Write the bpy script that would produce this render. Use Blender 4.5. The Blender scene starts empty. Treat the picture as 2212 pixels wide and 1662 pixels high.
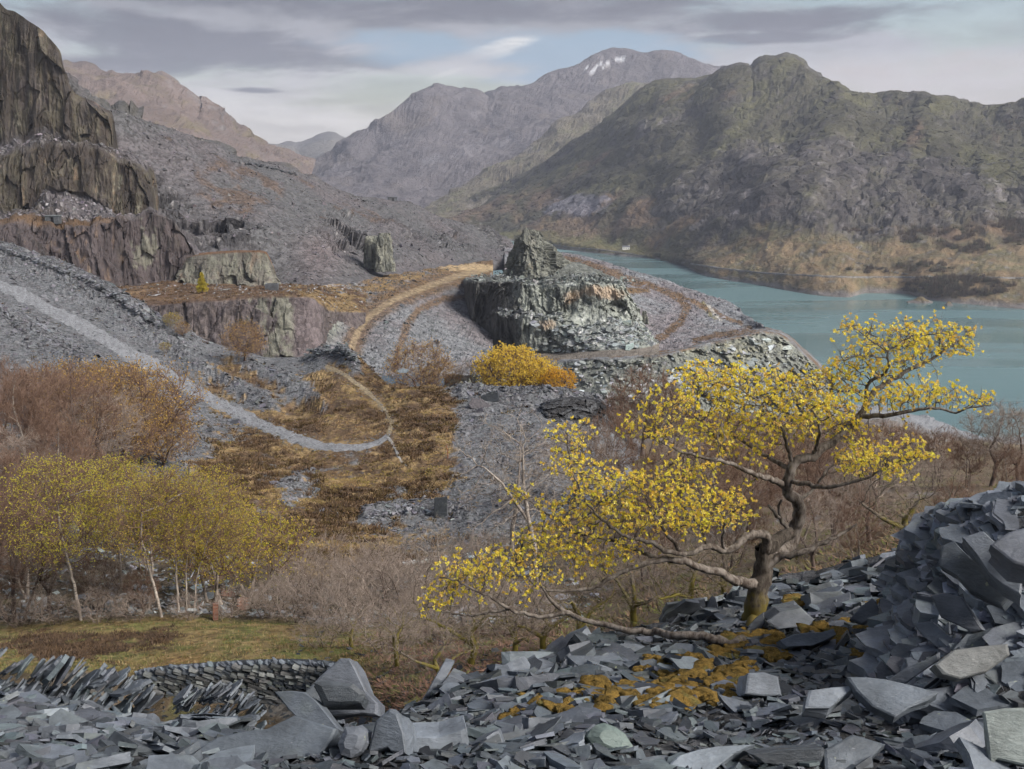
import bpy, math, random
import numpy as np
from concurrent.futures import ThreadPoolExecutor
from mathutils import Vector, Matrix

# ------------------------------------------------------------------ camera, sky, sun, exposure
SC = bpy.context.scene
COL = SC.collection
FPX, CX, CY = 2300.0, 1106.0, 831.0          # focal length and centre of a 2212 px wide frame
PITCH = math.radians(11.8)
cam_data = bpy.data.cameras.new('camera')
cam = bpy.data.objects.new('camera', cam_data)
COL.objects.link(cam)
cam.location = (0, 0, 0)
cam.rotation_euler = (math.radians(90) - PITCH, 0, 0)
cam_data.sensor_fit = 'HORIZONTAL'
cam_data.sensor_width = 36.0
cam_data.lens = 36.0 * FPX / 2212.0
cam_data.clip_start = 0.05
cam_data.clip_end = 40000
SC.camera = cam

SUN_EL, SUN_AZ = math.radians(38), math.radians(118)      # azimuth clockwise from +Y (view direction)
SUN_DIR = Vector((math.sin(SUN_AZ) * math.cos(SUN_EL), math.cos(SUN_AZ) * math.cos(SUN_EL), math.sin(SUN_EL)))
sun_data = bpy.data.lights.new('sun', 'SUN')
sun_data.energy = 3.4
sun_data.angle = math.radians(26)
sun_data.color = (1.0, 0.935, 0.85)
sun = bpy.data.objects.new('sun', sun_data)
COL.objects.link(sun)
sun.rotation_euler = SUN_DIR.to_track_quat('Z', 'Y').to_euler()

SC.view_settings.view_transform = 'Standard'
SC.view_settings.look = 'None'
SC.view_settings.exposure = 0.98
SC.view_settings.gamma = 1.0
SC.view_settings.use_curve_mapping = False
SC.render.engine = 'CYCLES'
SC.cycles.use_denoising = True
SC.cycles.use_adaptive_sampling = True
SC.cycles.adaptive_threshold = 0.03
SC.cycles.adaptive_min_samples = 12
SC.cycles.max_bounces = 4
SC.cycles.diffuse_bounces = 2
SC.cycles.glossy_bounces = 2
SC.cycles.transmission_bounces = 2
SC.cycles.volume_bounces = 0
SC.cycles.transparent_max_bounces = 4
SC.cycles.use_fast_gi = False


# ------------------------------------------------------------------ node helper
class NT:
    def __init__(s, tree):
        s.t = tree; s.n = tree.nodes; s.l = tree.links
    def new(s, ty, **kw):
        nd = s.n.new(ty)
        for k, v in kw.items():
            setattr(nd, k, v)
        return nd
    def put(s, sock, v):
        if v is None:
            return
        if hasattr(v, 'is_linked') or hasattr(v, 'links'):
            s.l.new(v, sock)
        else:
            if sock.type == 'RGBA' and isinstance(v, (tuple, list)) and len(v) == 3:
                v = tuple(v) + (1.0,)
            if sock.type == 'VECTOR' and isinstance(v, (int, float)):
                v = (v, v, v)
            sock.default_value = v
    def math(s, op, a, b=None, c=None, clamp=False):
        nd = s.new('ShaderNodeMath', operation=op, use_clamp=clamp)
        s.put(nd.inputs[0], a); s.put(nd.inputs[1], b); s.put(nd.inputs[2], c)
        return nd.outputs[0]
    def vmath(s, op, a, b=None):
        nd = s.new('ShaderNodeVectorMath', operation=op)
        s.put(nd.inputs[0], a); s.put(nd.inputs[1], b)
        return nd.outputs[0]
    def noise(s, vec, scale, detail=4, rough=0.55, dist=0.0):
        nd = s.new('ShaderNodeTexNoise')
        s.put(nd.inputs['Vector'], vec); s.put(nd.inputs['Scale'], scale)
        s.put(nd.inputs['Detail'], detail); s.put(nd.inputs['Roughness'], rough); s.put(nd.inputs['Distortion'], dist)
        return nd.outputs['Fac']
    def voro(s, vec, scale, feature='F1', rand=1.0):
        nd = s.new('ShaderNodeTexVoronoi', feature=feature)
        s.put(nd.inputs['Vector'], vec); s.put(nd.inputs['Scale'], scale); s.put(nd.inputs['Randomness'], rand)
        return nd
    def ramp(s, fac, stops):
        nd = s.new('ShaderNodeValToRGB')
        s.put(nd.inputs[0], fac)
        e = nd.color_ramp.elements
        while len(e) < len(stops):
            e.new(0.5)
        for el, (p, c) in zip(e, stops):
            el.position = p
            el.color = (c, c, c, 1) if isinstance(c, (int, float)) else tuple(c) + (1,)
        return nd.outputs[0]
    def smooth(s, x, a, b, lo=0.0, hi=1.0):
        nd = s.new('ShaderNodeMapRange', interpolation_type='SMOOTHSTEP')
        s.put(nd.inputs[0], x)
        for i, v in ((1, a), (2, b), (3, lo), (4, hi)):
            s.put(nd.inputs[i], v)
        return nd.outputs[0]
    def mix(s, fac, a, b, blend='MIX'):
        nd = s.new('ShaderNodeMix', data_type='RGBA', blend_type=blend)
        s.put(nd.inputs[0], fac); s.put(nd.inputs[6], a); s.put(nd.inputs[7], b)
        return nd.outputs[2]
    def mapping(s, vec, scale=(1, 1, 1), loc=(0, 0, 0), rot=(0, 0, 0)):
        nd = s.new('ShaderNodeMapping')
        s.put(nd.inputs[0], vec); nd.inputs[1].default_value = loc
        nd.inputs[2].default_value = rot; nd.inputs[3].default_value = scale
        return nd.outputs[0]
    def bump(s, h, strength, dist, normal=None):
        nd = s.new('ShaderNodeBump')
        s.put(nd.inputs['Strength'], strength); s.put(nd.inputs['Distance'], dist); s.put(nd.inputs['Height'], h)
        if normal is not None:
            s.put(nd.inputs['Normal'], normal)
        return nd.outputs[0]
    def comb(s, x, y, z):
        nd = s.new('ShaderNodeCombineXYZ')
        s.put(nd.inputs[0], x); s.put(nd.inputs[1], y); s.put(nd.inputs[2], z)
        return nd.outputs[0]
    def sep(s, v):
        nd = s.new('ShaderNodeSeparateXYZ')
        s.put(nd.inputs[0], v)
        return nd.outputs


# ------------------------------------------------------------------ sky: Nishita behind layers of cloud
world = bpy.data.worlds.new('World')
SC.world = world
world.use_nodes = True
W = NT(world.node_tree)
W.n.clear()
w_out = W.new('ShaderNodeOutputWorld')
w_bg = W.new('ShaderNodeBackground')
W.l.new(w_bg.outputs[0], w_out.inputs[0])
sky = W.new('ShaderNodeTexSky', sky_type='NISHITA', sun_disc=False)
sky.sun_elevation = SUN_EL
sky.sun_rotation = SUN_AZ
sky.air_density = 1.2
sky.dust_density = 1.5
gen = W.new('ShaderNodeTexCoord').outputs['Generated']
dx, dy, dz = W.sep(gen)
el = W.math('ARCTAN2', dz, W.math('SQRT', W.math('ADD', W.math('MULTIPLY', dx, dx), W.math('MULTIPLY', dy, dy))))
az = W.math('ARCTAN2', dx, dy)
elw = W.math('DIVIDE', el, W.math('ADD', 0.6, W.math('ABSOLUTE', el)))      # clouds crowd together towards the horizon
cv = W.comb(W.math('SINE', az), W.math('COSINE', az), W.math('MULTIPLY', elw, 3.0))
warp = W.noise(cv, 2.2, 3, 0.5)
cvw = W.vmath('ADD', cv, W.comb(0, 0, W.math('MULTIPLY', W.math('SUBTRACT', warp, 0.5), 0.35)))
veil = W.noise(W.mapping(cvw, (2.2, 2.2, 2.6), (3.1, 0.4, 1.7)), 1.8, 6, 0.58)
streak = W.noise(W.mapping(cvw, (2.4, 2.4, 2.8), (0.35, 2.2, 0.62)), 2.4, 7, 0.62)
blue = W.mix(1.0, sky.outputs[0], (0.070, 0.070, 0.070), 'MULTIPLY')
grad = W.ramp(W.math('MULTIPLY', el, 1.0), [(0.0, (0.46, 0.435, 0.41)), (0.035, (0.455, 0.435, 0.415)), (0.068, (0.37, 0.365, 0.365)),
                                            (0.10, (0.255, 0.258, 0.280)), (0.135, (0.165, 0.168, 0.188)), (1.0, (0.21, 0.215, 0.235))])
c0 = W.mix(W.smooth(veil, 0.40, 0.56, 0.15, 1.0), blue, grad)
c0 = W.mix(W.smooth(el, 0.02, 0.06, 1.0, 0.0), c0, grad)
mott = W.noise(W.mapping(cvw, (4.5, 4.5, 5.0), (1.3, 5.0, 2.1)), 2.6, 7, 0.62)
mf_ = W.smooth(mott, 0.3, 0.7, 0.84, 1.14)
c0 = W.mix(1.0, c0, W.comb(mf_, mf_, mf_), 'MULTIPLY')


def blob(a0, e0, ra, re, tilt=0.0):
    """soft elliptical weight round one direction of the sky, ragged by the cloud noise"""
    a = W.math('SUBTRACT', az, a0)
    e = W.math('SUBTRACT', W.math('SUBTRACT', el, e0), W.math('MULTIPLY', a, tilt))
    q = W.math('ADD', W.math('POWER', W.math('ABSOLUTE', W.math('DIVIDE', a, ra)), 2.0), W.math('POWER', W.math('ABSOLUTE', W.math('DIVIDE', e, re)), 2.0))
    q = W.math('ADD', q, W.math('ADD', W.math('MULTIPLY', W.math('SUBTRACT', streak, 0.5), 4.6), W.math('MULTIPLY', W.math('SUBTRACT', mott, 0.5), 3.0)))
    return W.smooth(q, 1.5, 0.1)


def blobmax(*b):
    r = b[0]
    for x in b[1:]:
        r = W.math('MAXIMUM', r, x)
    return r


DEG = math.pi / 180
dark = blobmax(blob(-19 * DEG, 6.0 * DEG, 10 * DEG, 1.35 * DEG, -0.08), blob(-12 * DEG, 5.3 * DEG, 6.0 * DEG, 0.75 * DEG, -0.05), blob(-22 * DEG, 4.6 * DEG, 8 * DEG, 0.8 * DEG),
               blob(-13.5 * DEG, 3.55 * DEG, 1.6 * DEG, 0.16 * DEG), blob(-5 * DEG, 7.8 * DEG, 16 * DEG, 0.9 * DEG), blob(16 * DEG, 6.8 * DEG, 8 * DEG, 0.7 * DEG), blob(13 * DEG, 6.1 * DEG, 4 * DEG, 0.3 * DEG))
gen_dark = W.math('MULTIPLY', W.smooth(streak, 0.52, 0.68), W.smooth(el, 0.11, 0.17))
c1 = W.mix(W.math('MULTIPLY', W.math('MAXIMUM', dark, gen_dark), 0.82), c0, (0.088, 0.091, 0.112))
bluepatch = blobmax(blob(0 * DEG, 5.6 * DEG, 9 * DEG, 1.0 * DEG), blob(4 * DEG, 4.4 * DEG, 5 * DEG, 0.7 * DEG))
c1 = W.mix(W.math('MULTIPLY', bluepatch, 0.8), c1, (0.185, 0.27, 0.35))
wisp = blobmax(blob(-1.0 * DEG, 5.6 * DEG, 2.2 * DEG, 0.5 * DEG, 0.25), blob(-3 * DEG, 4.6 * DEG, 1.3 * DEG, 0.22 * DEG, 0.25))
c1 = W.mix(W.math('MULTIPLY', wisp, 0.95), c1, (0.50, 0.49, 0.475))
warm = blobmax(blob(22 * DEG, 3.8 * DEG, 12 * DEG, 1.3 * DEG))
c1 = W.mix(W.math('MULTIPLY', warm, 0.6), c1, (0.38, 0.335, 0.32))
W.put(w_bg.inputs[0], c1)
w_bg.inputs[1].default_value = 1.0
world.cycles.sampling_method = 'MANUAL'
world.cycles.sample_map_resolution = 256


# ------------------------------------------------------------------ numpy helpers
RNG = np.random.default_rng(7)


def unproject(px, py, Y):
    u = (np.asarray(px, float) - CX) / FPX
    v = (CY - np.asarray(py, float)) / FPX
    cp, sp = math.cos(PITCH), math.sin(PITCH)
    d = cp + v * sp
    t = np.asarray(Y, float) / d
    return np.stack([u * t, d * t, (-sp + v * cp) * t], -1)


def P(px, py, Y):
    return Vector(unproject(px, py, Y))


def project(V):
    V = np.asarray(V, float)
    cp, sp = math.cos(PITCH), math.sin(PITCH)
    f = V[..., 1] * cp - V[..., 2] * sp
    w = V[..., 1] * sp + V[..., 2] * cp
    return CX + FPX * V[..., 0] / f, CY - FPX * w / f


def depth_at(px, py, z):
    """distance Y at which the ray through a pixel meets height z"""
    q = unproject(px, py, 1.0)
    return z / q[..., 2]


_perm = np.random.default_rng(3).permutation(4096).astype(np.int32)
_g = np.random.default_rng(4).normal(size=(3, 4096))
_gx, _gy, _gz = (_g / np.linalg.norm(_g, axis=0)).astype(np.float32)
_c0, _c1, _c2, _c3 = np.random.default_rng(5).random((4, 4096)).astype(np.float32)
POOL = ThreadPoolExecutor(4)


def chunked(f, p, nout):
    """run f over slices of the points on all cores"""
    sh = p.shape[:-1]
    p = np.ascontiguousarray(p.reshape(-1, 3), np.float32)
    n = len(p)
    outs = [np.empty(n, np.float32) for _ in range(nout)]
    cuts = list(range(0, n, 16384)) + [n]

    def job(k):
        a, b = cuts[k], cuts[k + 1]
        for o, r in zip(outs, f(p[a:b])):
            o[a:b] = r
    list(POOL.map(job, range(len(cuts) - 1)))
    return [o.reshape(sh) for o in outs]


def _perlin(p):
    fl = np.floor(p)
    i = fl.astype(np.int32)
    f = p - fl
    w = f * f * f * (f * (f * 6 - 15) + 10)
    hx = (_perm.take(i[:, 0] & 4095), _perm.take((i[:, 0] + 1) & 4095))
    r = 0
    for cx in (0, 1):
        wx = w[:, 0] if cx else 1 - w[:, 0]
        fx = f[:, 0] - cx
        for cy in (0, 1):
            wxy = wx * (w[:, 1] if cy else 1 - w[:, 1])
            fy = f[:, 1] - cy
            hxy = _perm.take((hx[cx] + i[:, 1] + cy) & 4095)
            for cz in (0, 1):
                h = _perm.take((hxy + i[:, 2] + cz) & 4095)
                r = r + wxy * (w[:, 2] if cz else 1 - w[:, 2]) * (_gx.take(h) * fx + _gy.take(h) * fy + _gz.take(h) * (f[:, 2] - cz))
    return (r * np.float32(1.6),)


def perlin(p):
    return chunked(_perlin, p, 1)[0]


def fbm(V, wl, octs=4, gain=0.5, seed=0.0):
    """fractal noise, wavelength wl metres (number or 3-vector), about -1..1"""
    p = np.asarray(V) / np.asarray(wl, float) + seed * 17.31
    a, r, t = 1.0, 0, 0
    for _ in range(octs):
        r = r + a * perlin(p)
        t += a
        p = p * 2.03 + 5.7
        a *= gain
    return r / t * 1.35


def ridged(V, wl, octs=4, gain=0.5, seed=0.0):
    p = np.asarray(V) / np.asarray(wl, float) + seed * 13.7
    a, r, t = 1.0, 0, 0
    for _ in range(octs):
        r = r + a * (1 - 2.2 * np.abs(perlin(p)))
        t += a
        p = p * 2.07 + 3.3
        a *= gain
    return r / t


def _worley(p):
    fl = np.floor(p - np.float32(0.5))
    i = fl.astype(np.int32)
    f = p - fl
    d1 = np.full(len(p), 99, np.float32); idx = np.zeros(len(p), np.int32)
    for cx in (0, 1):
        hx = _perm.take((i[:, 0] + cx) & 4095)
        for cy in (0, 1):
            hxy = _perm.take((hx + i[:, 1] + cy) & 4095)
            for cz in (0, 1):
                h = _perm.take((hxy + i[:, 2] + cz) & 4095)
                d = (_c0.take(h) + (cx - f[:, 0])) ** 2 + (_c1.take(h) + (cy - f[:, 1])) ** 2 + (_c2.take(h) + (cz - f[:, 2])) ** 2
                near = d < d1
                idx = np.where(near, h, idx)
                d1 = np.where(near, d, d1)
    return d1, _c3.take(idx), _c0.take(idx)


def worley(V, wl, seed=0.0):
    """cellular noise: distance to the nearest feature (twice) and two random values of the cell"""
    d, a, b = chunked(_worley, np.asarray(V) / np.asarray(wl, float) + seed * 11.1, 3)
    return d, d, a, b


def sstep(x, a, b):
    t = np.clip((np.asarray(x, float) - a) / (b - a), 0, 1)
    return t * t * (3 - 2 * t)


def mixc(a, b, t):
    return np.asarray(a) * (1 - t[..., None]) + np.asarray(b) * t[..., None]


def hermite(x, xs, ys):
    """smooth interpolation without overshoot"""
    xs = np.asarray(xs, float); ys = np.asarray(ys, float)
    h = np.diff(xs); d = np.diff(ys) / h
    m = np.zeros(len(xs))
    m[0], m[-1] = d[0], d[-1]
    for k in range(1, len(xs) - 1):
        if d[k - 1] * d[k] > 0:
            w1, w2 = 2 * h[k] + h[k - 1], h[k] + 2 * h[k - 1]
            m[k] = (w1 + w2) / (w1 / d[k - 1] + w2 / d[k])
    k = np.clip(np.searchsorted(xs, x, 'right') - 1, 0, len(h) - 1)
    t = (x - xs[k]) / h[k]
    return ((1 + 2 * t) * (1 - t) ** 2 * ys[k] + t * (1 - t) ** 2 * h[k] * m[k] + t * t * (3 - 2 * t) * ys[k + 1] + t * t * (t - 1) * h[k] * m[k + 1])


def link(o, parent=None):
    COL.objects.link(o)
    if parent is not None:
        o.parent = parent
    return o


def tag(o, label=None, category=None, group=None, kind=None):
    if label: o['label'] = label
    if category: o['category'] = category
    if group: o['group'] = group
    if kind: o['kind'] = kind
    return o


def mesh_np(name, V, faces, mat, smooth=False, col=None, attrs=None, midx=None):
    """mesh from numpy arrays; faces is a list of (n,k) index arrays"""
    me = bpy.data.meshes.new(name)
    V = np.ascontiguousarray(V, np.float32).reshape(-1, 3)
    faces = [np.asarray(f, np.int32) for f in faces if len(f)]
    loops = np.concatenate([f.ravel() for f in faces]).astype(np.int32)
    tot = np.concatenate([np.full(len(f), f.shape[1], np.int32) for f in faces])
    st = np.concatenate([[0], np.cumsum(tot)[:-1]]).astype(np.int32)
    me.vertices.add(len(V)); me.vertices.foreach_set('co', V.ravel())
    me.loops.add(len(loops)); me.loops.foreach_set('vertex_index', loops)
    me.polygons.add(len(tot)); me.polygons.foreach_set('loop_start', st); me.polygons.foreach_set('loop_total', tot)
    me.update(calc_edges=True)
    if midx is not None:
        me.polygons.foreach_set('material_index', np.asarray(midx, np.int32))
    me.polygons.foreach_set('use_smooth', np.full(len(tot), bool(smooth)))
    if col is not None:
        a = me.attributes.new('tint', 'FLOAT_COLOR', 'POINT')
        c = np.ones((len(V), 4), np.float32); c[:, :3] = np.asarray(col).reshape(-1, 3)
        a.data.foreach_set('color', c.ravel())
    for k, v in (attrs or {}).items():
        a = me.attributes.new(k, 'FLOAT', 'POINT')
        a.data.foreach_set('value', np.ascontiguousarray(v, np.float32).ravel())
    for m in (mat if isinstance(mat, (list, tuple)) else [mat]):
        me.materials.append(m)
    return me


def obj(name, me, parent=None, **kw):
    o = bpy.data.objects.new(name, me)
    link(o, parent)
    return tag(o, **kw)


def empty(name, loc, **kw):
    o = bpy.data.objects.new(name, None)
    o.location = loc
    o.empty_display_size = 0.3
    link(o)
    return tag(o, **kw)


# ------------------------------------------------------------------ sheets of terrain lofted between real profile lines
class Sheet:
    """rows: far to near lists of (px, py, Y) - each a line on the land at its own distance"""
    def __init__(s, rows, step=4.0, vmin=2, smooth_v=True):
        rows = [np.asarray(r, float) for r in rows]
        nu = int(max(abs(r[-1, 0] - r[0, 0]) for r in rows) / step) + 2
        u = np.linspace(0, 1, nu)
        G = []
        for r in rows:
            x = (r[:, 0] - r[0, 0]) / (r[-1, 0] - r[0, 0])
            G.append(np.stack([hermite(u, x, r[:, 0]), hermite(u, x, r[:, 1]), hermite(u, x, np.log(r[:, 2]))], -1))
        G = np.array(G)
        vs = [0.0]
        for k in range(len(rows) - 1):
            dpx = np.percentile(np.abs(G[k + 1, :, 1] - G[k, :, 1]), 75)
            dm = np.median(np.abs(np.exp(G[k + 1, :, 2]) - np.exp(G[k, :, 2])) / np.exp(G[k, :, 2])) * FPX * 0.3
            n = max(vmin, int(max(dpx, min(dm, 160)) / step))
            if k == 0:
                n = max(vmin, n // 6)           # the hidden back of the sheet
            vs += list(k + np.arange(1, n + 1) / n)
        vs = np.array(vs)
        k = np.clip(vs.astype(int), 0, len(rows) - 2)
        t = (vs - k)[:, None, None]
        if smooth_v and len(rows) > 2:
            km, kp = np.clip(k - 1, 0, None), np.clip(k + 2, None, len(rows) - 1)
            m0 = 0.5 * (G[k + 1] - G[km]); m1 = 0.5 * (G[kp] - G[k])
            g = (2 * t ** 3 - 3 * t ** 2 + 1) * G[k] + (t ** 3 - 2 * t ** 2 + t) * m0 + (-2 * t ** 3 + 3 * t ** 2) * G[k + 1] + (t ** 3 - t ** 2) * m1
        else:
            g = G[k] * (1 - t) + G[k + 1] * t
        s.v = np.repeat(vs[:, None], nu, 1); s.u = np.repeat(u[None], len(vs), 0)
        s.px, s.py, s.Y = g[..., 0], g[..., 1], np.exp(g[..., 2])
        s.V = unproject(s.px, s.py, s.Y)
        s.m = s.Y / FPX                        # metres per pixel there
        s.normals()
    def normals(s):
        du = np.gradient(s.V, axis=1); dv = np.gradient(s.V, axis=0)
        n = np.cross(du, dv)
        n /= np.linalg.norm(n, axis=-1, keepdims=True) + 1e-9
        flip = np.sum(n * s.V) > 0
        s.flip = flip
        s.N = -n if flip else n
        return s.N
    def push(s, amount, direction=None):
        d = s.N if direction is None else np.asarray(direction, float)
        s.V = s.V + d * np.asarray(amount)[..., None]
        s.normals()
        return s
    def slope(s):
        return 1 - np.abs(s.N[..., 2])
    def faces(s, keep=None):
        nv, nu = s.V.shape[:2]
        i = np.arange(nv * nu).reshape(nv, nu)
        q = np.stack([i[:-1, :-1], i[:-1, 1:], i[1:, 1:], i[1:, :-1]], -1).reshape(-1, 4)
        if not s.flip:
            pass
        else:
            q = q[:, ::-1]
        return q
    def build(s, name, mat, col, smooth=True, attrs=None, parent=None, **kw):
        s.col = col
        me = mesh_np(name, s.V, [s.faces()], mat, smooth, col, attrs)
        return obj(name, me, parent, **kw)
    def sample(s, n, weight, rng):
        """random points on the sheet; weight per vertex (times screen-like cell area)"""
        w = np.clip(weight[:-1, :-1], 0, None).ravel()
        c = np.cumsum(w)
        k = np.searchsorted(c, rng.random(n) * c[-1])
        nu = s.V.shape[1]
        r, q = k // (nu - 1), k % (nu - 1)
        a, b = rng.random((n, 1)), rng.random((n, 1))
        V = s.V
        p = V[r, q] * (1 - a) * (1 - b) + V[r, q + 1] * a * (1 - b) + V[r + 1, q] * (1 - a) * b + V[r + 1, q + 1] * a * b
        return p, s.N[r, q], r, q
    def area(s):
        du = np.gradient(s.V, axis=1); dv = np.gradient(s.V, axis=0)
        return np.linalg.norm(np.cross(du, dv), axis=-1)
    def at(s, px, py):
        """the visible ground under a pixel"""
        if not hasattr(s, '_p'):
            a, b = project(s.V)
            s._p = np.stack([a.ravel(), b.ravel()], -1)
            s._d = np.sqrt(np.sum(s.V * s.V, -1)).ravel()
            key = np.floor(s._p[:, 0] / 8).astype(np.int64) * 4096 + np.floor(s._p[:, 1] / 8).astype(np.int64)
            s._o = np.argsort(key, kind='stable')
            s._k = key[s._o]
        pts = np.stack(np.broadcast_arrays(np.asarray(px, float), np.asarray(py, float)), -1).reshape(-1, 2)
        out = []
        VV = s.V.reshape(-1, 3)
        for q in pts:
            bx, by = int(q[0] // 8), int(q[1] // 8)
            c = []
            for ex in (-1, 0, 1):
                a0 = np.searchsorted(s._k, (bx + ex) * 4096 + by - 1); b0 = np.searchsorted(s._k, (bx + ex) * 4096 + by + 2)
                c.append(s._o[a0:b0])
            c = np.concatenate(c)
            if len(c) < 3:
                c = np.arange(len(s._p))
            dd = np.sum((s._p[c] - q) ** 2, 1)
            k = np.argsort(dd)[:12]
            dmin = s._d[c[k]].min()
            k = [j for j in k if s._d[c[j]] < dmin * 1.12][:4]
            w = 1 / (dd[k] + 1e-3)
            out.append((VV[c[k]] * w[:, None]).sum(0) / w.sum())
        out = np.array(out)
        return out[0] if np.ndim(px) == 0 else out


def poly_dist(px, py, pts):
    """pixel distance to a polyline and the position along it"""
    best = np.full(px.shape, 1e9)
    for (ax, ay), (bx, by) in zip(pts[:-1], pts[1:]):
        vx, vy = bx - ax, by - ay
        t = np.clip(((px - ax) * vx + (py - ay) * vy) / (vx * vx + vy * vy), 0, 1)
        best = np.minimum(best, np.hypot(px - ax - t * vx, py - ay - t * vy))
    return best


def ell(px, py, cx, cy, rx, ry):
    return np.sqrt(((px - cx) / rx) ** 2 + ((py - cy) / ry) ** 2)


# ------------------------------------------------------------------ materials
def new_mat(name):
    m = bpy.data.materials.new(name)
    m.use_nodes = True
    t = NT(m.node_tree)
    t.n.clear()
    out = t.new('ShaderNodeOutputMaterial')
    b = t.new('ShaderNodeBsdfPrincipled')
    t.l.new(b.outputs[0], out.inputs[0])
    t.b = b
    return m, t


def finish(t, col, rough=0.85, normal=None, spec=0.3):
    t.put(t.b.inputs['Base Color'], col)
    t.put(t.b.inputs['Roughness'], rough)
    t.put(t.b.inputs['Specular IOR Level'], spec)
    if normal is not None:
        t.put(t.b.inputs['Normal'], normal)


def terrain_mat(name, wl, var=0.35, bump=0.6, dist=0.3, stretch=(1, 1, 1), fine=0.12, vor=0.0, spec=0.2, rough=0.9):
    """land: vertex tint of the stuff that lies there, with grain at wavelength wl metres"""
    m, t = new_mat(name)
    pos = t.new('ShaderNodeNewGeometry').outputs['Position']
    v = t.mapping(pos, tuple(x / wl for x in stretch))
    tint = t.new('ShaderNodeAttribute', attribute_name='tint').outputs['Color']
    n1 = t.noise(v, 0.35, 6, 0.62)
    n2 = t.noise(v, 1.6, 5, 0.65)
    g = t.math('ADD', t.math('MULTIPLY', n1, 0.55), t.math('MULTIPLY', n2, 0.45))
    if vor:
        vo = t.voro(v, 1.1)
        cellv = t.sep(vo.outputs['Color'])[0]
        g = t.math('ADD', t.math('MULTIPLY', g, 1 - vor), t.math('MULTIPLY', cellv, vor))
    f = t.smooth(g, 0.28, 0.72, 1 - var, 1 + var)
    c = t.mix(1.0, tint, t.comb(f, f, f), 'MULTIPLY')
    h = t.noise(v, 1.0, 7, 0.68)
    if vor:
        h = t.math('ADD', h, t.math('MULTIPLY', vo.outputs['Distance'], -vor))
    finish(t, c, rough, t.bump(h, bump, dist), spec)
    return m

# ------------------------------------------------------------------ palette (linear base colours)
SLATE = np.array((0.170, 0.178, 0.192)); SLATE_D = np.array((0.072, 0.072, 0.078)); SLATE_P = np.array((0.152, 0.140, 0.150))
GREENROCK = np.array((0.150, 0.165, 0.150)); PALEROCK = np.array((0.36, 0.32, 0.26)); WHITEROCK = np.array((0.42, 0.43, 0.42))
PURPLE = np.array((0.098, 0.082, 0.085)); RUST = np.array((0.20, 0.125, 0.085))
HEATH = np.array((0.102, 0.067, 0.041)); HEATH_D = np.array((0.062, 0.042, 0.029)); ORANGE = np.array((0.165, 0.105, 0.052))
STRAW = np.array((0.36, 0.25, 0.11)); GOLD = np.array((0.205, 0.146, 0.075)); GREEN = np.array((0.125, 0.135, 0.045)); OLIVE = np.array((0.120, 0.110, 0.060))
LAKE_Z = -150.0

M_far = terrain_mat('far_mountain_rock', 60, 0.30, 0.9, 30, fine=0.1)
M_hill = terrain_mat('mountain_heath_and_crag', 22, 0.42, 1.0, 9)
M_scree = terrain_mat('slate_scree', 1.5, 0.36, 1.0, 0.7, vor=0.35)
M_cliff = terrain_mat('quarry_cliff_rock', 4.0, 0.42, 1.0, 1.6, stretch=(1.3, 1.3, 0.42))
M_bench = terrain_mat('green_slate_cliff', 3.0, 0.45, 1.0, 1.3, stretch=(1.2, 1.2, 0.75))
M_mid = terrain_mat('tip_ground', 0.45, 0.38, 1.0, 0.25, vor=0.4)
M_near = terrain_mat('slope_ground', 0.22, 0.40, 1.0, 0.12, vor=0.2)
M_tip = terrain_mat('slate_chippings', 0.07, 0.45, 1.0, 0.05, vor=0.5)


def rowz(pts, z):
    return [(a, b, float(depth_at(a, b, z))) for a, b in pts]


def back(row, dpy, fy):
    return [(a, b + dpy, c * fy) for a, b, c in row]


# ---- distant hills and mountains
r = [(540, 334, 6500), (575, 328, 6500), (600, 326, 6500), (645, 327, 6500), (675, 316, 6500), (700, 306, 6500), (716, 303, 6500), (735, 307, 6500), (752, 312, 6500), (800, 330, 6500), (900, 370, 6500)]
s = Sheet([back(r, 60, 1.2), r, back(r, 110, 0.8)], 5)
e = np.minimum(1, np.abs(s.v - 1) * 4 + 0.06)
s.push(e * 120 * ridged(s.V, 900, 5, seed=1))
s.build('mountain', M_far, mixc((0.15, 0.14, 0.13), (0.20, 0.19, 0.18), sstep(fbm(s.V, 400, 4), -.4, .5)), kind='structure', label='low blue ridge closing the far end of the valley')

r = [(600, 395, 6000), (660, 368, 6000), (735, 322, 6100), (770, 302, 6100), (810, 282, 6200), (848, 262, 6200), (868, 245, 6250), (890, 226, 6300), (912, 208, 6300), (935, 198, 6400), (970, 197, 6400), (1000, 201, 6400),
     (1022, 203, 6400), (1036, 210, 6450), (1050, 216, 6500), (1070, 204, 6500), (1092, 194, 6500), (1120, 191, 6550), (1148, 183, 6600), (1172, 169, 6700), (1212, 155, 6800), (1240, 150, 6800), (1268, 141, 6900), (1300, 132, 7000), (1345, 126, 7000),
     (1385, 132, 7000), (1430, 142, 7000), (1490, 156, 7000), (1545, 169, 7000), (1640, 200, 7000)]
r2 = [(600, 420, 5300), (740, 385, 5300), (850, 340, 5350), (930, 285, 5500), (1000, 270, 5600), (1050, 275, 5600), (1150, 240, 5700), (1280, 205, 5900), (1400, 200, 6000), (1640, 230, 6000)]
r3 = [(600, 440, 4500), (740, 425, 4400), (850, 400, 4400), (950, 375, 4500), (1050, 350, 4700), (1150, 320, 4800), (1280, 280, 4900), (1400, 260, 5000), (1640, 270, 5000)]
r4 = [(600, 500, 3200), (850, 492, 3100), (1050, 480, 3100), (1280, 450, 3400), (1640, 430, 3600)]
far_ = lambda rw, k: [(a_, b_, c_ * k) for a_, b_, c_ in rw]
r, r2, r3 = far_(r, 0.75), far_(r2, 0.80), far_(r3, 0.88)
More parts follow.
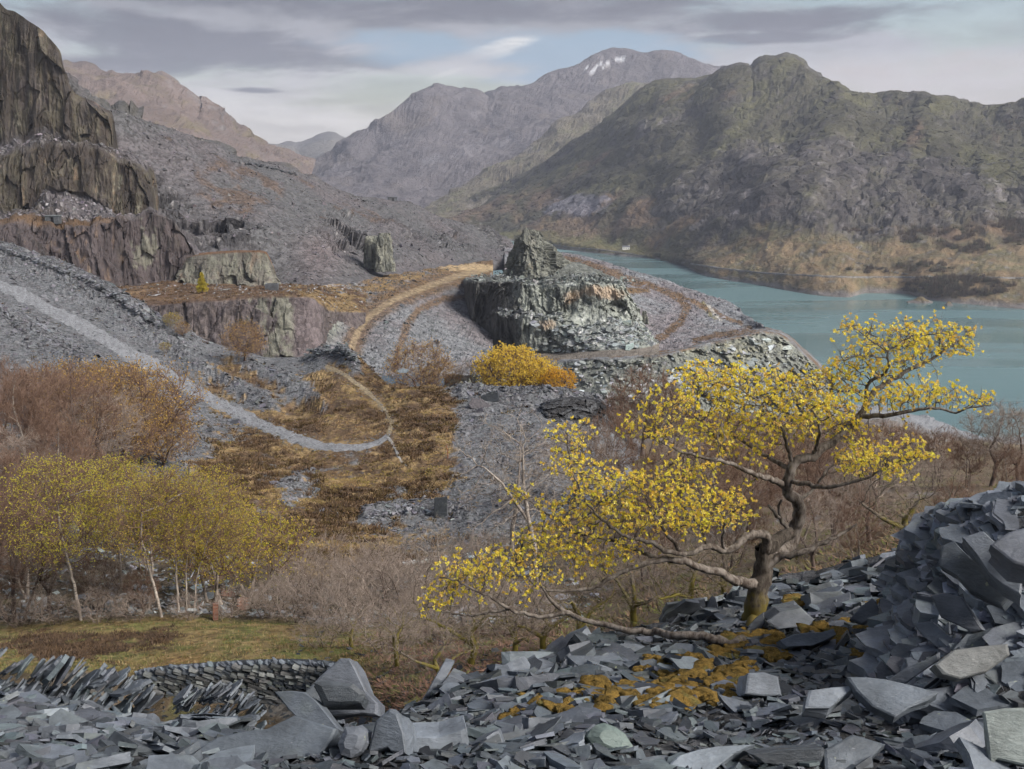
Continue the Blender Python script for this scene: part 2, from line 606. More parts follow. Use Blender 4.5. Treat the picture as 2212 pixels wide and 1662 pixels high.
s = Sheet([back(r, 90, 1.15), r, r2, r3, r4], 4.0)
e = np.clip(np.abs(s.v - 1) * 2.6, 0.025, 1)
s.push(e * (100 * ridged(s.V, (1300, 1300, 800), 6, 0.58, seed=2) + 22 * ridged(s.V, (260, 260, 150), 5, 0.55, seed=9)))
n = fbm(s.V, (500, 500, 300), 5, 0.6, seed=3); n2 = fbm(s.V, 120, 4, 0.6, seed=5)
c = mixc((0.118, 0.108, 0.116), (0.205, 0.200, 0.225), sstep(n + 0.6 * n2 + 1.2 * (s.slope() - 0.5), -0.1, 0.7))  # bluish mauve of distance haze mixed into the rock colour
c = mixc(c, (0.13, 0.112, 0.102), 0.6 * sstep(n2 - n, 0.1, 0.7))
# thin snow lying in gullies just under the summit
snow = np.zeros(s.px.shape)
for pts, w in (([(1283, 152), (1292, 141), (1300, 138)], 3.0), ([(1303, 147), (1313, 136), (1322, 133)], 2.5), ([(1330, 129), (1345, 128), (1356, 131)], 2.4), ([(1262, 149), (1268, 146)], 2.0), ([(1275, 157), (1281, 153)], 1.6)):
    qx, qy = project(s.V)
    snow = np.maximum(snow, 1 - sstep(poly_dist(qx, qy, pts) + 1.6 * n2, w * 0.4, w * 1.1))
snow[s.v < 0.98] = 0
c = mixc(c, (0.62, 0.64, 0.68), snow * 0.8)
s.build('mountain', M_far, c, smooth=False, kind='structure', label='high grey mountain with thin snow patches below its rounded summit')

# middle spur of pale crag in front of it
r = [(900, 478, 3300), (960, 452, 3350), (1010, 420, 3450), (1080, 372, 3600), (1150, 325, 3700), (1200, 286, 3800), (1240, 252, 3900), (1268, 226, 3950), (1295, 205, 4000), (1330, 192, 4050), (1362, 187, 4100), (1400, 184, 4150), (1450, 180, 4200), (1560, 175, 4200)]
s = Sheet([back(r, 90, 1.2), r, [(900, 484, 3100), (1080, 430, 3200), (1240, 330, 3400), (1362, 280, 3500), (1560, 270, 3600)], [(900, 510, 2700), (1080, 500, 2700), (1240, 480, 2800), (1362, 460, 2900), (1560, 440, 3000)]], 4.0)
e = np.clip(np.abs(s.v - 1) * 3.5, 0.05, 1)
s.push(e * (55 * ridged(s.V, (420, 420, 260), 6, 0.55, seed=4)))
n = fbm(s.V, (180, 180, 90), 5, 0.6, seed=6); n2 = fbm(s.V, 50, 4, 0.6, seed=7)
c = mixc((0.13, 0.115, 0.085), (0.27, 0.25, 0.25), sstep(n + 0.7 * n2 + (s.slope() - 0.45), 0.0, 0.6))
c = mixc(c, (0.12, 0.125, 0.06), 0.6 * sstep(n2 - n, 0.0, 0.6))
s.build('mountain', M_far, c, smooth=False, kind='structure', label='pale craggy spur running down from the snow flecked mountain')

# brown mountain on the left beyond the quarry
r = [(40, 146, 2600), (130, 152, 2650), (172, 157, 2700), (232, 166, 2700), (262, 167, 2700), (300, 174, 2750), (332, 180, 2750), (352, 188, 2800), (372, 203, 2800), (392, 213, 2800), (405, 228, 2850), (430, 245, 2850), (458, 266, 2900), (482, 284, 2900), (508, 300, 2950), (525, 316, 3000), (548, 330, 3000), (585, 352, 3050), (660, 392, 3100)]
s = Sheet([back(r, 60, 1.25), r, [(40, 260, 2200), (200, 265, 2250), (300, 280, 2300), (400, 310, 2400), (500, 350, 2550), (660, 405, 2800)], [(40, 420, 1700), (300, 440, 1800), (660, 460, 2200)]], 4.0)
e = np.clip(np.abs(s.v - 1) * 3, 0.05, 1)
s.push(e * (75 * ridged(s.V, (520, 520, 380), 6, 0.55, seed=8)))
n = fbm(s.V, (160, 160, 60), 5, 0.6, seed=9); n2 = fbm(s.V, 45, 4, 0.6, seed=10)
c = mixc((0.165, 0.130, 0.118), (0.195, 0.178, 0.178), sstep(n + 0.6 * n2 + (s.slope() - 0.4), 0.0, 0.7))
c = mixc(c, (0.175, 0.150, 0.085), 0.6 * sstep(n2 * 0.5 - n, 0.15, 0.6))
s.build('mountain', M_far, c, smooth=False, kind='structure', label='pinkish brown mountain rising behind the left quarry tips')

# ---- big dark mountain across the lake
r1 = [(960, 478, 3500), (1050, 434, 3300), (1150, 379, 3150), (1250, 313, 3000), (1300, 273, 2950), (1340, 240, 2900), (1375, 207, 2880), (1400, 189, 2850), (1420, 180, 2850), (1440, 177, 2800), (1480, 177, 2760), (1510, 173, 2740), (1535, 168, 2700), (1555, 156, 2660),
      (1580, 147, 2600), (1603, 142, 2600), (1616, 147, 2580), (1626, 151, 2570), (1640, 137, 2560), (1655, 128, 2550), (1675, 126, 2520), (1700, 127, 2500), (1722, 138, 2490), (1750, 158, 2470), (1800, 190, 2450), (1835, 205, 2430), (1870, 213, 2400), (1900, 211, 2380), (1930, 207, 2350), (1960, 208, 2320), (1990, 205, 2300),
      (2010, 212, 2290), (2040, 216, 2270), (2080, 228, 2230), (2120, 236, 2200), (2150, 241, 2180), (2180, 240, 2160), (2212, 229, 2150), (2330, 180, 2100)]
r2 = [(960, 484, 3100), (1150, 420, 2800), (1340, 330, 2500), (1440, 290, 2350), (1510, 284, 2270), (1560, 268, 2180), (1612, 265, 2130), (1700, 272, 2070), (1790, 276, 2000), (1870, 290, 1950), (2040, 312, 1850), (2212, 322, 1800), (2330, 310, 1780)]
r3 = [(960, 492, 2750), (1150, 465, 2480), (1340, 435, 2150), (1420, 428, 2030), (1478, 416, 1935), (1540, 414, 1860), (1600, 410, 1795), (1700, 402, 1700), (1870, 420, 1620), (2040, 440, 1560), (2330, 440, 1500)]
r4 = [(960, 502, 2480), (1090, 504, 2280), (1230, 528, 1960), (1340, 540, 1850), (1440, 545, 1700), (1540, 545, 1560), (1620, 540, 1480), (1700, 524, 1430), (1780, 521, 1390), (1870, 533, 1370), (2040, 545, 1330), (2330, 545, 1300)]
r5 = rowz([(960, 515), (1100, 520), (1230, 541), (1340, 553), (1440, 562), (1478, 572), (1500, 586), (1540, 600), (1620, 613), (1700, 628), (1780, 640), (1830, 643), (1872, 634), (1950, 635), (2010, 648), (2060, 655), (2120, 660), (2212, 668), (2330, 672)], LAKE_Z)
r6 = [(a, b + 14, float(depth_at(a, b + 14, LAKE_Z - 14))) for a, b, _ in r5]
s = Sheet([back(r1, 80, 1.3), r1, r2, r3, r4, r5, r6], 3.5)
e = np.clip(np.abs(s.v - 1) * 2.4, 0.10, 1) * (1 - 0.6 * sstep(s.v, 3.4, 4.2)) * (1 - 0.95 * sstep(s.v, 4.6, 5.0))
# gullies and ribs slant down the face towards the left, as the strata do
q = s.V.copy(); a = math.radians(32)
q = np.stack([q[..., 0] * math.cos(a) + q[..., 2] * math.sin(a) * 1.6, q[..., 1] * 0.8, -q[..., 0] * math.sin(a) + q[..., 2] * math.cos(a)], -1)
crag = sstep(fbm(s.V, (420, 420, 300), 4, seed=12) + 0.9 * np.exp(-((s.px - 1880) / 230) ** 2 - ((s.py - 420) / 90) ** 2) + 0.5 * np.exp(-((s.px - 1640) / 260) ** 2 - ((s.py - 430) / 110) ** 2) - 0.12 * sstep(s.py, 330, 200) - 0.3 * sstep(s.px, 1560, 1300), -0.05, 0.5)
lo, lo2, cid, cid2 = worley(q + 14 * fbm(q, 60, 3, seed=2)[..., None], (46, 46, 22), seed=2)
s.push(np.clip(np.abs(s.v - 1) * 6, 0.45, 1) * (s.v < 3.4) * 5.0 * ridged(s.V, (38, 38, 30), 4, 0.6, seed=20))
s.push(e * (34 * ridged(q, (520, 520, 130), 6, 0.55, seed=13) + 9 * ridged(q, (160, 160, 60), 5, 0.6, seed=14)))
s.push(e * (0.2 + crag) * (2.2 * (cid - 0.5) + 6.0 * ridged(q, (60, 60, 14), 5, 0.65, seed=15)) + (s.v > 3.6) * (s.v < 4.98) * 3.2 * ridged(s.V, (34, 34, 20), 4, 0.55, seed=29) * np.clip(6 * (5 - s.v), 0, 1))
n = fbm(s.V, (150, 150, 80), 5, 0.6, seed=16); n2 = fbm(s.V, 34, 4, 0.62, seed=17); n3 = fbm(q, (260, 260, 50), 4, seed=18)
c = mixc((0.060, 0.057, 0.038), (0.092, 0.090, 0.048), sstep(n3 + 0.4 * n2, -0.3, 0.4))
c = mixc(c, (0.175, 0.115, 0.075), 0.75 * sstep(n3 * 0.8 + n * 0.6 + 0.55 * sstep(s.py, 400, 520), 0.45, 0.95))
c = mixc(c, (0.098, 0.088, 0.088), np.clip(0.7 * sstep(crag + 0.8 * n2 + 0.6 * (s.slope() - 0.4), 0.35, 0.95), 0, 1))
c = mixc(c, (0.050, 0.047, 0.046), 0.75 * sstep(n2 - 0.3 * n + 0.3 * crag, 0.25, 0.6))
c = mixc(c, (0.27, 0.25, 0.25), crag * 0.65 * sstep(fbm(q, (20, 20, 8), 4, 0.65, seed=21), 0.25, 0.6))
band = fbm(q, (150, 150, 16), 6, 0.66, seed=30); bfine = fbm(q, (30, 30, 7), 4, 0.66, seed=31)
c = mixc(c, (0.052, 0.047, 0.050), 0.75 * sstep(band + 0.5 * bfine + 0.25 * crag, 0.12, 0.55))
c = mixc(c, (0.20, 0.185, 0.19), (0.25 + 0.6 * crag) * sstep(bfine - 0.4 * band, 0.28, 0.6))
c = mixc(c, (0.135, 0.092, 0.066), 0.7 * sstep(fbm(q, (300, 300, 40), 4, seed=32) + 0.4 * sstep(s.py, 380, 500) - 0.5 * crag, 0.3, 0.6))
# slate tip on the far hillside
tipm = 1 - sstep(ell(s.px, s.py, 1255, 465, 75, 24) + 0.5 * n2, 0.7, 1.1)
c = mixc(c, (0.20, 0.195, 0.23), tipm * 0.8)
# golden bracken and grass on the low ground above the road
n4_ = fbm(s.V, 12, 3, 0.6, seed=19)
gold = sstep(s.v + 0.25 * n2 + 0.2 * n, 3.9, 4.1) * sstep(s.px, 1470, 1600)
c = mixc(c, mixc((0.190, 0.140, 0.085), (0.125, 0.115, 0.064), sstep(n2 + 0.5 * n4_, -.3, .4)), gold * (1 - 0.5 * sstep(n2 + 0.5 * n, 0.25, 0.5)))
c = mixc(c, (0.16, 0.15, 0.15), gold * 0.8 * sstep(n4_ + 0.4 * n2, 0.4, 0.6))
c = mixc(c, (0.125, 0.125, 0.055), 0.6 * sstep(s.v + 0.4 * n2, 3.8, 4.1) * sstep(s.px, 1500, 1380))
shore = sstep(s.v + 0.12 * n2, 4.84, 4.95)
c = mixc(c, (0.18, 0.165, 0.158), shore)
s.build('mountain', M_hill, c, smooth=False, kind='structure', label='dark craggy mountain above the far shore of the lake')
S_mtn = s

# ---- lake
lake_m, t = new_mat('turquoise_lake_water')
pos = t.new('ShaderNodeNewGeometry').outputs['Position']
band = t.noise(t.mapping(pos, (0.0016, 0.009, 1)), 1.0, 4, 0.5, 0.4)
silt = t.noise(t.mapping(pos, (0.002, 0.003, 1)), 1.0, 3, 0.5)
wc = t.mix(t.smooth(silt, 0.35, 0.65), (0.088, 0.162, 0.172), (0.115, 0.198, 0.204))
rip = t.math('ADD', t.noise(t.mapping(pos, (0.25, 0.7, 1)), 1.0, 4, 0.6), t.math('MULTIPLY', t.noise(t.mapping(pos, (0.03, 0.08, 1)), 1.0, 3, 0.5), 1.5))
finish(t, wc, t.smooth(band, 0.42, 0.58, 0.06, 0.34), t.bump(rip, t.smooth(band, 0.40, 0.6, 0.12, 0.55), 0.5), 0.5)
n_ = 60
gx, gy = np.meshgrid(np.linspace(-900, 2600, n_), np.linspace(250, 2700, n_))
i = np.arange(n_ * n_).reshape(n_, n_)
V = np.stack([gx, gy, np.full_like(gx, LAKE_Z)], -1)
me = mesh_np('lake', V, [np.stack([i[:-1, :-1], i[:-1, 1:], i[1:, 1:], i[1:, :-1]], -1).reshape(-1, 4)], lake_m, True)
obj('lake', me, kind='structure', label='turquoise lake below the far mountain')

# lake bed and valley floor under everything, out to the horizon
me = mesh_np('ground', np.array([(-4900, -50, -190), (4900, -50, -190), (4900, 7900, -190), (-4900, 7900, -190)], float), [[(0, 1, 2, 3)]], M_hill, False, np.tile((0.1, 0.09, 0.06), (4, 1)))
obj('ground', me, kind='structure', label='valley floor under the lake and hills')

# ---- left spoil hillside
r1 = [(60, 175, 470), (120, 190, 475), (170, 213, 485), (215, 228, 495), (243, 240, 500), (256, 238, 503), (270, 246, 507), (300, 258, 520), (340, 273, 532), (362, 283, 540), (400, 291, 550), (428, 299, 560), (470, 306, 572), (486, 318, 580), (510, 343, 590), (540, 352, 600), (575, 357, 610), (612, 362, 625), (655, 379, 640),
      (672, 381, 645), (700, 400, 655), (745, 418, 670), (775, 428, 680), (800, 431, 690), (845, 434, 700), (880, 437, 712), (905, 447, 720), (950, 468, 740), (1000, 481, 760), (1048, 489, 780), (1062, 498, 790), (1076, 512, 800), (1100, 545, 820)]
r2 = [(60, 330, 465), (243, 390, 465), (362, 425, 468), (510, 450, 480), (655, 478, 510), (800, 500, 560), (905, 515, 610), (1000, 530, 680), (1100, 550, 760)]
r3 = [(60, 560, 412), (243, 590, 408), (362, 600, 404), (510, 606, 396), (655, 613, 398), (760, 600, 430), (850, 588, 470), (950, 573, 535), (1100, 558, 640)]
s = Sheet([back(r1, 70, 1.15), r1, r2, r3, back(r3, 25, 0.96)], 3.0)
e = np.clip(np.abs(s.v - 1) * 5, 0.12, 1) * (1 - 0.85 * sstep(s.v, 2.7, 3.0))
lo, lo2, cid, cid2 = worley(s.V + 4 * fbm(s.V, 14, 3)[..., None], (26, 26, 13), seed=4)
rocky = sstep(fbm(s.V, (70, 70, 45), 4, seed=22) + 0.7 * np.exp(-((s.px - 640) / 190) ** 2 - ((s.py - 520) / 75) ** 2) + 0.6 * sstep(s.px, 420, 330) * sstep(s.py, 330, 420), 0.15, 0.5)
s.push(e * (7.0 * ridged(s.V, (120, 120, 70), 5, 0.55, seed=23) + 0.9 * fbm(s.V, 9, 4, 0.6, seed=24)))
s.push(e * rocky * (8.5 * (cid - 0.45) + 3.0 * ridged(s.V, (9, 9, 6), 4, 0.6, seed=25)))
n = fbm(s.V, (60, 60, 40), 4, 0.55, seed=26); n2 = fbm(s.V, 11, 4, 0.6, seed=27); n3 = fbm(s.V, 3.5, 3, 0.6, seed=28)
c = mixc(SLATE * (0.52, 0.50, 0.49), SLATE_P * 0.68, sstep(n + 0.3 * n2, -0.3, 0.4))
c = mixc(c, SLATE_D * 0.7, 0.8 * sstep(n2 + 0.4 * n + 0.6 * rocky, 0.25, 0.75))
c = mixc(c, (0.098, 0.072, 0.058), 0.85 * sstep(n2 + n + 1.1 * np.exp(-((s.px - 520) / 110) ** 2 - ((s.py - 430) / 50) ** 2) + 0.9 * np.exp(-((s.px - 740) / 120) ** 2 - ((s.py - 480) / 26) ** 2), 0.65, 1.05))
c = mixc(c, PURPLE * 1.35, 0.8 * np.exp(-((s.px - 690) / 55) ** 2 - ((s.py - 565) / 45) ** 2))
c = mixc(c, (0.34, 0.33, 0.33), rocky * sstep(n3, 0.42, 0.62) * 0.8)
c = mixc(c, (0.08, 0.075, 0.06), 0.55 * sstep(s.v + 0.2 * n2, 1.35, 1.0) * sstep(n2, -0.2, 0.3))
s.build('hillside', M_scree, c, smooth=False, kind='structure', label='grey slate spoil hillside falling from left to the valley')
S_spoil = s


def rock_displace(s, amp, block, seed, strat=0.35, fine=1.0):
    """blocky quarried rock: tall joint-bounded slabs stepping in and out, flutes and small breakage"""
    lo, lo2, c1, c2 = worley(s.V + block * 0.15 * fbm(s.V, block * 1.6, 2, seed=seed)[..., None], (block, block, block * 3.2), seed)
    la, lb, c3, c4 = worley(s.V + block * 0.05 * fbm(s.V, block * 0.5, 2, seed=seed + 1)[..., None], (block * .3, block * .3, block * 0.8), seed + 2)
    fl = ridged(s.V, (block * 0.22, block * 0.22, block * 2.6), 3, 0.6, seed=seed + 5)
    d = amp * ((c1 - 0.5) * 1.2 + (c3 - 0.5) * 0.5 * fine + 0.5 * strat * ridged(s.V, (block * 0.8, block * 0.8, block * 6), 3, seed=seed + 3) + 0.26 * fl + 0.16 * fine * fbm(s.V, block * 0.3, 3, 0.6, seed=seed + 4))
    return d, c1, c3


# ---- tiered cliffs at the left edge
R0 = [(-120, -110, 438), (-60, -50, 434), (0, 6, 430), (14, 20, 429), (34, 27, 428), (62, 46, 426), (84, 60, 425), (104, 80, 424), (122, 100, 423), (132, 116, 423), (136, 140, 423), (146, 165, 423), (152, 186, 423), (168, 206, 423), (205, 222, 424), (225, 236, 425), (243, 247, 428), (250, 285, 445), (252, 300, 480)]
R1 = [(-120, 335, 424), (-60, 330, 422), (0, 322, 420), (60, 310, 419), (100, 302, 418), (180, 316, 418), (238, 327, 420), (250, 335, 440), (258, 345, 475)]
R2 = [(-120, 350, 408), (0, 336, 406), (100, 320, 405), (200, 325, 405), (290, 346, 406), (318, 355, 408), (330, 368, 425), (336, 376, 465)]
R3 = [(-120, 475, 398), (0, 462, 397), (60, 468, 397), (100, 424, 399), (180, 428, 399), (250, 462, 398), (305, 470, 398), (328, 464, 400), (340, 462, 420), (346, 466, 460)]
R4 = [(-120, 505, 372), (0, 491, 374), (110, 488, 376), (180, 480, 378), (240, 472, 380), (330, 463, 384), (372, 485, 386), (405, 522, 388), (425, 545, 391), (436, 552, 410), (442, 556, 440)]
R5 = [(-120, 660, 350), (0, 655, 356), (240, 622, 374), (350, 606, 382), (420, 600, 386), (438, 598, 398), (448, 598, 430)]
s = Sheet([back(R0, 60, 1.1), R0, R1, R2, R3, R4, R5, back(R5, 30, 0.98)], 2.4, smooth_v=False)
face = np.clip(sstep(s.v, 0.98, 1.1) * (1 - sstep(s.v, 1.9, 2.0)) + sstep(s.v, 3.0, 3.1) * (1 - sstep(s.v, 3.9, 4.05)) + sstep(s.v, 5.0, 5.06), 0, 1)
rd, c1, c3 = rock_displace(s, 4.6, 17.0, 31, 0.9)
s.push((0.2 + 0.8 * face) * np.clip(np.abs(s.v - 1) * 6, 0.3, 1) * rd, (0.35, -0.93, 0.1))
s.push((1 - face) * np.clip(np.abs(s.v - 1) * 6, 0.2, 1) * (1.6 * (worley(s.V, 2.2, 5)[2] - 0.3) + 1.2 * fbm(s.V, 8, 3)), (0, 0, 1))
s.push(5.0 * fbm(s.V, (26, 26, 400), 4, 0.6, seed=36) * sstep(s.v, 1.2, 2.0) * (1 - sstep(s.v, 5.2, 6.0)), (0, 0, 1))
n = fbm(s.V, (22, 22, 30), 4, 0.6, seed=33); n2 = fbm(s.V, (3.2, 3.2, 16), 4, 0.6, seed=34); n3 = fbm(s.V, (2.2, 2.2, 1.6), 3, 0.6, seed=35)
c = mixc((0.050, 0.041, 0.036), (0.086, 0.077, 0.060), sstep(n2 + 0.5 * n, -0.3, 0.4))  # dark rock, with cloud shade also put into the colour
c = mixc(c, PURPLE * 0.78, sstep(n + 0.8 * sstep(s.v, 4.6, 5.2), 0.2, 0.7))
c = mixc(c, (0.18, 0.125, 0.088), 0.65 * sstep(n2 + 0.6 * c1 - 0.3, 0.42, 0.75))
c = mixc(c, (0.19, 0.19, 0.15), 0.65 * sstep(n2 + 0.5 * n3 + 1.0 * np.exp(-((s.px - 320) / 26) ** 2 - ((s.py - 540) / 50) ** 2) + 0.7 * np.exp(-((s.px - 265) / 16) ** 2 - ((s.py - 380) / 40) ** 2), 0.55, 0.85))
c = mixc(c, (0.055, 0.050, 0.048), 0.7 * sstep(-n2 + 0.4 * c3, 0.35, 0.75))
led = (1 - face)
c = mixc(c, mixc(SLATE_P * 0.62, (0.22, 0.21, 0.21), sstep(n3, 0.25, 0.65)), led * sstep(s.v, 1.8, 2.0) * (0.35 + 0.65 * sstep(n + 0.6 * n3, -0.3, 0.2)))
brown = led * np.clip(sstep(s.v, 4.72, 4.85), 0, 1) * sstep(n + 0.8, 0.3, 0.6) * sstep(s.px, 300, 200)
c = mixc(c, (0.112, 0.074, 0.048), brown)
s.build('quarry_cliff', M_cliff, c, smooth=False, kind='structure', label='tall tiered dark cliff at the left edge of the quarry')
S_cliff = s

# ---- brown terrace with its lower cliff
T0 = [(220, 608, 394), (300, 600, 394), (450, 604, 394), (600, 612, 396), (700, 618, 400), (790, 612, 425)]
T1 = [(220, 660, 322), (340, 655, 320), (450, 647, 320), (560, 641, 321), (640, 636, 323), (676, 640, 324), (690, 652, 328), (712, 668, 345), (790, 672, 372)]
T2 = [(220, 765, 314), (340, 765, 313), (450, 768, 313), (560, 770, 314), (640, 768, 315), (694, 766, 318), (708, 768, 334), (730, 768, 345), (790, 760, 352)]
s = Sheet([back(T0, -14, 1.05), T0, T1, T2, back(T2, 40, 0.97)], 2.6, smooth_v=False)
face = sstep(s.v, 2.0, 2.06)
rd, c1, c3 = rock_displace(s, 3.0, 14.0, 41, 0.8)
s.push(face * rd * (1 - 0.6 * sstep(s.px, 600, 640)), (0.3, -0.95, 0))
s.push((1 - face) * (1.1 * fbm(s.V, 14, 4, seed=42) + 0.5 * fbm(s.V, 3, 3, seed=43)), (0, 0, 1))
n = fbm(s.V, (12, 12, 22), 4, 0.6, seed=44); n2 = fbm(s.V, (2.2, 2.2, 14), 4, 0.6, seed=45)
c = mixc(PURPLE * 0.85, (0.108, 0.092, 0.088), sstep(n2, -0.3, 0.4))
c = mixc(c, (0.155, 0.16, 0.13), 0.7 * sstep(n2 + 0.6 * n + 0.8 * np.exp(-((s.px - 600) / 55) ** 2) - 0.4 * sstep(s.px, 560, 450), 0.45, 0.85))
c = mixc(c, (0.06, 0.052, 0.055), 0.7 * sstep(-n2 + 0.4 * c3, 0.35, 0.75))
c = mixc(c, PURPLE * 1.25, sstep(s.px, 628, 640) * (1 - sstep(s.px, 690, 705)))
f2 = fbm(s.V, 9, 4, 0.6, seed=46); f3 = fbm(s.V, 2.0, 3, 0.6, seed=47)
flat = mixc((0.092, 0.060, 0.042), (0.138, 0.092, 0.056), sstep(f2 + 0.3 * f3, -0.3, 0.5))
flat = mixc(flat, GOLD * 0.9, sstep(f2 + 0.8 * sstep(s.px, 540, 680) + 0.3 * sstep(s.v, 1.6, 2.0), 0.6, 1.0))
flat = mixc(flat, (0.26, 0.25, 0.26), 0.8 * sstep(f3 + 0.6 * (1 - sstep(s.v, 1.0, 1.25)), 0.6, 0.8))
c = mixc(flat, c, face)
s.build('terrace', M_scree, c, smooth=False, kind='structure', label='brown heather terrace above a purple slate cliff')
S_terr = s

# small cliff at the back of the terrace
r1 = [(392, 566, 388), (405, 556, 385), (430, 551, 383), (480, 547, 382), (520, 545, 381), (560, 545, 381), (574, 548, 381), (582, 560, 382), (590, 578, 386), (598, 600, 396), (604, 612, 410)]
r2 = [(384, 604, 380), (405, 602, 378), (430, 602, 377), (480, 606, 377), (520, 609, 377), (560, 612, 377), (580, 613, 377), (590, 614, 380), (598, 615, 390), (606, 617, 410)]
s = Sheet([back(r1, -4, 1.08), r1, r2, back(r2, 12, 0.99)], 2.0, smooth_v=False)
rd, c1, c3 = rock_displace(s, 1.8, 6.0, 51, 0.5)
s.push(np.clip(s.v - 0.9, 0, 1) * rd)
n2 = fbm(s.V, (2.2, 2.2, 14), 4, 0.6, seed=52)
c = mixc((0.12, 0.112, 0.10), (0.17, 0.17, 0.14), sstep(n2, -0.3, 0.4)); c = mixc(c, (0.23, 0.17, 0.125), 0.6 * sstep(fbm(s.V, (4, 4, 20), 3, seed=53), 0.2, 0.6))
c = mixc(c, (0.15, 0.085, 0.05), (1 - sstep(s.v, 0.98, 1.06)))
s.build('quarry_cliff', M_cliff, c, smooth=False, kind='structure', label='low rust streaked cliff behind the larch terrace')

# ---- bowl of scree with the curving track
r1 = [(640, 628, 402), (700, 622, 405), (760, 605, 432), (850, 592, 466), (950, 578, 525), (1065, 566, 570)]
r2 = [(640, 668, 345), (700, 668, 352), (760, 655, 385), (850, 625, 420), (950, 600, 475), (1065, 592, 520)]
r3 = [(640, 745, 325), (700, 745, 330), (760, 735, 345), (850, 690, 375), (950, 650, 425), (1030, 626, 462), (1065, 620, 482)]
r4 = [(640, 830, 290), (700, 830, 300), (760, 825, 310), (850, 810, 325), (950, 810, 340), (1030, 810, 350), (1065, 810, 355)]
s = Sheet([back(r1, -10, 1.3), r1, r2, r3, r4], 2.4)
TRACK = [(1075, 578), (1010, 590), (960, 606), (900, 628), (850, 648), (805, 678), (780, 705), (765, 735), (758, 765)]
d = poly_dist(s.px, s.py, TRACK)
n = fbm(s.V, (30, 30, 20), 4, seed=54); n2 = fbm(s.V, 5, 4, 0.6, seed=55); n3 = fbm(s.V, 1.8, 3, 0.6, seed=56)
s.push((0.9 * fbm(s.V, 7, 4, 0.6, seed=57) + 0.5 * (worley(s.V, 1.6, 7)[2] - 0.5)) * sstep(d, 3, 14))
d = poly_dist(s.px, s.py, TRACK)
c = mixc(SLATE * 0.92, SLATE_P * 1.0, sstep(n + 0.3 * n2, -0.3, 0.4))
c = mixc(c, SLATE_D, 0.6 * sstep(n2 + 0.4 * n3, 0.3, 0.7))
up = sstep(poly_dist(s.px, s.py, [(640, 650), (700, 655), (760, 650), (830, 620), (950, 590), (1065, 575)]) - 8 * n - 6 * n2, 46, 20)
c = mixc(c, mixc(HEATH * 1.1, GOLD * 0.95, sstep(n2 + 0.5 * n, -0.2, 0.4)), up * sstep(n2 + 0.8 * n + 0.5, 0.0, 0.5))
d2 = poly_dist(s.px, s.py, [(1010, 640), (960, 645), (905, 668), (880, 700), (860, 760), (850, 800)])
c = mixc(c, HEATH * 1.2, 0.85 * (1 - sstep(d2 + 6 * n2, 4, 11)))
c = mixc(c, HEATH * 1.15, (1 - sstep(d + 7 * n2, 14, 30)) * 0.8)
c = mixc(c, (0.25, 0.195, 0.125), (1 - sstep(d + 3 * n2, 4, 8.5)) * (0.6 + 0.4 * sstep(n3, -.3, .3)))
c = mixc(c, (0.33, 0.25, 0.15), 1 - sstep(ell(s.px, s.py, 1015, 578, 70, 9) + 0.5 * n2, 0.6, 1.1))
c = mixc(c, (0.36, 0.19, 0.035), sstep(n3 + 0.3 * n2, 0.35, 0.6) * np.exp(-((s.px - 722) / 24) ** 2 - ((s.py - 668) / 26) ** 2) * 0.9)
c = mixc(c, (0.19, 0.21, 0.18), 0.8 * np.exp(-((s.px - 715) / 22) ** 2 - ((s.py - 705) / 30) ** 2))
s.build('hillside', M_scree, c, smooth=False, kind='structure', label='scree bowl with a curving straw coloured track')
S_bowl = s

# ---- scree tip between the pinnacle and the lake
r1 = [(1090, 545, 760), (1215, 556, 680), (1262, 566, 640), (1300, 577, 610), (1345, 592, 590), (1392, 606, 570), (1440, 618, 555), (1480, 632, 540), (1520, 644, 525), (1560, 657, 512), (1590, 672, 498), (1605, 688, 488), (1628, 708, 470), (1652, 722, 448)]
r2 = [(1090, 560, 600), (1215, 580, 540), (1345, 612, 500), (1440, 650, 480), (1520, 680, 460), (1590, 700, 450), (1652, 724, 430)]
r3 = [(1090, 620, 440), (1215, 640, 430), (1345, 680, 415), (1420, 745, 398), (1500, 748, 392), (1600, 732, 396), (1652, 730, 402)]
s = Sheet([[(a, float(project(np.array([unproject(a, b, y)[0] * 1.32, y * 1.32, LAKE_Z - 3]))[1]), y * 1.32) for a, b, y in r1], r1, r2, r3, back(r3, 40, 0.96)], 2.4)
n = fbm(s.V, (30, 30, 20), 4, seed=61); n2 = fbm(s.V, 6, 4, 0.6, seed=62); n3 = fbm(s.V, 2, 3, 0.6, seed=63)
s.push(np.clip(np.abs(s.v - 1) * 5, 0.15, 1) * (1.0 * fbm(s.V, 9, 4, 0.6, seed=64) + 0.5 * (worley(s.V, 1.8, 8)[2] - 0.5)))
c = mixc(SLATE * 1.0, SLATE_P * 1.1, sstep(n + 0.3 * n2, -0.4, 0.3))
for pts, w, k in (([(1225, 560), (1300, 582), (1380, 612)], 10, HEATH * 1.2), ([(1390, 612), (1460, 640), (1485, 665), (1470, 695), (1430, 730), (1380, 755)], 8, HEATH * 1.15), ([(1400, 628), (1345, 628)], 6, ORANGE * 0.8),
                  ([(1520, 655), (1535, 680), (1545, 690)], 5, OLIVE * 1.3), ([(1500, 735), (1560, 722), (1620, 712)], 6, HEATH), ([(1470, 640), (1540, 672), (1600, 700)], 5, HEATH * 1.3)):
    d = poly_dist(s.px, s.py, pts)
    c = mixc(c, k, 0.9 * (1 - sstep(d + 5 * n2, w * 0.6, w * 1.3)))
d = poly_dist(s.px, s.py, [(1530, 660), (1545, 680), (1556, 692)])
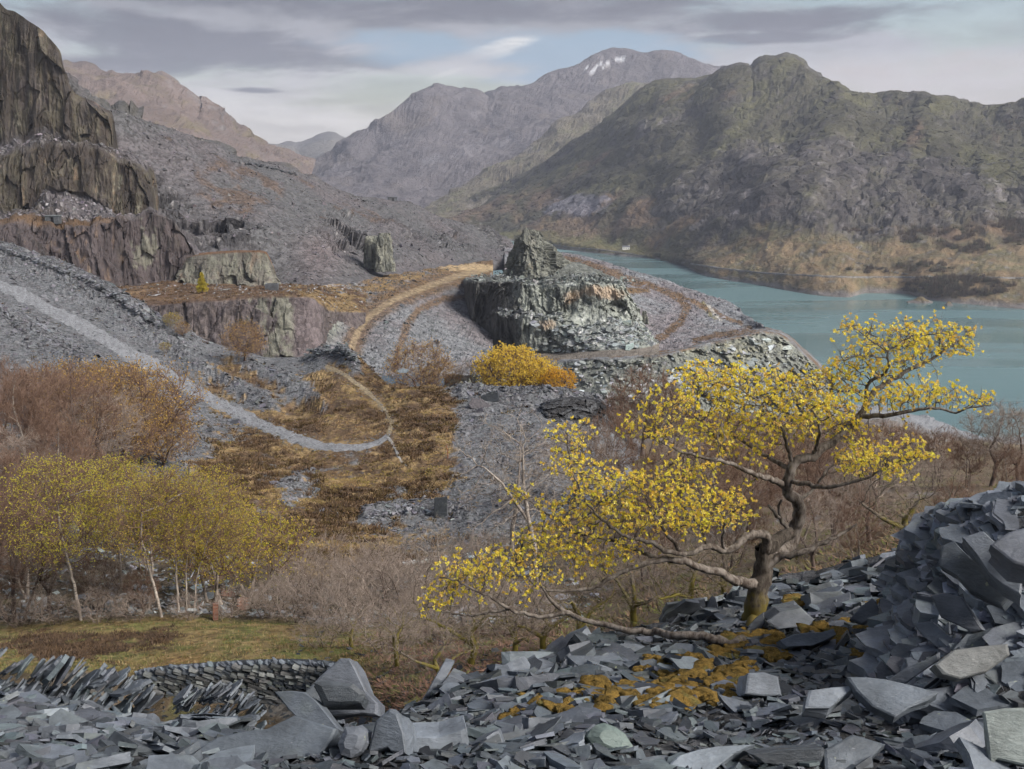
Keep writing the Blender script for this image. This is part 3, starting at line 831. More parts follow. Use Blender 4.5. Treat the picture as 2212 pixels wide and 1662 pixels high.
c = mixc(c, (0.42, 0.40, 0.37), 0.8 * (1 - sstep(d + 2 * n2, 2, 4)))
s.build('slate_tip_hillside', M_scree, c, smooth=False, kind='structure', label='pale slate tip sloping from the pinnacle to the lake')
S_tipr = s

# ---- bench cliff below the pinnacle
B0 = [(1000, 600, 500), (1100, 600, 490), (1250, 606, 480), (1345, 612, 480), (1358, 636, 480)]
B1 = [(1002, 612, 440), (1010, 609, 424), (1040, 607, 416), (1100, 607, 408), (1125, 611, 402), (1160, 612, 404), (1210, 615, 402), (1270, 618, 399), (1318, 613, 401), (1340, 612, 406), (1350, 625, 420), (1358, 640, 460)]
B2 = [(1006, 690, 438), (1014, 686, 421), (1035, 684, 413), (1070, 674, 406), (1120, 675, 398), (1200, 673, 398), (1250, 668, 397), (1300, 655, 397), (1345, 650, 400), (1370, 672, 405), (1385, 690, 412), (1394, 705, 445)]
B2b = [(1006, 694, 438), (1014, 691, 420), (1035, 690, 412), (1070, 683, 403), (1120, 686, 393), (1200, 690, 391), (1250, 696, 388), (1300, 692, 390), (1345, 690, 394), (1370, 698, 400), (1390, 706, 409), (1397, 712, 445)]
B3 = [(1010, 748, 436), (1018, 748, 418), (1040, 750, 409), (1100, 756, 398), (1130, 760, 390), (1200, 762, 384), (1250, 760, 376), (1300, 757, 370), (1345, 754, 367), (1385, 752, 368), (1410, 746, 376), (1424, 740, 400)]
B4 = [(1002, 768, 412), (1100, 774, 388), (1200, 777, 372), (1300, 770, 360), (1424, 764, 358)]
s = Sheet([back(B0, 10, 1.1), B0, B1, B2, B2b, B3, B4, back(B4, 12, 0.99)], 1.9, smooth_v=False)
face = np.clip(sstep(s.v, 2.0, 2.05) * (1 - sstep(s.v, 4.96, 5.0)), 0, 1)
rd, c1, c3 = rock_displace(s, 5.0, 10.0, 71, 0.8, 1.2)
right = sstep(s.px, 1100, 1230) * sstep(s.v, 3.0, 3.6)
lay = worley(s.V + 2 * fbm(s.V, 8, 3)[..., None], (7, 7, 1.7), 9)
s.push(face * (rd * (1 - 0.6 * right) + right * 3.0 * (lay[2] - 0.5)), (0.1, -0.98, 0.1))
s.push((1 - face) * (0.8 * (worley(s.V, 1.5, 3)[2] - 0.4) + 0.5 * fbm(s.V, 5, 3)) * (1 - sstep(s.v, 4.9, 5.0)), (0, 0, 1))
s.push(3.0 * fbm(s.V, (14, 14, 300), 4, 0.6, seed=76) * sstep(s.v, 1.5, 2.0) * (1 - sstep(s.v, 4.2, 4.9)), (0, 0, 1))
n = fbm(s.V, (14, 14, 18), 4, 0.6, seed=73); n2 = fbm(s.V, (1.8, 1.8, 9), 4, 0.6, seed=74); n3 = fbm(s.V, (3.5, 3.5, 0.9), 3, 0.65, seed=75)
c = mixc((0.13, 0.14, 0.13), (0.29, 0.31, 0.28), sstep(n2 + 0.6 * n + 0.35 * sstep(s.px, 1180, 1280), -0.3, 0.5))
c = mixc(c, (0.066, 0.063, 0.062), 0.85 * sstep(s.px + 14 * n, 1140, 1090))  # left face painted darker, for the side turned from the sun
c = mixc(c, (0.055, 0.06, 0.058), 0.7 * sstep(-n2 + 0.5 * c3, 0.45, 0.8))
pale = np.exp(-((s.px - 1300) / 55) ** 2 - ((s.py - 634) / 18) ** 2) + 0.8 * np.exp(-((s.px - 1180) / 26) ** 2 - ((s.py - 705) / 16) ** 2) + 0.7 * np.exp(-((s.px - 1230) / 25) ** 2 - ((s.py - 645) / 20) ** 2)
c = mixc(c, (0.36, 0.285, 0.215), np.clip(sstep(pale + 0.35 * n2, 0.35, 0.8), 0, 1) * 0.95)
c = mixc(c, (0.50, 0.51, 0.50), face * right * sstep(n3 + 0.7 * np.exp(-((s.px - 1320) / 60) ** 2 - ((s.py - 720) / 30) ** 2), 0.42, 0.7))
rub = (1 - face) * sstep(s.v, 1.0, 1.3) + face * np.exp(-((s.px - 1310) / 50) ** 2 - ((s.py - 715) / 26) ** 2) * 0.8
c = mixc(c, mixc((0.16, 0.175, 0.165), (0.36, 0.38, 0.37), sstep(n3 + n2, 0.1, 0.7)), np.clip(rub, 0, 1) * 0.85 * (1 - sstep(s.v, 4.9, 5.02)))
c = mixc(c, mixc(HEATH * 1.4, (0.18, 0.16, 0.14), sstep(s.px, 1080, 1200)), sstep(s.v, 4.98, 5.05))
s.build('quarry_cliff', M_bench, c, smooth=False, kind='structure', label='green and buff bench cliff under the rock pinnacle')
S_bench = s

# ---- lowest cliff with the blunt headland over the lake
C0 = [(960, 790, 440), (1100, 766, 430), (1290, 756, 420), (1420, 752, 420), (1510, 738, 430), (1600, 716, 440), (1655, 708, 450), (1700, 722, 460), (1735, 752, 470), (1800, 810, 480)]
C1 = [(960, 800, 402), (1040, 776, 396), (1100, 777, 382), (1200, 780, 364), (1300, 773, 354), (1424, 767, 354), (1500, 750, 366), (1560, 735, 376), (1610, 724, 384), (1648, 716, 390), (1672, 718, 396), (1695, 728, 400), (1725, 754, 404), (1750, 778, 410), (1768, 795, 425), (1785, 815, 470)]
C2 = [(960, 900, 372), (1100, 900, 350), (1200, 905, 335), (1300, 905, 325), (1424, 900, 325), (1560, 880, 336), (1648, 870, 352), (1725, 865, 372), (1768, 860, 395), (1800, 870, 450)]
s = Sheet([back(C0, 120, 1.3), C0, C1, C2, back(C2, 60, 0.96)], 2.5, smooth_v=False)
face = sstep(s.v, 2.0, 2.06)
rd, c1, c3 = rock_displace(s, 4.6, 10.0, 81, 0.7, 1.2)
lay = worley(s.V + 2 * fbm(s.V, 8, 3)[..., None], (7, 7, 1.7), 10)
s.push(face * (rd * 0.75 + 2.6 * (lay[2] - 0.5)), (0.1, -0.98, 0.1))
s.push((1 - face) * 0.6 * fbm(s.V, 6, 4), (0, 0, 1))
n = fbm(s.V, (14, 14, 18), 4, 0.6, seed=83); n2 = fbm(s.V, (1.8, 1.8, 7), 4, 0.6, seed=84); n3 = fbm(s.V, (4.5, 4.5, 0.9), 3, 0.65, seed=85)
c = mixc((0.14, 0.15, 0.142), (0.25, 0.262, 0.225), sstep(n2 + 0.6 * n, -0.4, 0.4))
c = mixc(c, (0.055, 0.058, 0.058), 0.7 * sstep(-n2 + 0.5 * c3, 0.45, 0.8))
c = mixc(c, (0.26, 0.24, 0.16), 0.75 * np.exp(-((s.px - 1560) / 80) ** 2 - ((s.py - 755) / 18) ** 2) * sstep(n2, -0.3, 0.3))
c = mixc(c, (0.44, 0.45, 0.44), face * sstep(n3 + 0.15 * n, 0.42, 0.68))
c = mixc(c, mixc(SLATE, HEATH * 1.3, sstep(n + n2 * 0.5, -0.2, 0.3)), 1 - face)
s.build('quarry_cliff', M_bench, c, smooth=False, kind='structure', label='lowest green slate cliff ending in a blunt headland by the lake')
S_low = s

# ------------------------------------------------------------------ the pit behind, the middle ground, the near slopes
# ---- far edge of the pit floor hidden behind the near plateau
# ---- left incline and plateau
J1 = [(-420, 498, 268), (-80, 498, 268), (0, 526, 260), (30, 536, 257), (62, 548, 254), (120, 566, 250), (180, 592, 245), (240, 617, 240), (300, 655, 233), (350, 690, 226), (400, 716, 220), (450, 738, 215), (520, 757, 207), (590, 772, 202), (640, 772, 203), (672, 762, 204), (705, 753, 205), (742, 753, 203), (770, 766, 198), (792, 790, 190), (815, 815, 182), (850, 838, 174), (900, 843, 168), (960, 844, 165), (1040, 841, 163), (1100, 840, 162), (1200, 842, 160), (1250, 846, 160), (1290, 858, 162), (1330, 895, 166), (1400, 980, 172)]
J2 = [(-420, 590, 225), (-80, 590, 225), (0, 620, 215), (120, 665, 206), (240, 722, 194), (400, 830, 170), (550, 905, 150), (650, 900, 152), (705, 850, 166), (742, 830, 170), (800, 865, 160), (850, 890, 152), (960, 890, 150), (1100, 888, 149), (1200, 905, 146), (1290, 935, 143), (1345, 975, 142), (1400, 1020, 142)]
J3 = [(-420, 730, 172), (-80, 730, 172), (0, 760, 165), (120, 800, 158), (240, 850, 150), (400, 930, 135), (550, 1000, 122), (700, 1025, 119), (850, 1020, 120), (960, 1020, 119), (1100, 1030, 116), (1290, 1060, 109), (1345, 1080, 107), (1400, 1110, 105)]
J4 = [(-420, 980, 98), (-80, 980, 98), (0, 1000, 95), (240, 1080, 88), (400, 1130, 85), (550, 1165, 86), (700, 1178, 90), (850, 1180, 90), (1100, 1180, 85), (1290, 1185, 80), (1400, 1210, 74)]
J5 = [(-420, 1345, 48), (-80, 1345, 48), (0, 1342, 48), (240, 1336, 46), (400, 1330, 46), (550, 1332, 46), (700, 1342, 46), (850, 1352, 43), (1100, 1352, 39), (1290, 1350, 36), (1400, 1375, 33)]
J6 = [(-420, 1448, 34), (-80, 1448, 34), (0, 1446, 34), (150, 1442, 34), (290, 1452, 34.4), (420, 1446, 34), (560, 1436, 34), (700, 1438, 33.5), (760, 1445, 32), (900, 1485, 27), (1100, 1500, 22), (1400, 1470, 19)]
J7 = [(-420, 1640, 28), (-80, 1640, 28), (0, 1630, 28), (290, 1545, 32), (420, 1545, 32), (560, 1548, 31.8), (700, 1550, 31), (760, 1560, 29), (900, 1610, 23), (1100, 1600, 18), (1400, 1580, 15)]
s = Sheet([back(J1, 70, 1.06), J1, J2, J3, J4, J5, J6, J7, back(J7, 160, 0.8)], 4.2)
PATH = [(-60, 590), (0, 617), (60, 645), (120, 676), (180, 707), (240, 740), (300, 775), (360, 810), (420, 842), (480, 876), (540, 906), (600, 933), (650, 952), (700, 964), (750, 968), (790, 964), (820, 955), (838, 940)]
UPPER = [(836, 944), (845, 918), (838, 897), (822, 876), (800, 852), (770, 828), (740, 808), (718, 798), (700, 790)]
SPUR = [(838, 945), (848, 960), (858, 980), (868, 998), (880, 1010)]
px, py = s.px, s.py
dp = np.minimum(poly_dist(px, py, PATH), poly_dist(px, py, UPPER) + 6)
m = s.m
n = fbm(s.V, (16, 16, 10), 4, seed=91); n2 = fbm(s.V, 4.0, 4, 0.6, seed=92); n3 = fbm(s.V, 1.2, 3, 0.6, seed=93); n4 = fbm(s.V, (6, 6, 3), 4, 0.6, seed=94)
flatpath = sstep(dp, 14, 34)
near = sstep(s.v, 4.5, 5.2)
# slate banks: ridges that run beside the path and the edge of the tip
bank = np.zeros(px.shape)
for pts, w, h in (([(0, 545), (120, 585), (240, 640), (330, 700), (400, 735)], 26, 2.6), ([(330, 730), (420, 790), (520, 840), (590, 880)], 16, 1.2), ([(540, 790), (600, 815), (660, 850), (700, 880)], 16, 1.4), ([(0, 690), (90, 730), (200, 800), (300, 870), (370, 910)], 26, 1.8),
                  ([(690, 765), (735, 765), (770, 795)], 16, 1.6), ([(1000, 850), (1100, 852), (1230, 855), (1290, 872)], 12, 1.0), ([(790, 1118), (850, 1105), (950, 1100), (1010, 1110)], 15, 1.6), ([(620, 1090), (600, 1060), (640, 1040)], 16, 0.7)):
    bank = np.maximum(bank, 0.62 * h * np.exp(-(poly_dist(px, py, pts) / w) ** 2))
bumps = (0.9 * n + 0.55 * n4) * flatpath * (1 - 0.6 * near) + bank
rubble = sstep(n2 + 0.3 * n + bank * 0.5, 0.0, 0.5)
bumps += flatpath * (1 - near) * rubble * 0.55 * (worley(s.V, (1.3, 1.3, 0.7), 11)[2] - 0.5)
edge = np.clip(np.abs(s.v - 1) * 8, 0.25, 1)
bumps = np.where(s.v > 5.9, bumps * 0.3, bumps)
s.push(bumps * edge, (0, 0, 1))
# masks
heath = n + 0.45 * n2 + 0.15 * n3
heath = heath + 1.1 * np.exp(-((px - 730) / 150) ** 2 - ((py - 905) / 70) ** 2) - 1.0 * sstep(px + 70 * n + 60 * n2, 950, 1070) * (1 - sstep(py, 1120, 1190)) - 0.5 * sstep(px, 330, 200) * sstep(py, 1000, 900)
heath = heath + 0.9 * np.exp(-((px - 640) / 240) ** 2 - ((py - 1170) / 70) ** 2) + 0.8 * np.exp(-((px - 500) / 80) ** 2 - ((py - 1000) / 60) ** 2) + 0.8 * np.exp(-((px - 480) / 60) ** 2 - ((py - 800) / 30) ** 2) + 0.9 * np.exp(-((px - 920) / 50) ** 2 - ((py - 930) / 60) ** 2)
heath = heath + 0.5 * n3 - 0.9 * bank - 0.9 * np.exp(-((px - 650) / 50) ** 2 - ((py - 1055) / 40) ** 2) - 1.0 * np.exp(-((px - 650) / 60) ** 2 - ((py - 830) / 40) ** 2) + 0.5 * sstep(px, 560, 640) * sstep(py, 1150, 1000) - 0.12 + 0.75 * sstep(px + 60 * n2, 360, 520) * sstep(px + 70 * n + 60 * n2, 1040, 920) * sstep(py, 770, 830) * (1 - 0.8 * np.clip(bank, 0, 1))
heath = heath + 0.45 * fbm(s.V, (9, 9, 5), 4, 0.65, seed=97) - 0.34
hm = sstep(heath, 0.08, 0.36)
c = mixc(SLATE * 0.72, SLATE_P * 0.72, sstep(n2 + n3, 0.0, 0.6) * 0.6)  # slate ground darkened so gaps between the rubble read as shade
c = mixc(c, SLATE_D, 0.6 * sstep(n3 + 0.4 * bank, 0.35, 0.7))
c = mixc(c, SLATE * 1.2, 0.5 * sstep(-n3 + 0.3 * n2, 0.3, 0.7))
hc = mixc(HEATH, GOLD * 1.05, sstep(n2 * 0.8 + n3 * 0.7 + 0.25 * sstep(py, 1000, 1180) + 0.1, 0.05, 0.45))
hc = mixc(hc, HEATH_D, 0.8 * sstep(-n2 + 0.5 * n3, 0.15, 0.5))
c = mixc(c, hc, hm)
hm0 = hm.copy()
# near woodland floor: leaf litter and broken slate
wood = sstep(s.v + 0.25 * n - 0.45 * np.exp(-((px - 690) / 150) ** 2), 3.75, 4.15)
wc = mixc((0.075, 0.056, 0.036), (0.105, 0.098, 0.09), sstep(n2 + 0.4 * n3, 0.0, 0.5))
wc = mixc(wc, GREEN * 0.8, 0.5 * sstep(n3 - n2, 0.3, 0.7))
c = mixc(c, wc, wood)
# grass terrace
n5 = fbm(s.V, 1.6, 4, 0.6, seed=95); n6 = fbm(s.V, 0.45, 3, 0.6, seed=96)
gm = sstep(s.v + 0.06 * n5, 4.98, 5.08) * (1 - sstep(s.v, 6.0, 6.1)) * (1 - sstep(px + 30 * n5, 760, 900))
gc = mixc(GREEN * 0.9, (0.17, 0.125, 0.06), sstep(n5 + 0.5 * n6, -0.45, 0.25))
gc = mixc(gc, (0.062, 0.040, 0.026), sstep(n5 * 0.9 + 0.3 * n6 + 1.1 * np.exp(-((px - 150) / 150) ** 2 - ((py - 1400) / 30) ** 2) + 0.7 * np.exp(-((px - 340) / 40) ** 2 - ((py - 1385) / 22) ** 2), 0.5, 0.75))
gc = mixc(gc, (0.24, 0.13, 0.06), 0.7 * np.exp(-((px - 400) / 60) ** 2 - ((py - 1425) / 15) ** 2))
c = mixc(c, gc, gm)
leaf = sstep(s.v, 5.0, 5.3) * sstep(px + 40 * n5, 760, 880)
c = mixc(c, mixc((0.14, 0.085, 0.065), (0.10, 0.095, 0.05), sstep(n5, 0.0, 0.4)), leaf)
s.build('hillside', M_mid, c, smooth=False, kind='structure', label='old slate tip with heather, rubble banks and a grassy terrace')
S_mid = s
S_mid.hm, S_mid.bank, S_mid.dp, S_mid.wood, S_mid.gm = hm, bank, dp, wood, gm

# ---- gravel paths as strips on that ground
M_path = terrain_mat('pale_gravel', 0.18, 0.30, 0.9, 0.06, vor=0.5)


def strip(name, pts, widths, sheet, colour, lift, label, mat=None):
    pts = np.asarray(pts, float)
    L = np.concatenate([[0], np.cumsum(np.hypot(*np.diff(pts, axis=0).T))])
    q = np.arange(0, L[-1], 4.0)
    cx_, cy_ = hermite(q, L, pts[:, 0]), hermite(q, L, pts[:, 1])
    w = np.interp(q, L, widths)
    tx, ty = np.gradient(cx_), np.gradient(cy_)
    ln = np.hypot(tx, ty); nx, ny = -ty / ln, tx / ln
    k = 7
    off = np.linspace(-1, 1, k)
    jit = 1 + 0.30 * np.random.default_rng(5).normal(size=(len(q), 2))
    V = np.zeros((len(q), k, 3))
    for j, o in enumerate(off):
        sc = np.where(o < 0, jit[:, 0], jit[:, 1])
        V[:, j] = sheet.at(cx_ + nx * w * o * sc, cy_ + ny * w * o * sc)
    V[..., 2] += lift
    V[:, 0, 2] -= lift * 1.6; V[:, -1, 2] -= lift * 1.6
    for _ in range(2):
        V[1:-1] = (V[:-2] + 2 * V[1:-1] + V[2:]) / 4
    i = np.arange(len(q) * k).reshape(len(q), k)
    f = np.stack([i[:-1, :-1], i[:-1, 1:], i[1:, 1:], i[1:, :-1]], -1).reshape(-1, 4)
    nn = np.cross(V[1, 0] - V[0, 0], V[0, -1] - V[0, 0])
    if nn[2] > 0:
        f = f[:, ::-1]
    cc = mixc(colour * 0.85, colour * 1.15, sstep(fbm(V, 1.5, 4), -0.4, 0.4))
    return obj(name, mesh_np(name, V, [f], mat or M_path, True, cc), kind='structure', label=label)


strip('path', UPPER, [5, 5, 5, 5, 4.5, 5, 6, 6, 4], S_mid, np.array((0.215, 0.175, 0.115)), 0.05, 'thin straw coloured track climbing back from the bend of the gravel path')
strip('path', PATH, [15, 15, 15, 15, 16, 16, 16, 16, 15, 15, 15, 14, 12, 10, 8, 7, 6, 5], S_mid, np.array((0.185, 0.192, 0.207)), 0.08, 'pale slate gravel path descending the tip and hooking back')
strip('path', SPUR, [4, 4, 4, 3.5, 3], S_mid, np.array((0.25, 0.25, 0.25)), 0.07, 'thin side path leaving the bend of the gravel path')

# ---- wooded slope to the right, down to the lake
L1 = [(1130, 915, 400), (1500, 868, 480), (1700, 868, 560), (1800, 872, 640), (1900, 884, 640), (1980, 896, 640), (2040, 912, 620), (2080, 936, 590), (2200, 950, 570), (2400, 960, 560), (2900, 960, 560)]
L2 = [(1130, 935, 250), (1500, 885, 330), (1700, 890, 400), (1900, 915, 420), (2060, 952, 400), (2400, 975, 390), (2900, 975, 390)]
L3 = [(1130, 1010, 146), (1290, 990, 150), (1500, 985, 150), (1700, 985, 160), (1900, 980, 175), (2060, 985, 180), (2400, 990, 180), (2900, 990, 180)]
L4 = [(1130, 1160, 88), (1290, 1145, 82), (1500, 1130, 76), (1700, 1105, 70), (1900, 1085, 66), (2060, 1075, 63), (2400, 1060, 60), (2900, 1060, 60)]
L5 = [(1130, 1368, 38), (1290, 1352, 34.5), (1500, 1325, 28), (1700, 1290, 24), (1900, 1240, 22), (2060, 1180, 20), (2400, 1120, 20), (2900, 1120, 20)]
L6 = [(1130, 1600, 17), (1290, 1560, 15.5), (1500, 1480, 14.5), (1700, 1400, 14.2), (1900, 1330, 14), (2060, 1300, 13.6), (2400, 1260, 13), (2900, 1260, 13)]
s = Sheet([[(a, b + 12, float(depth_at(a, b + 12, LAKE_Z - 12))) for a, b, c in L1], L1, L2, L3, L4, L5, L6, back(L6, 200, 0.9)], 6.0)
n = fbm(s.V, (16, 16, 10), 4, seed=101); n2 = fbm(s.V, 3.0, 4, 0.6, seed=102); n3 = fbm(s.V, 0.9, 3, 0.6, seed=103)
s.push(np.clip(s.m * 14, 0, 3) * fbm(s.V, (20, 20, 10), 4, seed=104) + np.clip(s.m * 3, 0, .5) * fbm(s.V, 2.5, 3, seed=105), (0, 0, 1))
c = mixc((0.105, 0.075, 0.055), (0.15, 0.115, 0.075), sstep(n2 + 0.5 * n3, -0.3, 0.4))
c = mixc(c, SLATE * 0.9, sstep(n + 0.6 * n2, 0.35, 0.6) * 0.8)
c = mixc(c, GREEN * 0.85, 0.6 * sstep(n3 - n, 0.25, 0.7))
c = mixc(c, SLATE * 1.1, sstep(s.v + 0.2 * n2, 2.2, 1.5))
s.build('hillside', M_near, c, smooth=False, kind='structure', label='leaf strewn wooded slope going down to the lake behind the yellow oak')
S_wood = s

# ---- the slate tip we stand on
F0 = [(-620, 1840, 3.75), (-260, 1840, 3.75), (2500, 1840, 3.75), (3000, 1840, 3.75)]
F1 = [(-620, 1665, 4.7), (-260, 1665, 4.7), (600, 1665, 4.55), (1200, 1665, 4.5), (2500, 1665, 4.45), (3000, 1665, 4.45)]
F2 = [(-620, 1585, 6.3), (-260, 1585, 6.3), (0, 1588, 6.2), (300, 1602, 6.0), (480, 1606, 5.9), (560, 1612, 5.9), (700, 1582, 5.8), (900, 1582, 5.6), (1200, 1560, 5.6), (1600, 1530, 6.0), (1900, 1510, 6.1), (2100, 1500, 6.0), (2500, 1490, 5.8), (3000, 1490, 5.8)]
F3 = [(-620, 1500, 8.3), (-260, 1500, 8.3), (0, 1505, 8.2), (150, 1528, 8.0), (260, 1555, 7.8), (330, 1580, 7.6), (420, 1572, 7.7), (490, 1560, 7.7), (540, 1592, 7.4), (600, 1618, 7.1), (720, 1610, 7.0), (800, 1590, 7.0), (860, 1550, 7.1), (910, 1530, 7.4), (960, 1500, 7.8), (1060, 1468, 8.3), (1160, 1437, 8.7), (1290, 1392, 9.2), (1420, 1366, 9.8), (1520, 1336, 10.6), (1640, 1282, 12.0), (1800, 1252, 12.5), (1960, 1212, 12.6), (2100, 1195, 12.5), (2500, 1150, 12), (3000, 1150, 12)]
s = Sheet([[(a, b + 230, c + 1.2) for a, b, c in F3], [(a, b + 6, c + 0.35) for a, b, c in F3], F3, F2, F1, F0], 10)
s.push(0.06 * fbm(s.V, 0.8, 4, seed=111) + 0.03 * (worley(s.V, (0.25, 0.25, 0.1), 12)[2] - 0.5), (0, 0, 1))
c = mixc((0.030, 0.031, 0.034), (0.065, 0.067, 0.074), sstep(fbm(s.V, 0.3, 4, seed=112), -0.4, 0.4))  # ground painted near black for the shade in gaps between slabs
FRONT = s.build('slate_tip', M_tip, c, smooth=False, kind='structure', label='loose blue grey slate tip in the foreground')
S_front = s
H3 = [(1862, 1545, 5.9), (1960, 1505, 5.6), (2060, 1490, 5.4), (2240, 1480, 5.2), (2500, 1470, 5.0), (3000, 1470, 5.0)]
H2 = [(1895, 1440, 6.6), (1960, 1400, 6.4), (2060, 1370, 6.2), (2240, 1340, 5.95), (2500, 1310, 5.8), (3000, 1310, 5.8)]
H1 = [(1925, 1290, 7.7), (1965, 1250, 7.5), (2020, 1190, 7.2), (2100, 1160, 6.9), (2240, 1140, 6.6), (2500, 1120, 6.4), (3000, 1120, 6.4)]
H0 = [(1955, 1225, 8.3), (1990, 1165, 8.1), (2035, 1108, 7.9), (2075, 1088, 7.75), (2130, 1080, 7.6), (2240, 1066, 7.4), (2500, 1045, 7.2), (3000, 1045, 7.2)]
s = Sheet([[(a, b + 260, c + 1.2) for a, b, c in H0], H0, H1, H2, H3, [(a, b + 60, c * 0.98) for a, b, c in H3]], 7)
s.push(0.05 * fbm(s.V, 0.7, 4, seed=113), None)
c = mixc((0.030, 0.031, 0.034), (0.06, 0.062, 0.068), sstep(fbm(s.V, 0.3, 4, seed=114), -0.4, 0.4))  # near-black base colour stands for shade between the heaped slabs
HEAP = s.build('slate_heap', M_tip, c, smooth=False, kind='structure', label='steep heap of big dark slate blocks at the right edge')
S_heap = s

# ------------------------------------------------------------------ slate slabs
def slate_mat(name, scale=1.0):
    """split slate: blue grey, faint mineral streaks, lichen and scratches; each stone its own shade"""
    m, t = new_mat(name)
    tc = t.new('ShaderNodeTexCoord').outputs['Object']
    pos = t.new('ShaderNodeNewGeometry').outputs['Position']
    rnd = t.new('ShaderNodeObjectInfo').outputs['Random']
    tint = t.new('ShaderNodeAttribute', attribute_name='tint').outputs['Color']
    v = t.vmath('ADD', pos, t.comb(t.math('MULTIPLY', rnd, 17.0), t.math('MULTIPLY', rnd, 9.0), 0))
    shade = t.ramp(rnd, [(0.0, (0.45, 0.47, 0.48)), (0.2, (0.80, 0.83, 0.86)), (0.45, (1.05, 1.05, 1.08)), (0.6, (0.66, 0.64, 0.67)), (0.8, (1.45, 1.48, 1.50)), (1.0, (0.92, 1.02, 0.97))])
    base = t.mix(1.0, tint, shade, 'MULTIPLY')
    cloud = t.noise(v, 4.0 * scale, 5, 0.6)
    f = t.smooth(cloud, 0.3, 0.7, 0.72, 1.30)
    c = t.mix(1.0, base, t.comb(f, f, f), 'MULTIPLY')
    c = t.mix(t.math('MULTIPLY', t.smooth(t.noise(v, 2.2 * scale, 4, 0.6), 0.56, 0.72), 0.35), c, (0.16, 0.185, 0.17))       # greenish bloom
    grain = t.noise(t.mapping(v, (1, 1, 2)), 30 * scale, 5, 0.7)
    fg = t.smooth(grain, 0.3, 0.75, 0.88, 1.14)
    c = t.mix(1.0, c, t.comb(fg, fg, fg), 'MULTIPLY')
    scr = t.noise(t.mapping(v, (3, 22, 9), rot=(0.2, 0.1, 0.7)), 5 * scale, 3, 0.5)
    c = t.mix(t.math('MULTIPLY', t.smooth(scr, 0.70, 0.76), 0.35), c, (0.42, 0.44, 0.46))
    lich = t.math('MULTIPLY', t.smooth(t.noise(v, 30 * scale, 3, 0.6), 0.66, 0.71), t.smooth(t.noise(v, 1.7 * scale, 3), 0.55, 0.68))
    c = t.mix(t.math('MULTIPLY', lich, 0.7), c, (0.34, 0.37, 0.22))
    h = t.math('ADD', t.noise(t.mapping(v, (1, 1, 3)), 9 * scale, 6, 0.65), t.math('MULTIPLY', grain, 0.3))
    finish(t, c, t.smooth(cloud, 0.3, 0.7, 0.66, 0.48), t.bump(h, 0.55, 0.025 / scale), 0.38)
    return m


M_slab = slate_mat('split_slate')
M_slab_far = slate_mat('split_slate_rubble', 0.25)
SL = np.array((0.106, 0.120, 0.139))


def lamina(rng, n, z0, z1, rx, ry, jag=0.12, off=(0, 0), skew=0.1):
    """one split layer: jagged polygon with top, bottom and broken edge"""
    a = np.sort(rng.random(n) * 0.55 / n + np.arange(n) / n) * 2 * math.pi + rng.random() * 6.28
    rad = 1 - rng.random(n) * 0.38
    p = np.stack([np.cos(a) * rad * rx, np.sin(a) * rad * ry], -1)
    # subdivide edges with a little raggedness
    mid = (p + np.roll(p, -1, 0)) / 2
    e = np.roll(p, -1, 0) - p
    nrm = np.stack([e[:, 1], -e[:, 0]], -1)
    mid = mid + nrm * rng.normal(0, jag * 0.55, (n, 1)) + e * rng.normal(0, 0.12, (n, 1))
    o = np.empty((2 * n, 2)); o[0::2] = p; o[1::2] = mid
    o = o + np.asarray(off)
    k = len(o)
    low = o * (1 + rng.normal(0, 0.03, (k, 1))) + rng.normal(0, skew * (z1 - z0), 2)
    tz = rng.normal(0, 0.10, 2) * (z1 - z0) / max(rx, ry)
    top = np.column_stack([o, z1 + o @ tz + rng.normal(0, 0.03 * (z1 - z0), k)])
    bot = np.column_stack([low, np.full(k, z0)])
    V = np.concatenate([top, bot])
    i = np.arange(k); j = (i + 1) % k
    return V, [i[::1]], [i[::-1] + k], np.stack([i, i + k, j + k, j], -1)


def slab_mesh(name, rng, rx=0.5, ry=0.36, th=0.1, layers=2, n=None):
    V, ng, qd = [], [], []
    b = 0
    z = -th / 2
    cuts = np.sort(rng.random(layers - 1)) if layers > 1 else []
    zs = np.concatenate([[-th / 2], -th / 2 + th * np.asarray(cuts), [th / 2]])
    for L in range(layers):
        sc = 1 - 0.13 * L * rng.random()
        v, t_, bt, q = lamina(rng, n or rng.integers(5, 8), zs[L] - (0.002 if L else 0), zs[L + 1], rx * sc, ry * sc, off=(rng.normal(0, 0.06, 2) * rx if L else (0, 0)))
        V.append(v); qd.append(q + b)
        ng.append((t_[0] + b)[None]); ng.append((bt[0] + b)[None])
        b += len(v)
    return mesh_np(name, np.concatenate(V), [np.concatenate(qd)] + ng, M_slab, False, np.tile(SL, (b, 1)))


_r = np.random.default_rng(11)
SLABS = [slab_mesh('slate_slab', _r, 0.5, 0.5 * _r.uniform(0.5, 0.9), _r.uniform(0.04, 0.115), int(_r.integers(1, 4))) for _ in range(26)]
BLOCKS = [slab_mesh('slate_block', _r, 0.5, 0.5 * _r.uniform(0.6, 0.95), _r.uniform(0.25, 0.45), int(_r.integers(2, 5))) for _ in range(10)]


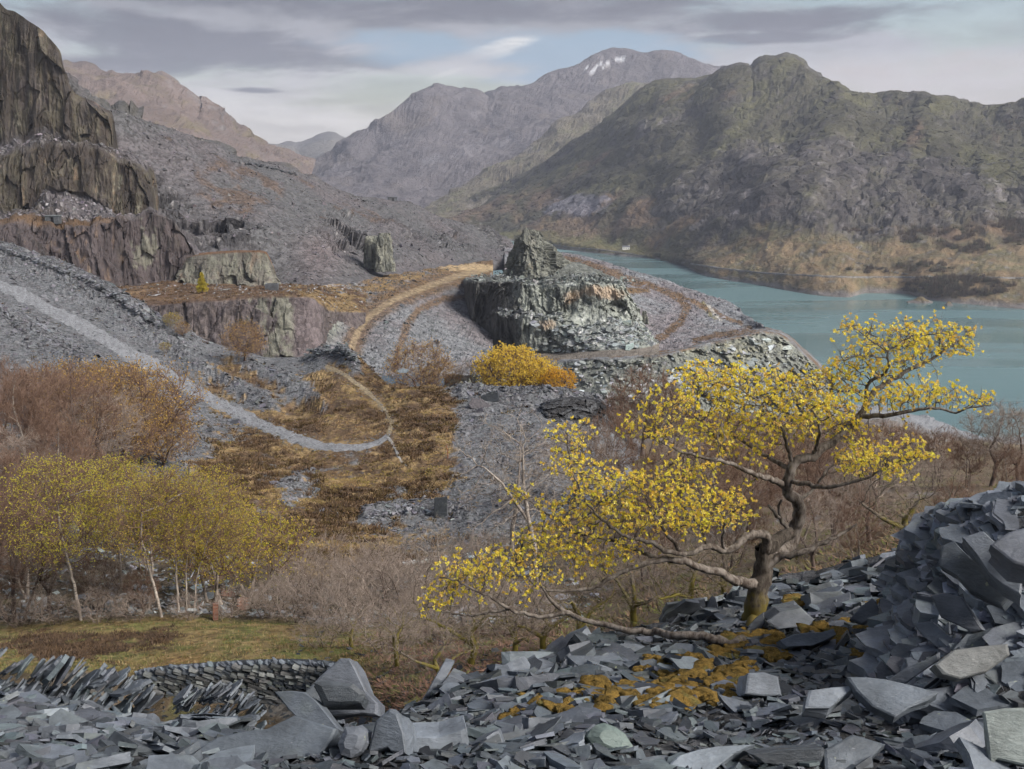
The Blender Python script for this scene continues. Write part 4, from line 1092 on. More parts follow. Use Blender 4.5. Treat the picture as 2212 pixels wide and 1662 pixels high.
def simple_slabs(n, rng, k=5):
    """arrays of n small slabs: a wedge-edged polygon each, 2*k vertices"""
    a = (np.arange(k) + rng.random((n, k)) * 0.6) / k * 2 * np.pi + rng.random((n, 1)) * 6.28
    r = 1 - 0.42 * rng.random((n, k))
    asp = rng.uniform(0.45, 0.95, (n, 1))
    x, y = np.cos(a) * r * 0.5, np.sin(a) * r * 0.5 * asp
    th = rng.uniform(0.035, 0.14, (n, 1))
    tilt = rng.normal(0, 0.06, (n, 2, 1))
    top = np.stack([x, y, th / 2 + x * tilt[:, 0] + y * tilt[:, 1]], -1)
    bot = np.stack([x * 0.94 + 0.03, y * 0.94, -th / 2 + 0 * x], -1)
    return np.concatenate([top, bot], 1)                          # n, 2k, 3


def rot_frames(N, rng, tilt, dip=None):
    """rotation matrices whose z axis is the ground normal, tipped a little"""
    n = len(N)
    z = N + np.clip(rng.normal(0, 1, (n, 3)), -1.7, 1.7) * np.asarray(tilt).reshape(-1, 1)
    if dip is not None:
        z = z + np.asarray(dip)
    z /= np.linalg.norm(z, axis=1, keepdims=True)
    x = rng.normal(size=(n, 3))
    x -= z * np.sum(x * z, 1, keepdims=True)
    x /= np.linalg.norm(x, axis=1, keepdims=True)
    y = np.cross(z, x)
    return np.stack([x, y, z], -1)


def slab_cloud(name, pos, N, size, rng, mat, colour, tilt=0.35, sink=0.0, parent=None, k=5, dip=None, label=None):
    """very many small slabs as one mesh"""
    n = len(pos)
    L = simple_slabs(n, rng, k) * np.asarray(size).reshape(-1, 1, 1)
    R = rot_frames(N, rng, tilt, dip)
    V = np.einsum('nij,nkj->nki', R, L) + pos[:, None] - (R[:, :, 2] * np.asarray(sink).reshape(-1, 1))[:, None]
    b = (np.arange(n) * 2 * k)[:, None]
    i = np.arange(k); j = (i + 1) % k
    sides = (np.stack([i, i + k, j + k, j], -1)[None] + b[:, None]).reshape(-1, 4)
    tops = np.arange(k)[None] + b
    c = np.asarray(colour).reshape(-1, 1, 3) * np.ones((n, 2 * k, 1))
    c = c * (rng.uniform(0.45, 1.55, (n, 1, 1)) * (1 + rng.normal(0, 0.035, (n, 1, 3))))
    me = mesh_np(name, V, [sides, tops], mat, False, c)
    return obj(name, me, parent, kind='stuff', label=label)


def place_slabs(parent, pos, N, size, rng, tilt, sink=0.25, dip=None, blocks=0.15):
    R = rot_frames(N, rng, tilt, dip)
    for p, r_, s_ in zip(pos, R, size):
        bl = rng.random() < blocks
        me = BLOCKS[rng.integers(len(BLOCKS))] if bl else SLABS[rng.integers(len(SLABS))]
        o = bpy.data.objects.new('slate_block' if bl else 'slate_slab', me)
        M = Matrix(r_.tolist()).to_4x4()
        sc = s_ * (0.8 if bl else 1.0)
        M = M @ Matrix.Diagonal((sc, sc * rng.uniform(0.8, 1.15), sc * rng.uniform(0.7, 1.3), 1))
        M.translation = Vector(p) - Vector(r_[:, 2]) * (sink * 0.1 * s_)
        o.matrix_world = M
        link(o, parent)


# small chippings, then medium stones, the largest of them as stones of their own
rng = np.random.default_rng(21)
s = S_front
w = s.area() / (s.Y ** 1.4) * (s.v > 1.4) * (s.v < 4.7) * np.where((s.px < -120) | (s.px > 2350), 0.3, 1.0)
p, N, r_, q_ = s.sample(9500, w, rng)
N = np.where(N[:, 2:] < 0, -N, N)
sz = np.clip(rng.lognormal(math.log(0.10), 0.5, len(p)), 0.03, 0.26) * np.clip(p[:, 1] / 6, 0.8, 1.4)
slab_cloud('slate_rubble', p + N * 0.0, N, sz, rng, M_slab, SL, 0.36, -0.01, FRONT)
p, N, r_, q_ = s.sample(3200, w, rng)
N = np.where(N[:, 2:] < 0, -N, N)
sz = np.clip(rng.lognormal(math.log(0.31), 0.42, len(p)), 0.1, 0.75) * np.clip(p[:, 1] / 7, 0.75, 1.3)
qx, qy = project(p)
vis = (qx > -40) & (qx < 2250) & (qy < 1720)
CLEAR = [(735, 1490, 115), (640, 1610, 140), (850, 1590, 100), (940, 1600, 100), (1930, 1500, 110), (1320, 1600, 75), (1530, 1640, 110), (1840, 1630, 80), (1700, 1640, 90), (2190, 1600, 80), (860, 1690, 100), (1510, 1380, 42), (1450, 1376, 42), (1390, 1370, 42), (1335, 1364, 36), (1565, 1392, 36), (760, 1680, 60), (1790, 1510, 70), (1650, 1480, 60), (1640, 1350, 50), (1720, 1340, 60), (1750, 1380, 60)]
clear = np.ones(len(p), bool)
for a, b, r0 in CLEAR:
    clear &= ~(np.hypot(qx - a, qy - b) < r0)
keep_ = clear | (sz < 0.20)
p, N, sz, vis = p[keep_], N[keep_], sz[keep_], vis[keep_]
order = np.argsort(-(sz / p[:, 1] * vis))
big, rest = order[:290], order[290:]
place_slabs(FRONT, p[big], N[big], sz[big], rng, 0.22, 0.1)
slab_cloud('slate_rubble', p[rest], N[rest], sz[rest], rng, M_slab, SL, 0.26, -0.02, FRONT, k=6)

s = S_heap
w = s.area() * (s.v > 0.6) * (s.v < 4.7) * np.where(s.px > 2300, 0.3, 1.0)
p, N, r_, q_ = s.sample(3600, w, rng)
UPH = np.tile((-0.10, -0.12, 0.98), (len(p), 1))
sz = np.clip(rng.lognormal(math.log(0.16), 0.4, len(p)), 0.05, 0.36)
slab_cloud('slate_rubble', p - N * 0.02, UPH, sz, rng, M_slab, SL * 1.0, 0.14, 0.0, HEAP, k=6)
p, N, r_, q_ = s.sample(700, w, rng)
UPH = np.tile((-0.14, -0.10, 0.98), (len(p), 1))
sz = np.clip(rng.lognormal(math.log(0.36), 0.34, len(p)), 0.18, 0.75)
order = np.argsort(-sz)
g1, g2 = order[:250], order[250:295]
place_slabs(HEAP, p[g1] - N[g1] * 0.05, UPH[g1], sz[g1], rng, 0.12, 0.1, blocks=0.3)
place_slabs(HEAP, p[g2] - N[g2] * 0.02, N[g2], sz[g2], rng, 0.25, 0.1, blocks=0.1)


def traced(name, label, pts, Y, normal, th, colour=None, bevel=0.012, rough=0.004, mat=None, category='slate slab', into=None, seed=1):
    """a stone whose broken face has a surveyed outline: the face lies in its own plane and the stone has real thickness"""
    rg = np.random.default_rng(seed * 7 + 3)
    pts = np.asarray(pts, float)
    c0 = pts.mean(0)
    C = np.array(P(c0[0], c0[1], Y)); n = np.asarray(normal, float); n /= np.linalg.norm(n)
    d = unproject(pts[:, 0], pts[:, 1], 1.0)
    F = d * ((C @ n) / (d @ n))[:, None]
    # ragged edges
    out = []
    for a, b in zip(F, np.roll(F, -1, 0)):
        L = np.linalg.norm(b - a)
        k = max(1, int(L / 0.09))
        for j in range(k):
            q = a + (b - a) * j / k
            if j:
                q = q + np.cross(n, (b - a) / L) * rg.normal(0, min(0.012, L * 0.04)) + n * rg.normal(0, rough)
            out.append(q)
    F = np.array(out)
    if np.cross(F[1] - F[0], F[2] - F[1]) @ n < 0 and np.sum(np.cross(F - F.mean(0), np.roll(F, -1, 0) - F.mean(0)) @ n) < 0:
        F = F[::-1]
    if np.sum(np.cross(F - F.mean(0), np.roll(F, -1, 0) - F.mean(0)) @ n) < 0:
        F = F[::-1]
    ins = F + (F.mean(0) - F) * min(0.5, bevel / (np.linalg.norm(F - F.mean(0), axis=1).mean() + 1e-6))
    k = len(F)
    back_dir = -n if into is None else np.asarray(into, float) / np.linalg.norm(into)
    rings = [ins, F - n * bevel * 0.5]
    for f in (0.35, 0.7, 1.0):
        rings.append(F + back_dir * th * f + rg.normal(0, 0.05 * th, (k, 1)) * (F - F.mean(0)) / (np.linalg.norm(F - F.mean(0), axis=1, keepdims=True) + 1e-6))
    V = np.concatenate(rings)
    org = V.mean(0)
    i = np.arange(k); j = (i + 1) % k
    q = np.concatenate([np.stack([i + a * k, i + (a + 1) * k, j + (a + 1) * k, j + a * k], -1) for a in range(len(rings) - 1)])
    me = mesh_np(name, V - org, [q, i[None], (i[::-1] + (len(rings) - 1) * k)[None]], mat or M_slab, False, np.tile(SL if colour is None else colour, (len(V), 1)))
    o = obj(name, me, label=label, category=category, group='large slate stones in the foreground', kind='thing')
    o.location = org
    return o


UPF = (0.0, -0.55, 0.83)
TR = traced
TR('slate_slab', 'tall pointed slate slab standing at the edge of the tip, centre left', [(655, 1500), (690, 1462), (735, 1422), (755, 1422), (769, 1448), (791, 1495), (816, 1520), (814, 1545), (705, 1550), (680, 1545)], 5.45, (-0.15, -0.8, 0.55), 0.16, SL * 1.08, seed=1)
TR('slate_block', 'dark faceted slate block leaning on the tall pointed slab', [(676, 1475), (710, 1472), (763, 1478), (790, 1501), (780, 1520), (738, 1523), (699, 1521)], 5.2, (0.05, -0.92, 0.35), 0.14, SL * 0.72, into=(0, 0.7, -0.6), seed=2, bevel=0.03)
TR('slate_slab', 'thin slate slab with a sharp tip pointing left beside the pointed slab', [(592, 1494), (629, 1492), (657, 1495), (704, 1540), (732, 1576), (716, 1590), (657, 1566), (623, 1534)], 5.15, (-0.3, -0.7, 0.65), 0.09, SL * 1.0, seed=3)
TR('slate_slab', 'large smooth slate slab at the bottom edge left of centre', [(531, 1579), (576, 1574), (635, 1545), (688, 1562), (727, 1574), (716, 1597), (668, 1672), (520, 1690), (392, 1680), (420, 1622), (470, 1592)], 4.85, (-0.12, -0.62, 0.77), 0.2, SL * 1.0, seed=4)
TR('slate_block', 'upright triangular slate block beside the wide block', [(794, 1626), (811, 1557), (842, 1531), (856, 1540), (878, 1630), (845, 1624), (836, 1615)], 4.75, (-0.25, -0.85, 0.45), 0.2, SL * 0.95, into=(0.35, 0.7, -0.6), seed=5)
TR('slate_block', 'wide flat topped slate block with yellow lichen on its front', [(874, 1592), (950, 1592), (1006, 1574), (1012, 1612), (945, 1634), (905, 1634), (880, 1614)], 4.85, (0.12, -0.95, 0.28), 0.17, SL * 0.98, into=(-0.1, 0.95, -0.10), seed=6, bevel=0.02)
TR('boulder', 'rough grainy grey boulder between the smooth slab and triangular block', [(727, 1607), (736, 1586), (744, 1571), (769, 1570), (789, 1579), (786, 1605), (777, 1624), (755, 1638), (733, 1630)], 4.7, (-0.1, -0.85, 0.5), 0.16, SL * 1.25, seed=7, bevel=0.05, rough=0.012, category='boulder')
TR('slate_slab', 'big pale slate slab with a curved edge, right foreground', [(1830, 1462), (1870, 1462), (1913, 1467), (1970, 1480), (2028, 1496), (2004, 1513), (1933, 1549), (1884, 1525), (1850, 1492)], 5.15, (-0.15, -0.62, 0.77), 0.09, SL * 1.45, seed=8)
TR('slate_slab', 'flat slate slab just left of the big pale curved slab', [(1747, 1491), (1838, 1481), (1842, 1488), (1792, 1529), (1739, 1529)], 5.2, (0.0, -0.55, 0.83), 0.1, SL * 1.1, seed=9)
TR('boulder', 'pale green rounded boulder at the bottom centre', [(1271, 1590), (1278, 1575), (1290, 1564), (1308, 1559), (1332, 1568), (1354, 1584), (1370, 1609), (1366, 1632), (1329, 1636), (1290, 1618)], 4.75, (0.1, -0.75, 0.6), 0.2, np.array((0.21, 0.27, 0.25)), seed=10, bevel=0.07, rough=0.01, category='boulder')
TR('slate_slab', 'long bluish slate slab along the bottom edge, centre right', [(1424, 1672), (1465, 1632), (1552, 1611), (1631, 1607), (1585, 1628), (1530, 1672)], 4.55, (0.0, -0.5, 0.86), 0.08, SL * 1.1, seed=11)
TR('slate_slab', 'broad slate slab at the bottom edge below the big pale slab', [(1780, 1619), (1842, 1586), (1913, 1607), (1884, 1636), (1890, 1675), (1784, 1675)], 4.5, (0.0, -0.6, 0.8), 0.1, SL * 1.0, seed=12)
TR('slate_slab', 'dark slate slab on edge at the bottom, right of the long bluish slab', [(1619, 1629), (1697, 1619), (1780, 1616), (1784, 1662), (1714, 1660), (1645, 1648)], 4.5, (0.0, -0.95, 0.3), 0.12, SL * 0.62, seed=13, into=(0, 0.85, -0.35))
TR('slate_slab', 'pale upright slate slab in the bottom right corner', [(2124, 1538), (2170, 1530), (2250, 1528), (2260, 1660), (2153, 1640), (2138, 1658)], 4.4, (-0.3, -0.8, 0.5), 0.1, np.array((0.20, 0.207, 0.207)), seed=14)
TR('slate_slab', 'largest slanting slab on the face of the right heap', [(2028, 1222), (2030, 1195), (2036, 1178), (2060, 1168), (2095, 1205), (2186, 1288), (2165, 1310), (2095, 1273)], 6.1, (-0.45, -0.72, 0.55), 0.12, SL * 0.98, seed=15)
TR('slate_block', 'thick slanting block lying over the largest slab of the heap', [(2078, 1160), (2124, 1147), (2170, 1190), (2211, 1230), (2206, 1286), (2136, 1238)], 5.85, (-0.35, -0.7, 0.62), 0.2, SL * 0.92, seed=16)
TR('slate_block', 'pale topped block at the right edge high on the heap', [(2140, 1176), (2178, 1150), (2240, 1132), (2250, 1232), (2190, 1215)], 5.6, (-0.2, -0.62, 0.75), 0.2, SL * 1.2, seed=17)
TR('slate_slab', 'slanting slab under the largest slab of the right heap', [(2012, 1288), (2040, 1282), (2078, 1292), (2124, 1362), (2099, 1366), (2033, 1335)], 6.05, (-0.45, -0.8, 0.35), 0.1, SL * 0.9, seed=18)
TR('slate_slab', 'lowest of three slanting slabs on the left flank of the heap', [(1970, 1346), (2012, 1342), (2074, 1396), (2053, 1413), (1991, 1373)], 6.1, (-0.5, -0.72, 0.45), 0.08, SL * 1.0, seed=19)
TR('slate_slab', 'thin blade of slate slanting at the foot of the heap', [(1912, 1472), (1960, 1440), (2028, 1410), (2031, 1424), (1950, 1480)], 5.5, (-0.4, -0.8, 0.45), 0.05, SL * 0.85, seed=20)
TR('slate_slab', 'broad rusty edged slab at the foot of the right heap', [(2020, 1436), (2061, 1404), (2120, 1396), (2177, 1391), (2182, 1414), (2132, 1451), (2074, 1466), (2037, 1456)], 5.35, (-0.1, -0.78, 0.6), 0.12, np.array((0.132, 0.128, 0.132)), seed=21)
TR('slate_slab', 'dark flat block beside the trunk of the yellow oak', [(1656, 1342), (1685, 1321), (1730, 1313), (1759, 1338), (1747, 1354), (1681, 1360)], 9.2, (0.05, -0.75, 0.65), 0.3, SL * 0.82, seed=22, into=(0, 0.8, -0.2))
TR('slate_slab', 'long slate slab lying in front of the oak block', [(1685, 1383), (1747, 1366), (1801, 1358), (1807, 1371), (1755, 1395), (1701, 1398)], 8.2, (0.05, -0.75, 0.65), 0.2, SL * 0.9, seed=23)
TR('slate_block', 'square pale slate block standing below the oak moss', [(1616, 1454), (1650, 1452), (1681, 1462), (1689, 1503), (1610, 1499)], 6.2, (0.1, -0.8, 0.58), 0.22, SL * 1.3, seed=24)
TR('slate_block', 'dark wedge block leaning between the oak and the heap', [(1834, 1338), (1858, 1312), (1884, 1292), (1892, 1300), (1902, 1325), (1863, 1347)], 8.2, (-0.3, -0.8, 0.5), 0.15, SL * 0.75, seed=25)
TR('slate_slab', 'leaning slab propped against the foot of the oak trunk', [(1606, 1375), (1618, 1352), (1650, 1322), (1653, 1345), (1628, 1380)], 9.3, (-0.2, -0.85, 0.5), 0.1, SL * 0.6, seed=26)
TR('slate_slab', 'dark slab in the bottom left corner', [(-30, 1622), (28, 1620), (95, 1668), (-30, 1690)], 4.7, (0.2, -0.6, 0.75), 0.12, SL * 0.75, seed=27)

# ---- rows of thin slabs leaning like books at the left edge of the tip
def leaning_row(label, line, tops, n, rng, lean, height, width):
    """a crude wall of thin slabs set on edge, all leaning the same way"""
    root = empty('slate_wall', tuple(P(*line[0])), label=label, category='slate wall', kind='thing')
    line = np.array([np.array(P(*l)) for l in line])
    L = np.concatenate([[0], np.cumsum(np.linalg.norm(np.diff(line, axis=0), axis=1))])
    for k in range(n):
        q = (k + rng.random()) / n * L[-1]
        row = rng.integers(0, tops)
        c = np.array([np.interp(q, L, line[:, a]) for a in range(3)])
        tdir = line[-1] - line[0]; tdir /= np.linalg.norm(tdir)
        toward = np.cross(tdir, (0, 0, 1)); toward /= np.linalg.norm(toward)
        if toward[1] > 0: toward = -toward
        c = c + toward * (row * 0.10 + rng.normal(0, 0.03)) + np.array((0, 0, -row * height * 0.62 + rng.normal(0, 0.02)))
        a = lean + rng.normal(0, 0.16)
        up = np.array(tdir) * math.sin(a) + np.array((0, 0, 1)) * math.cos(a)
        nrm = np.cross(toward, up) + toward * rng.normal(0.28, 0.16)
        nrm /= np.linalg.norm(nrm)
        x = up - nrm * (up @ nrm); x /= np.linalg.norm(x)
        y = np.cross(nrm, x)
        M = Matrix(np.stack([x, y, nrm], -1).tolist()).to_4x4()
        h = height * rng.uniform(0.75, 1.35)
        M = M @ Matrix.Diagonal((h, width * rng.uniform(0.7, 1.2), h * rng.uniform(0.5, 1.0), 1))
        M.translation = Vector(c)
        o = bpy.data.objects.new('slate_slab', SLABS[rng.integers(len(SLABS))])
        link(o, root)
        o.matrix_basis = Matrix.Translation(-root.location) @ M
    return root


leaning_row('long row of thin slate slabs leaning right at the left edge', [(-60, 1432, 8.3), (60, 1438, 8.2), (150, 1452, 8.1), (260, 1475, 7.9), (335, 1530, 7.7)], 5, 300, np.random.default_rng(31), 0.85, 0.30, 0.30)
leaning_row('short row of thin leaning slate slabs right of the long row', [(385, 1520, 7.8), (440, 1500, 7.8), (490, 1492, 7.7), (530, 1520, 7.6), (565, 1575, 7.4)], 4, 140, np.random.default_rng(32), 0.8, 0.24, 0.28)

# ---- moss cushions between the slabs under the oak
M_moss, t = new_mat('golden_moss')
pos = t.new('ShaderNodeNewGeometry').outputs['Position']
mn = t.noise(pos, 18, 5, 0.7); mf = t.noise(pos, 160, 3, 0.7)
mc = t.mix(t.smooth(mn, 0.35, 0.65), (0.115, 0.082, 0.028), (0.29, 0.185, 0.05))
mc = t.mix(t.smooth(t.noise(pos, 5, 3), 0.55, 0.68), mc, (0.17, 0.15, 0.055))
mv = t.smooth(mf, 0.3, 0.7, 0.6, 1.35)
finish(t, t.mix(1.0, mc, t.comb(mv, mv, mv), 'MULTIPLY'), 0.95, t.bump(t.math('ADD', mf, mn), 1.0, 0.02), 0.1)


def cushions(name, pts, rng, mat, parent=None, label=None, flat=0.24):
    """low bumpy cushions as one mesh"""
    nu, nv = 11, 5
    V, F = [], []
    b = 0
    for p, nrm, r_ in pts:
        z = np.asarray(nrm, float); z /= np.linalg.norm(z)
        x = np.cross(z, (0.3, 0.9, 0.1)); x /= np.linalg.norm(x); y = np.cross(z, x)
        th = np.linspace(0, 2 * np.pi, nu, endpoint=False)
        ph = np.linspace(0.0, 0.5 * np.pi + 0.25, nv)
        asp = rng.uniform(0.5, 1.0); fl = flat * rng.uniform(0.7, 1.4)
        T, Q = np.meshgrid(th, ph)
        R_ = r_ * (1 + 0.22 * np.sin(T * 2 + rng.random() * 6) + 0.16 * np.sin(T * 3 + rng.random() * 6) + rng.normal(0, 0.12, T.shape))
        v = (np.sin(Q) * np.cos(T) * R_)[..., None] * x + (np.sin(Q) * np.sin(T) * R_ * asp)[..., None] * y + (np.cos(Q) * r_ * fl + rng.normal(0, 0.07 * r_, T.shape))[..., None] * z
        V.append((v + p).reshape(-1, 3))
        i = np.arange(nu * nv).reshape(nv, nu)
        F.append(np.stack([i[:-1], i[1:], np.roll(i, -1, 1)[1:], np.roll(i, -1, 1)[:-1]], -1).reshape(-1, 4) + b)
        b += nu * nv
    return obj(name, mesh_np(name, np.concatenate(V), [np.concatenate(F)], mat, True), parent, kind='stuff', label=label)


rng = np.random.default_rng(41)
cl = []
for cx_, cy_, rx_, ry_, k in ((1620, 1420, 70, 18, 46), (1500, 1470, 110, 28, 60), (1420, 1510, 110, 32, 70), (1570, 1490, 60, 22, 34), (1180, 1540, 60, 20, 22), (1290, 1510, 60, 18, 18), (1720, 1310, 20, 6, 8), (1800, 1370, 50, 22, 24), (1860, 1430, 30, 22, 16), (1560, 1395, 30, 9, 10), (1640, 1380, 40, 12, 18), (2150, 1520, 60, 12, 8), (1450, 1440, 60, 14, 14), (1900, 1310, 14, 8, 4)):
    for _ in range(int(k * 1.25)):
        a, b = cx_ + rng.normal() * rx_ * 0.55, cy_ + rng.normal() * ry_ * 0.55
        p = S_front.at(a, b)
        cl.append((p + np.array((0, 0, 0.042)), (rng.normal(0, 0.2), -0.3, 1), rng.uniform(0.018, 0.06) * (1.0 if rng.random() < 0.85 else 1.8) * p[1] / 6.5))
cushions('moss', cl, rng, M_moss, label='golden moss cushions between the slabs under the oak')

# ------------------------------------------------------------------ trees
def bark_mat(name, c_dark, c_light, moss=None, scale=30.0, white=False):
    m, t = new_mat(name)
    tc = t.new('ShaderNodeTexCoord').outputs['Object']
    n1 = t.noise(t.mapping(tc, (1, 1, 0.35)), scale, 5, 0.65)
    n2 = t.noise(tc, scale * 0.25, 4, 0.6)
    c = t.mix(t.smooth(t.math('ADD', t.math('MULTIPLY', n1, 0.6), t.math('MULTIPLY', n2, 0.4)), 0.38, 0.64), c_dark, c_light)
    if white:
        band = t.noise(t.mapping(tc, (0.5, 0.5, 5)), 6.0, 3, 0.5)
        c = t.mix(t.smooth(band, 0.60, 0.68), c, (0.05, 0.045, 0.04))
    if moss is not None:
        ms = t.new('ShaderNodeAttribute', attribute_name='moss').outputs['Fac']
        k = t.smooth(t.math('ADD', ms, t.math('MULTIPLY', t.math('SUBTRACT', n2, 0.5), 1.3)), 0.35, 0.65)
        c = t.mix(k, c, moss)
    finish(t, c, 0.9, t.bump(n1, 0.8, 0.012), 0.2)
    return m


def leaf_mat(name, transl=0.5):
    m, t = new_mat(name)
    tint = t.new('ShaderNodeAttribute', attribute_name='tint').outputs['Color']
    finish(t, tint, 0.55, None, 0.25)
    tr = t.new('ShaderNodeBsdfTranslucent')
    t.put(tr.inputs[0], tint)
    mx = t.new('ShaderNodeMixShader')
    mx.inputs[0].default_value = transl
    t.l.new(t.b.outputs[0], mx.inputs[1]); t.l.new(tr.outputs[0], mx.inputs[2])
    out = [n for n in t.n if n.type == 'OUTPUT_MATERIAL'][0]
    t.l.new(mx.outputs[0], out.inputs[0])
    return m


M_oakbark = bark_mat('oak_bark', (0.050, 0.038, 0.031), (0.205, 0.182, 0.162), (0.105, 0.080, 0.02))
M_trunk = bark_mat('dark_oak_trunk', (0.034, 0.027, 0.022), (0.125, 0.108, 0.092), (0.095, 0.075, 0.02))
M_mossbark = bark_mat('mossy_bark', (0.07, 0.055, 0.042), (0.19, 0.165, 0.14), (0.13, 0.11, 0.025), 18)
M_birchbark = bark_mat('birch_bark', (0.17, 0.14, 0.12), (0.40, 0.36, 0.32), None, 8, True)
M_greybark = bark_mat('pale_bark', (0.13, 0.105, 0.09), (0.36, 0.32, 0.28), None, 12)
M_darkbark = bark_mat('brown_bark', (0.07, 0.05, 0.042), (0.15, 0.115, 0.10), None, 10)
M_twig_brown = bark_mat('russet_brown_twigs', (0.125, 0.078, 0.058), (0.195, 0.128, 0.095), None, 3)
M_twig_grey = bark_mat('grey_twigs', (0.17, 0.135, 0.115), (0.33, 0.275, 0.235), None, 3)
M_leaf = leaf_mat('young_leaves')


def colonize(nodes, parents, attract, step, d_inf, d_kill, iters, rng, trop=(0, 0, 0), wob=0.12, maxn=9000):
    """space colonisation: branches grow towards free points of the crown"""
    P_ = [np.asarray(p, float) for p in nodes]
    par = list(parents)
    A = np.asarray(attract, float)
    N0 = np.array(P_)
    d2 = np.full(len(A), 1e18); near = np.zeros(len(A), int)
    for a in range(0, len(N0), 200):
        D = ((A[:, None] - N0[None, a:a + 200]) ** 2).sum(-1)
        k = D.argmin(1); v = D[np.arange(len(A)), k]
        u = v < d2
        d2[u] = v[u]; near[u] = k[u] + a
    trop = np.asarray(trop, float)
    last = {}
    for _ in range(iters):
        ok = d2 < d_inf * d_inf
        if not ok.any() or len(P_) > maxn:
            break
        ids = near[ok]
        PP = np.array(P_)
        v = A[ok] - PP[ids]
        v /= np.linalg.norm(v, axis=1, keepdims=True) + 1e-9
        un, inv = np.unique(ids, return_inverse=True)
        acc = np.zeros((len(un), 3)); np.add.at(acc, inv, v)
        acc /= np.linalg.norm(acc, axis=1, keepdims=True) + 1e-9
        acc += trop + rng.normal(0, wob, acc.shape)
        acc /= np.linalg.norm(acc, axis=1, keepdims=True) + 1e-9
        new = PP[un] + acc * step
        keep = []
        for j, k in enumerate(un):
            l = last.get(k)
            if l is not None and np.sum((l - new[j]) ** 2) < (0.3 * step) ** 2:
                # stuck between points: drop the nearest one
                continue
            last[k] = new[j]; keep.append(j)
        if not keep:
            d2[ok] = 1e18
            break
        b = len(P_)
        for j in keep:
            P_.append(new[j]); par.append(int(un[j]))
        Nn = new[keep]
        D = ((A[:, None] - Nn[None]) ** 2).sum(-1)
        k = D.argmin(1); v = D[np.arange(len(A)), k]
        u = v < d2
        d2[u] = v[u]; near[u] = k[u] + b
        d2[d2 < d_kill * d_kill] = 1e18
        live = d2 < 1e17
        A, d2, near = A[live], d2[live], near[live]
        if not len(A):
            break
    return np.array(P_), np.array(par)


def pipe_radii(P_, par, r0, e=2.3, fixed=None):
    n = len(P_)
    acc = np.zeros(n)
    has = np.zeros(n, bool)
    has[par[par >= 0]] = True
    for i in range(n - 1, -1, -1):
        if not has[i]:
            acc[i] = r0 ** e
        if par[i] >= 0:
            acc[par[i]] += acc[i]
    r = acc ** (1 / e)
    if fixed is not None:
        k = min(len(fixed), n)
        r[:k] = np.where(np.isnan(fixed[:k]), r[:k], fixed[:k])
        for i in range(n):
            if par[i] >= 0:
                r[i] = min(r[i], r[par[i]] * 0.98 if i >= k else r[i])
    return r


def chains_of(P_, par, r):
    n = len(P_)
    kids = [[] for _ in range(n)]
    for i in range(n):
        if par[i] >= 0:
            kids[par[i]].append(i)
    out = []
    stack = [(i, None) for i in range(n) if par[i] < 0]
    while stack:
        i, pr = stack.pop()
        ch = [i] if pr is None else [pr, i]
        while kids[ch[-1]]:
            ks = sorted(kids[ch[-1]], key=lambda k: -r[k])
            for k in ks[1:]:
                stack.append((k, ch[-1]))
            ch.append(ks[0])
        out.append(ch)
    return out


def tube(p, rad, k, rng=None, rough=0.0):
    """tapered tube along points"""
    p = np.asarray(p, float); n = len(p)
    t = np.gradient(p, axis=0)
    t /= np.linalg.norm(t, axis=1, keepdims=True) + 1e-9
    ref = np.array((0.31, 0.17, 0.93)) if abs(t[0, 2]) < 0.8 else np.array((0.9, 0.3, 0.1))
    x = np.zeros((n, 3))
    for i in range(n):
        ref = ref - t[i] * (ref @ t[i]); ref /= np.linalg.norm(ref) + 1e-9
        x[i] = ref
    y = np.cross(t, x)
    a = np.arange(k) / k * 2 * np.pi
    rr = np.asarray(rad)[:, None] * np.ones((1, k))
    if rough and rng is not None:
        rr = rr * (1 + rng.normal(0, rough, (n, k)))
    V = p[:, None] + x[:, None] * (np.cos(a) * rr)[..., None] + y[:, None] * (np.sin(a) * rr)[..., None]
    i = np.arange(n * k).reshape(n, k)
    f = np.stack([i[:-1], np.roll(i, -1, 1)[:-1], np.roll(i, -1, 1)[1:], i[1:]], -1).reshape(-1, 4)
    return V.reshape(-1, 3), f


class Geo:
    def __init__(s): s.V, s.F, s.A, s.n = [], {}, [], 0
    def add(s, V, F, a=None):
        s.V.append(V); s.F.setdefault(F.shape[1], []).append(F + s.n); s.n += len(V)
        s.A.append(np.zeros(len(V)) if a is None else a)
    def mesh(s, name, mat, smooth=True):
        return mesh_np(name, np.concatenate(s.V), [np.concatenate(f) for f in s.F.values()], mat, smooth, None, {'moss': np.concatenate(s.A)})


def smooth_nodes(P_, par, it=2, skip=0):
    for _ in range(it):
        Q = P_.copy()
        kids_sum = np.zeros_like(P_); cnt = np.zeros(len(P_))
        ok = par >= 0
        np.add.at(kids_sum, par[ok], P_[ok]); np.add.at(cnt, par[ok], 1)
        m = ok & (cnt > 0)
        Q[m] = 0.5 * P_[m] + 0.25 * P_[par[m]] + 0.25 * kids_sum[m] / cnt[m][:, None]
        Q[:skip] = P_[:skip]
        P_ = Q
    return P_


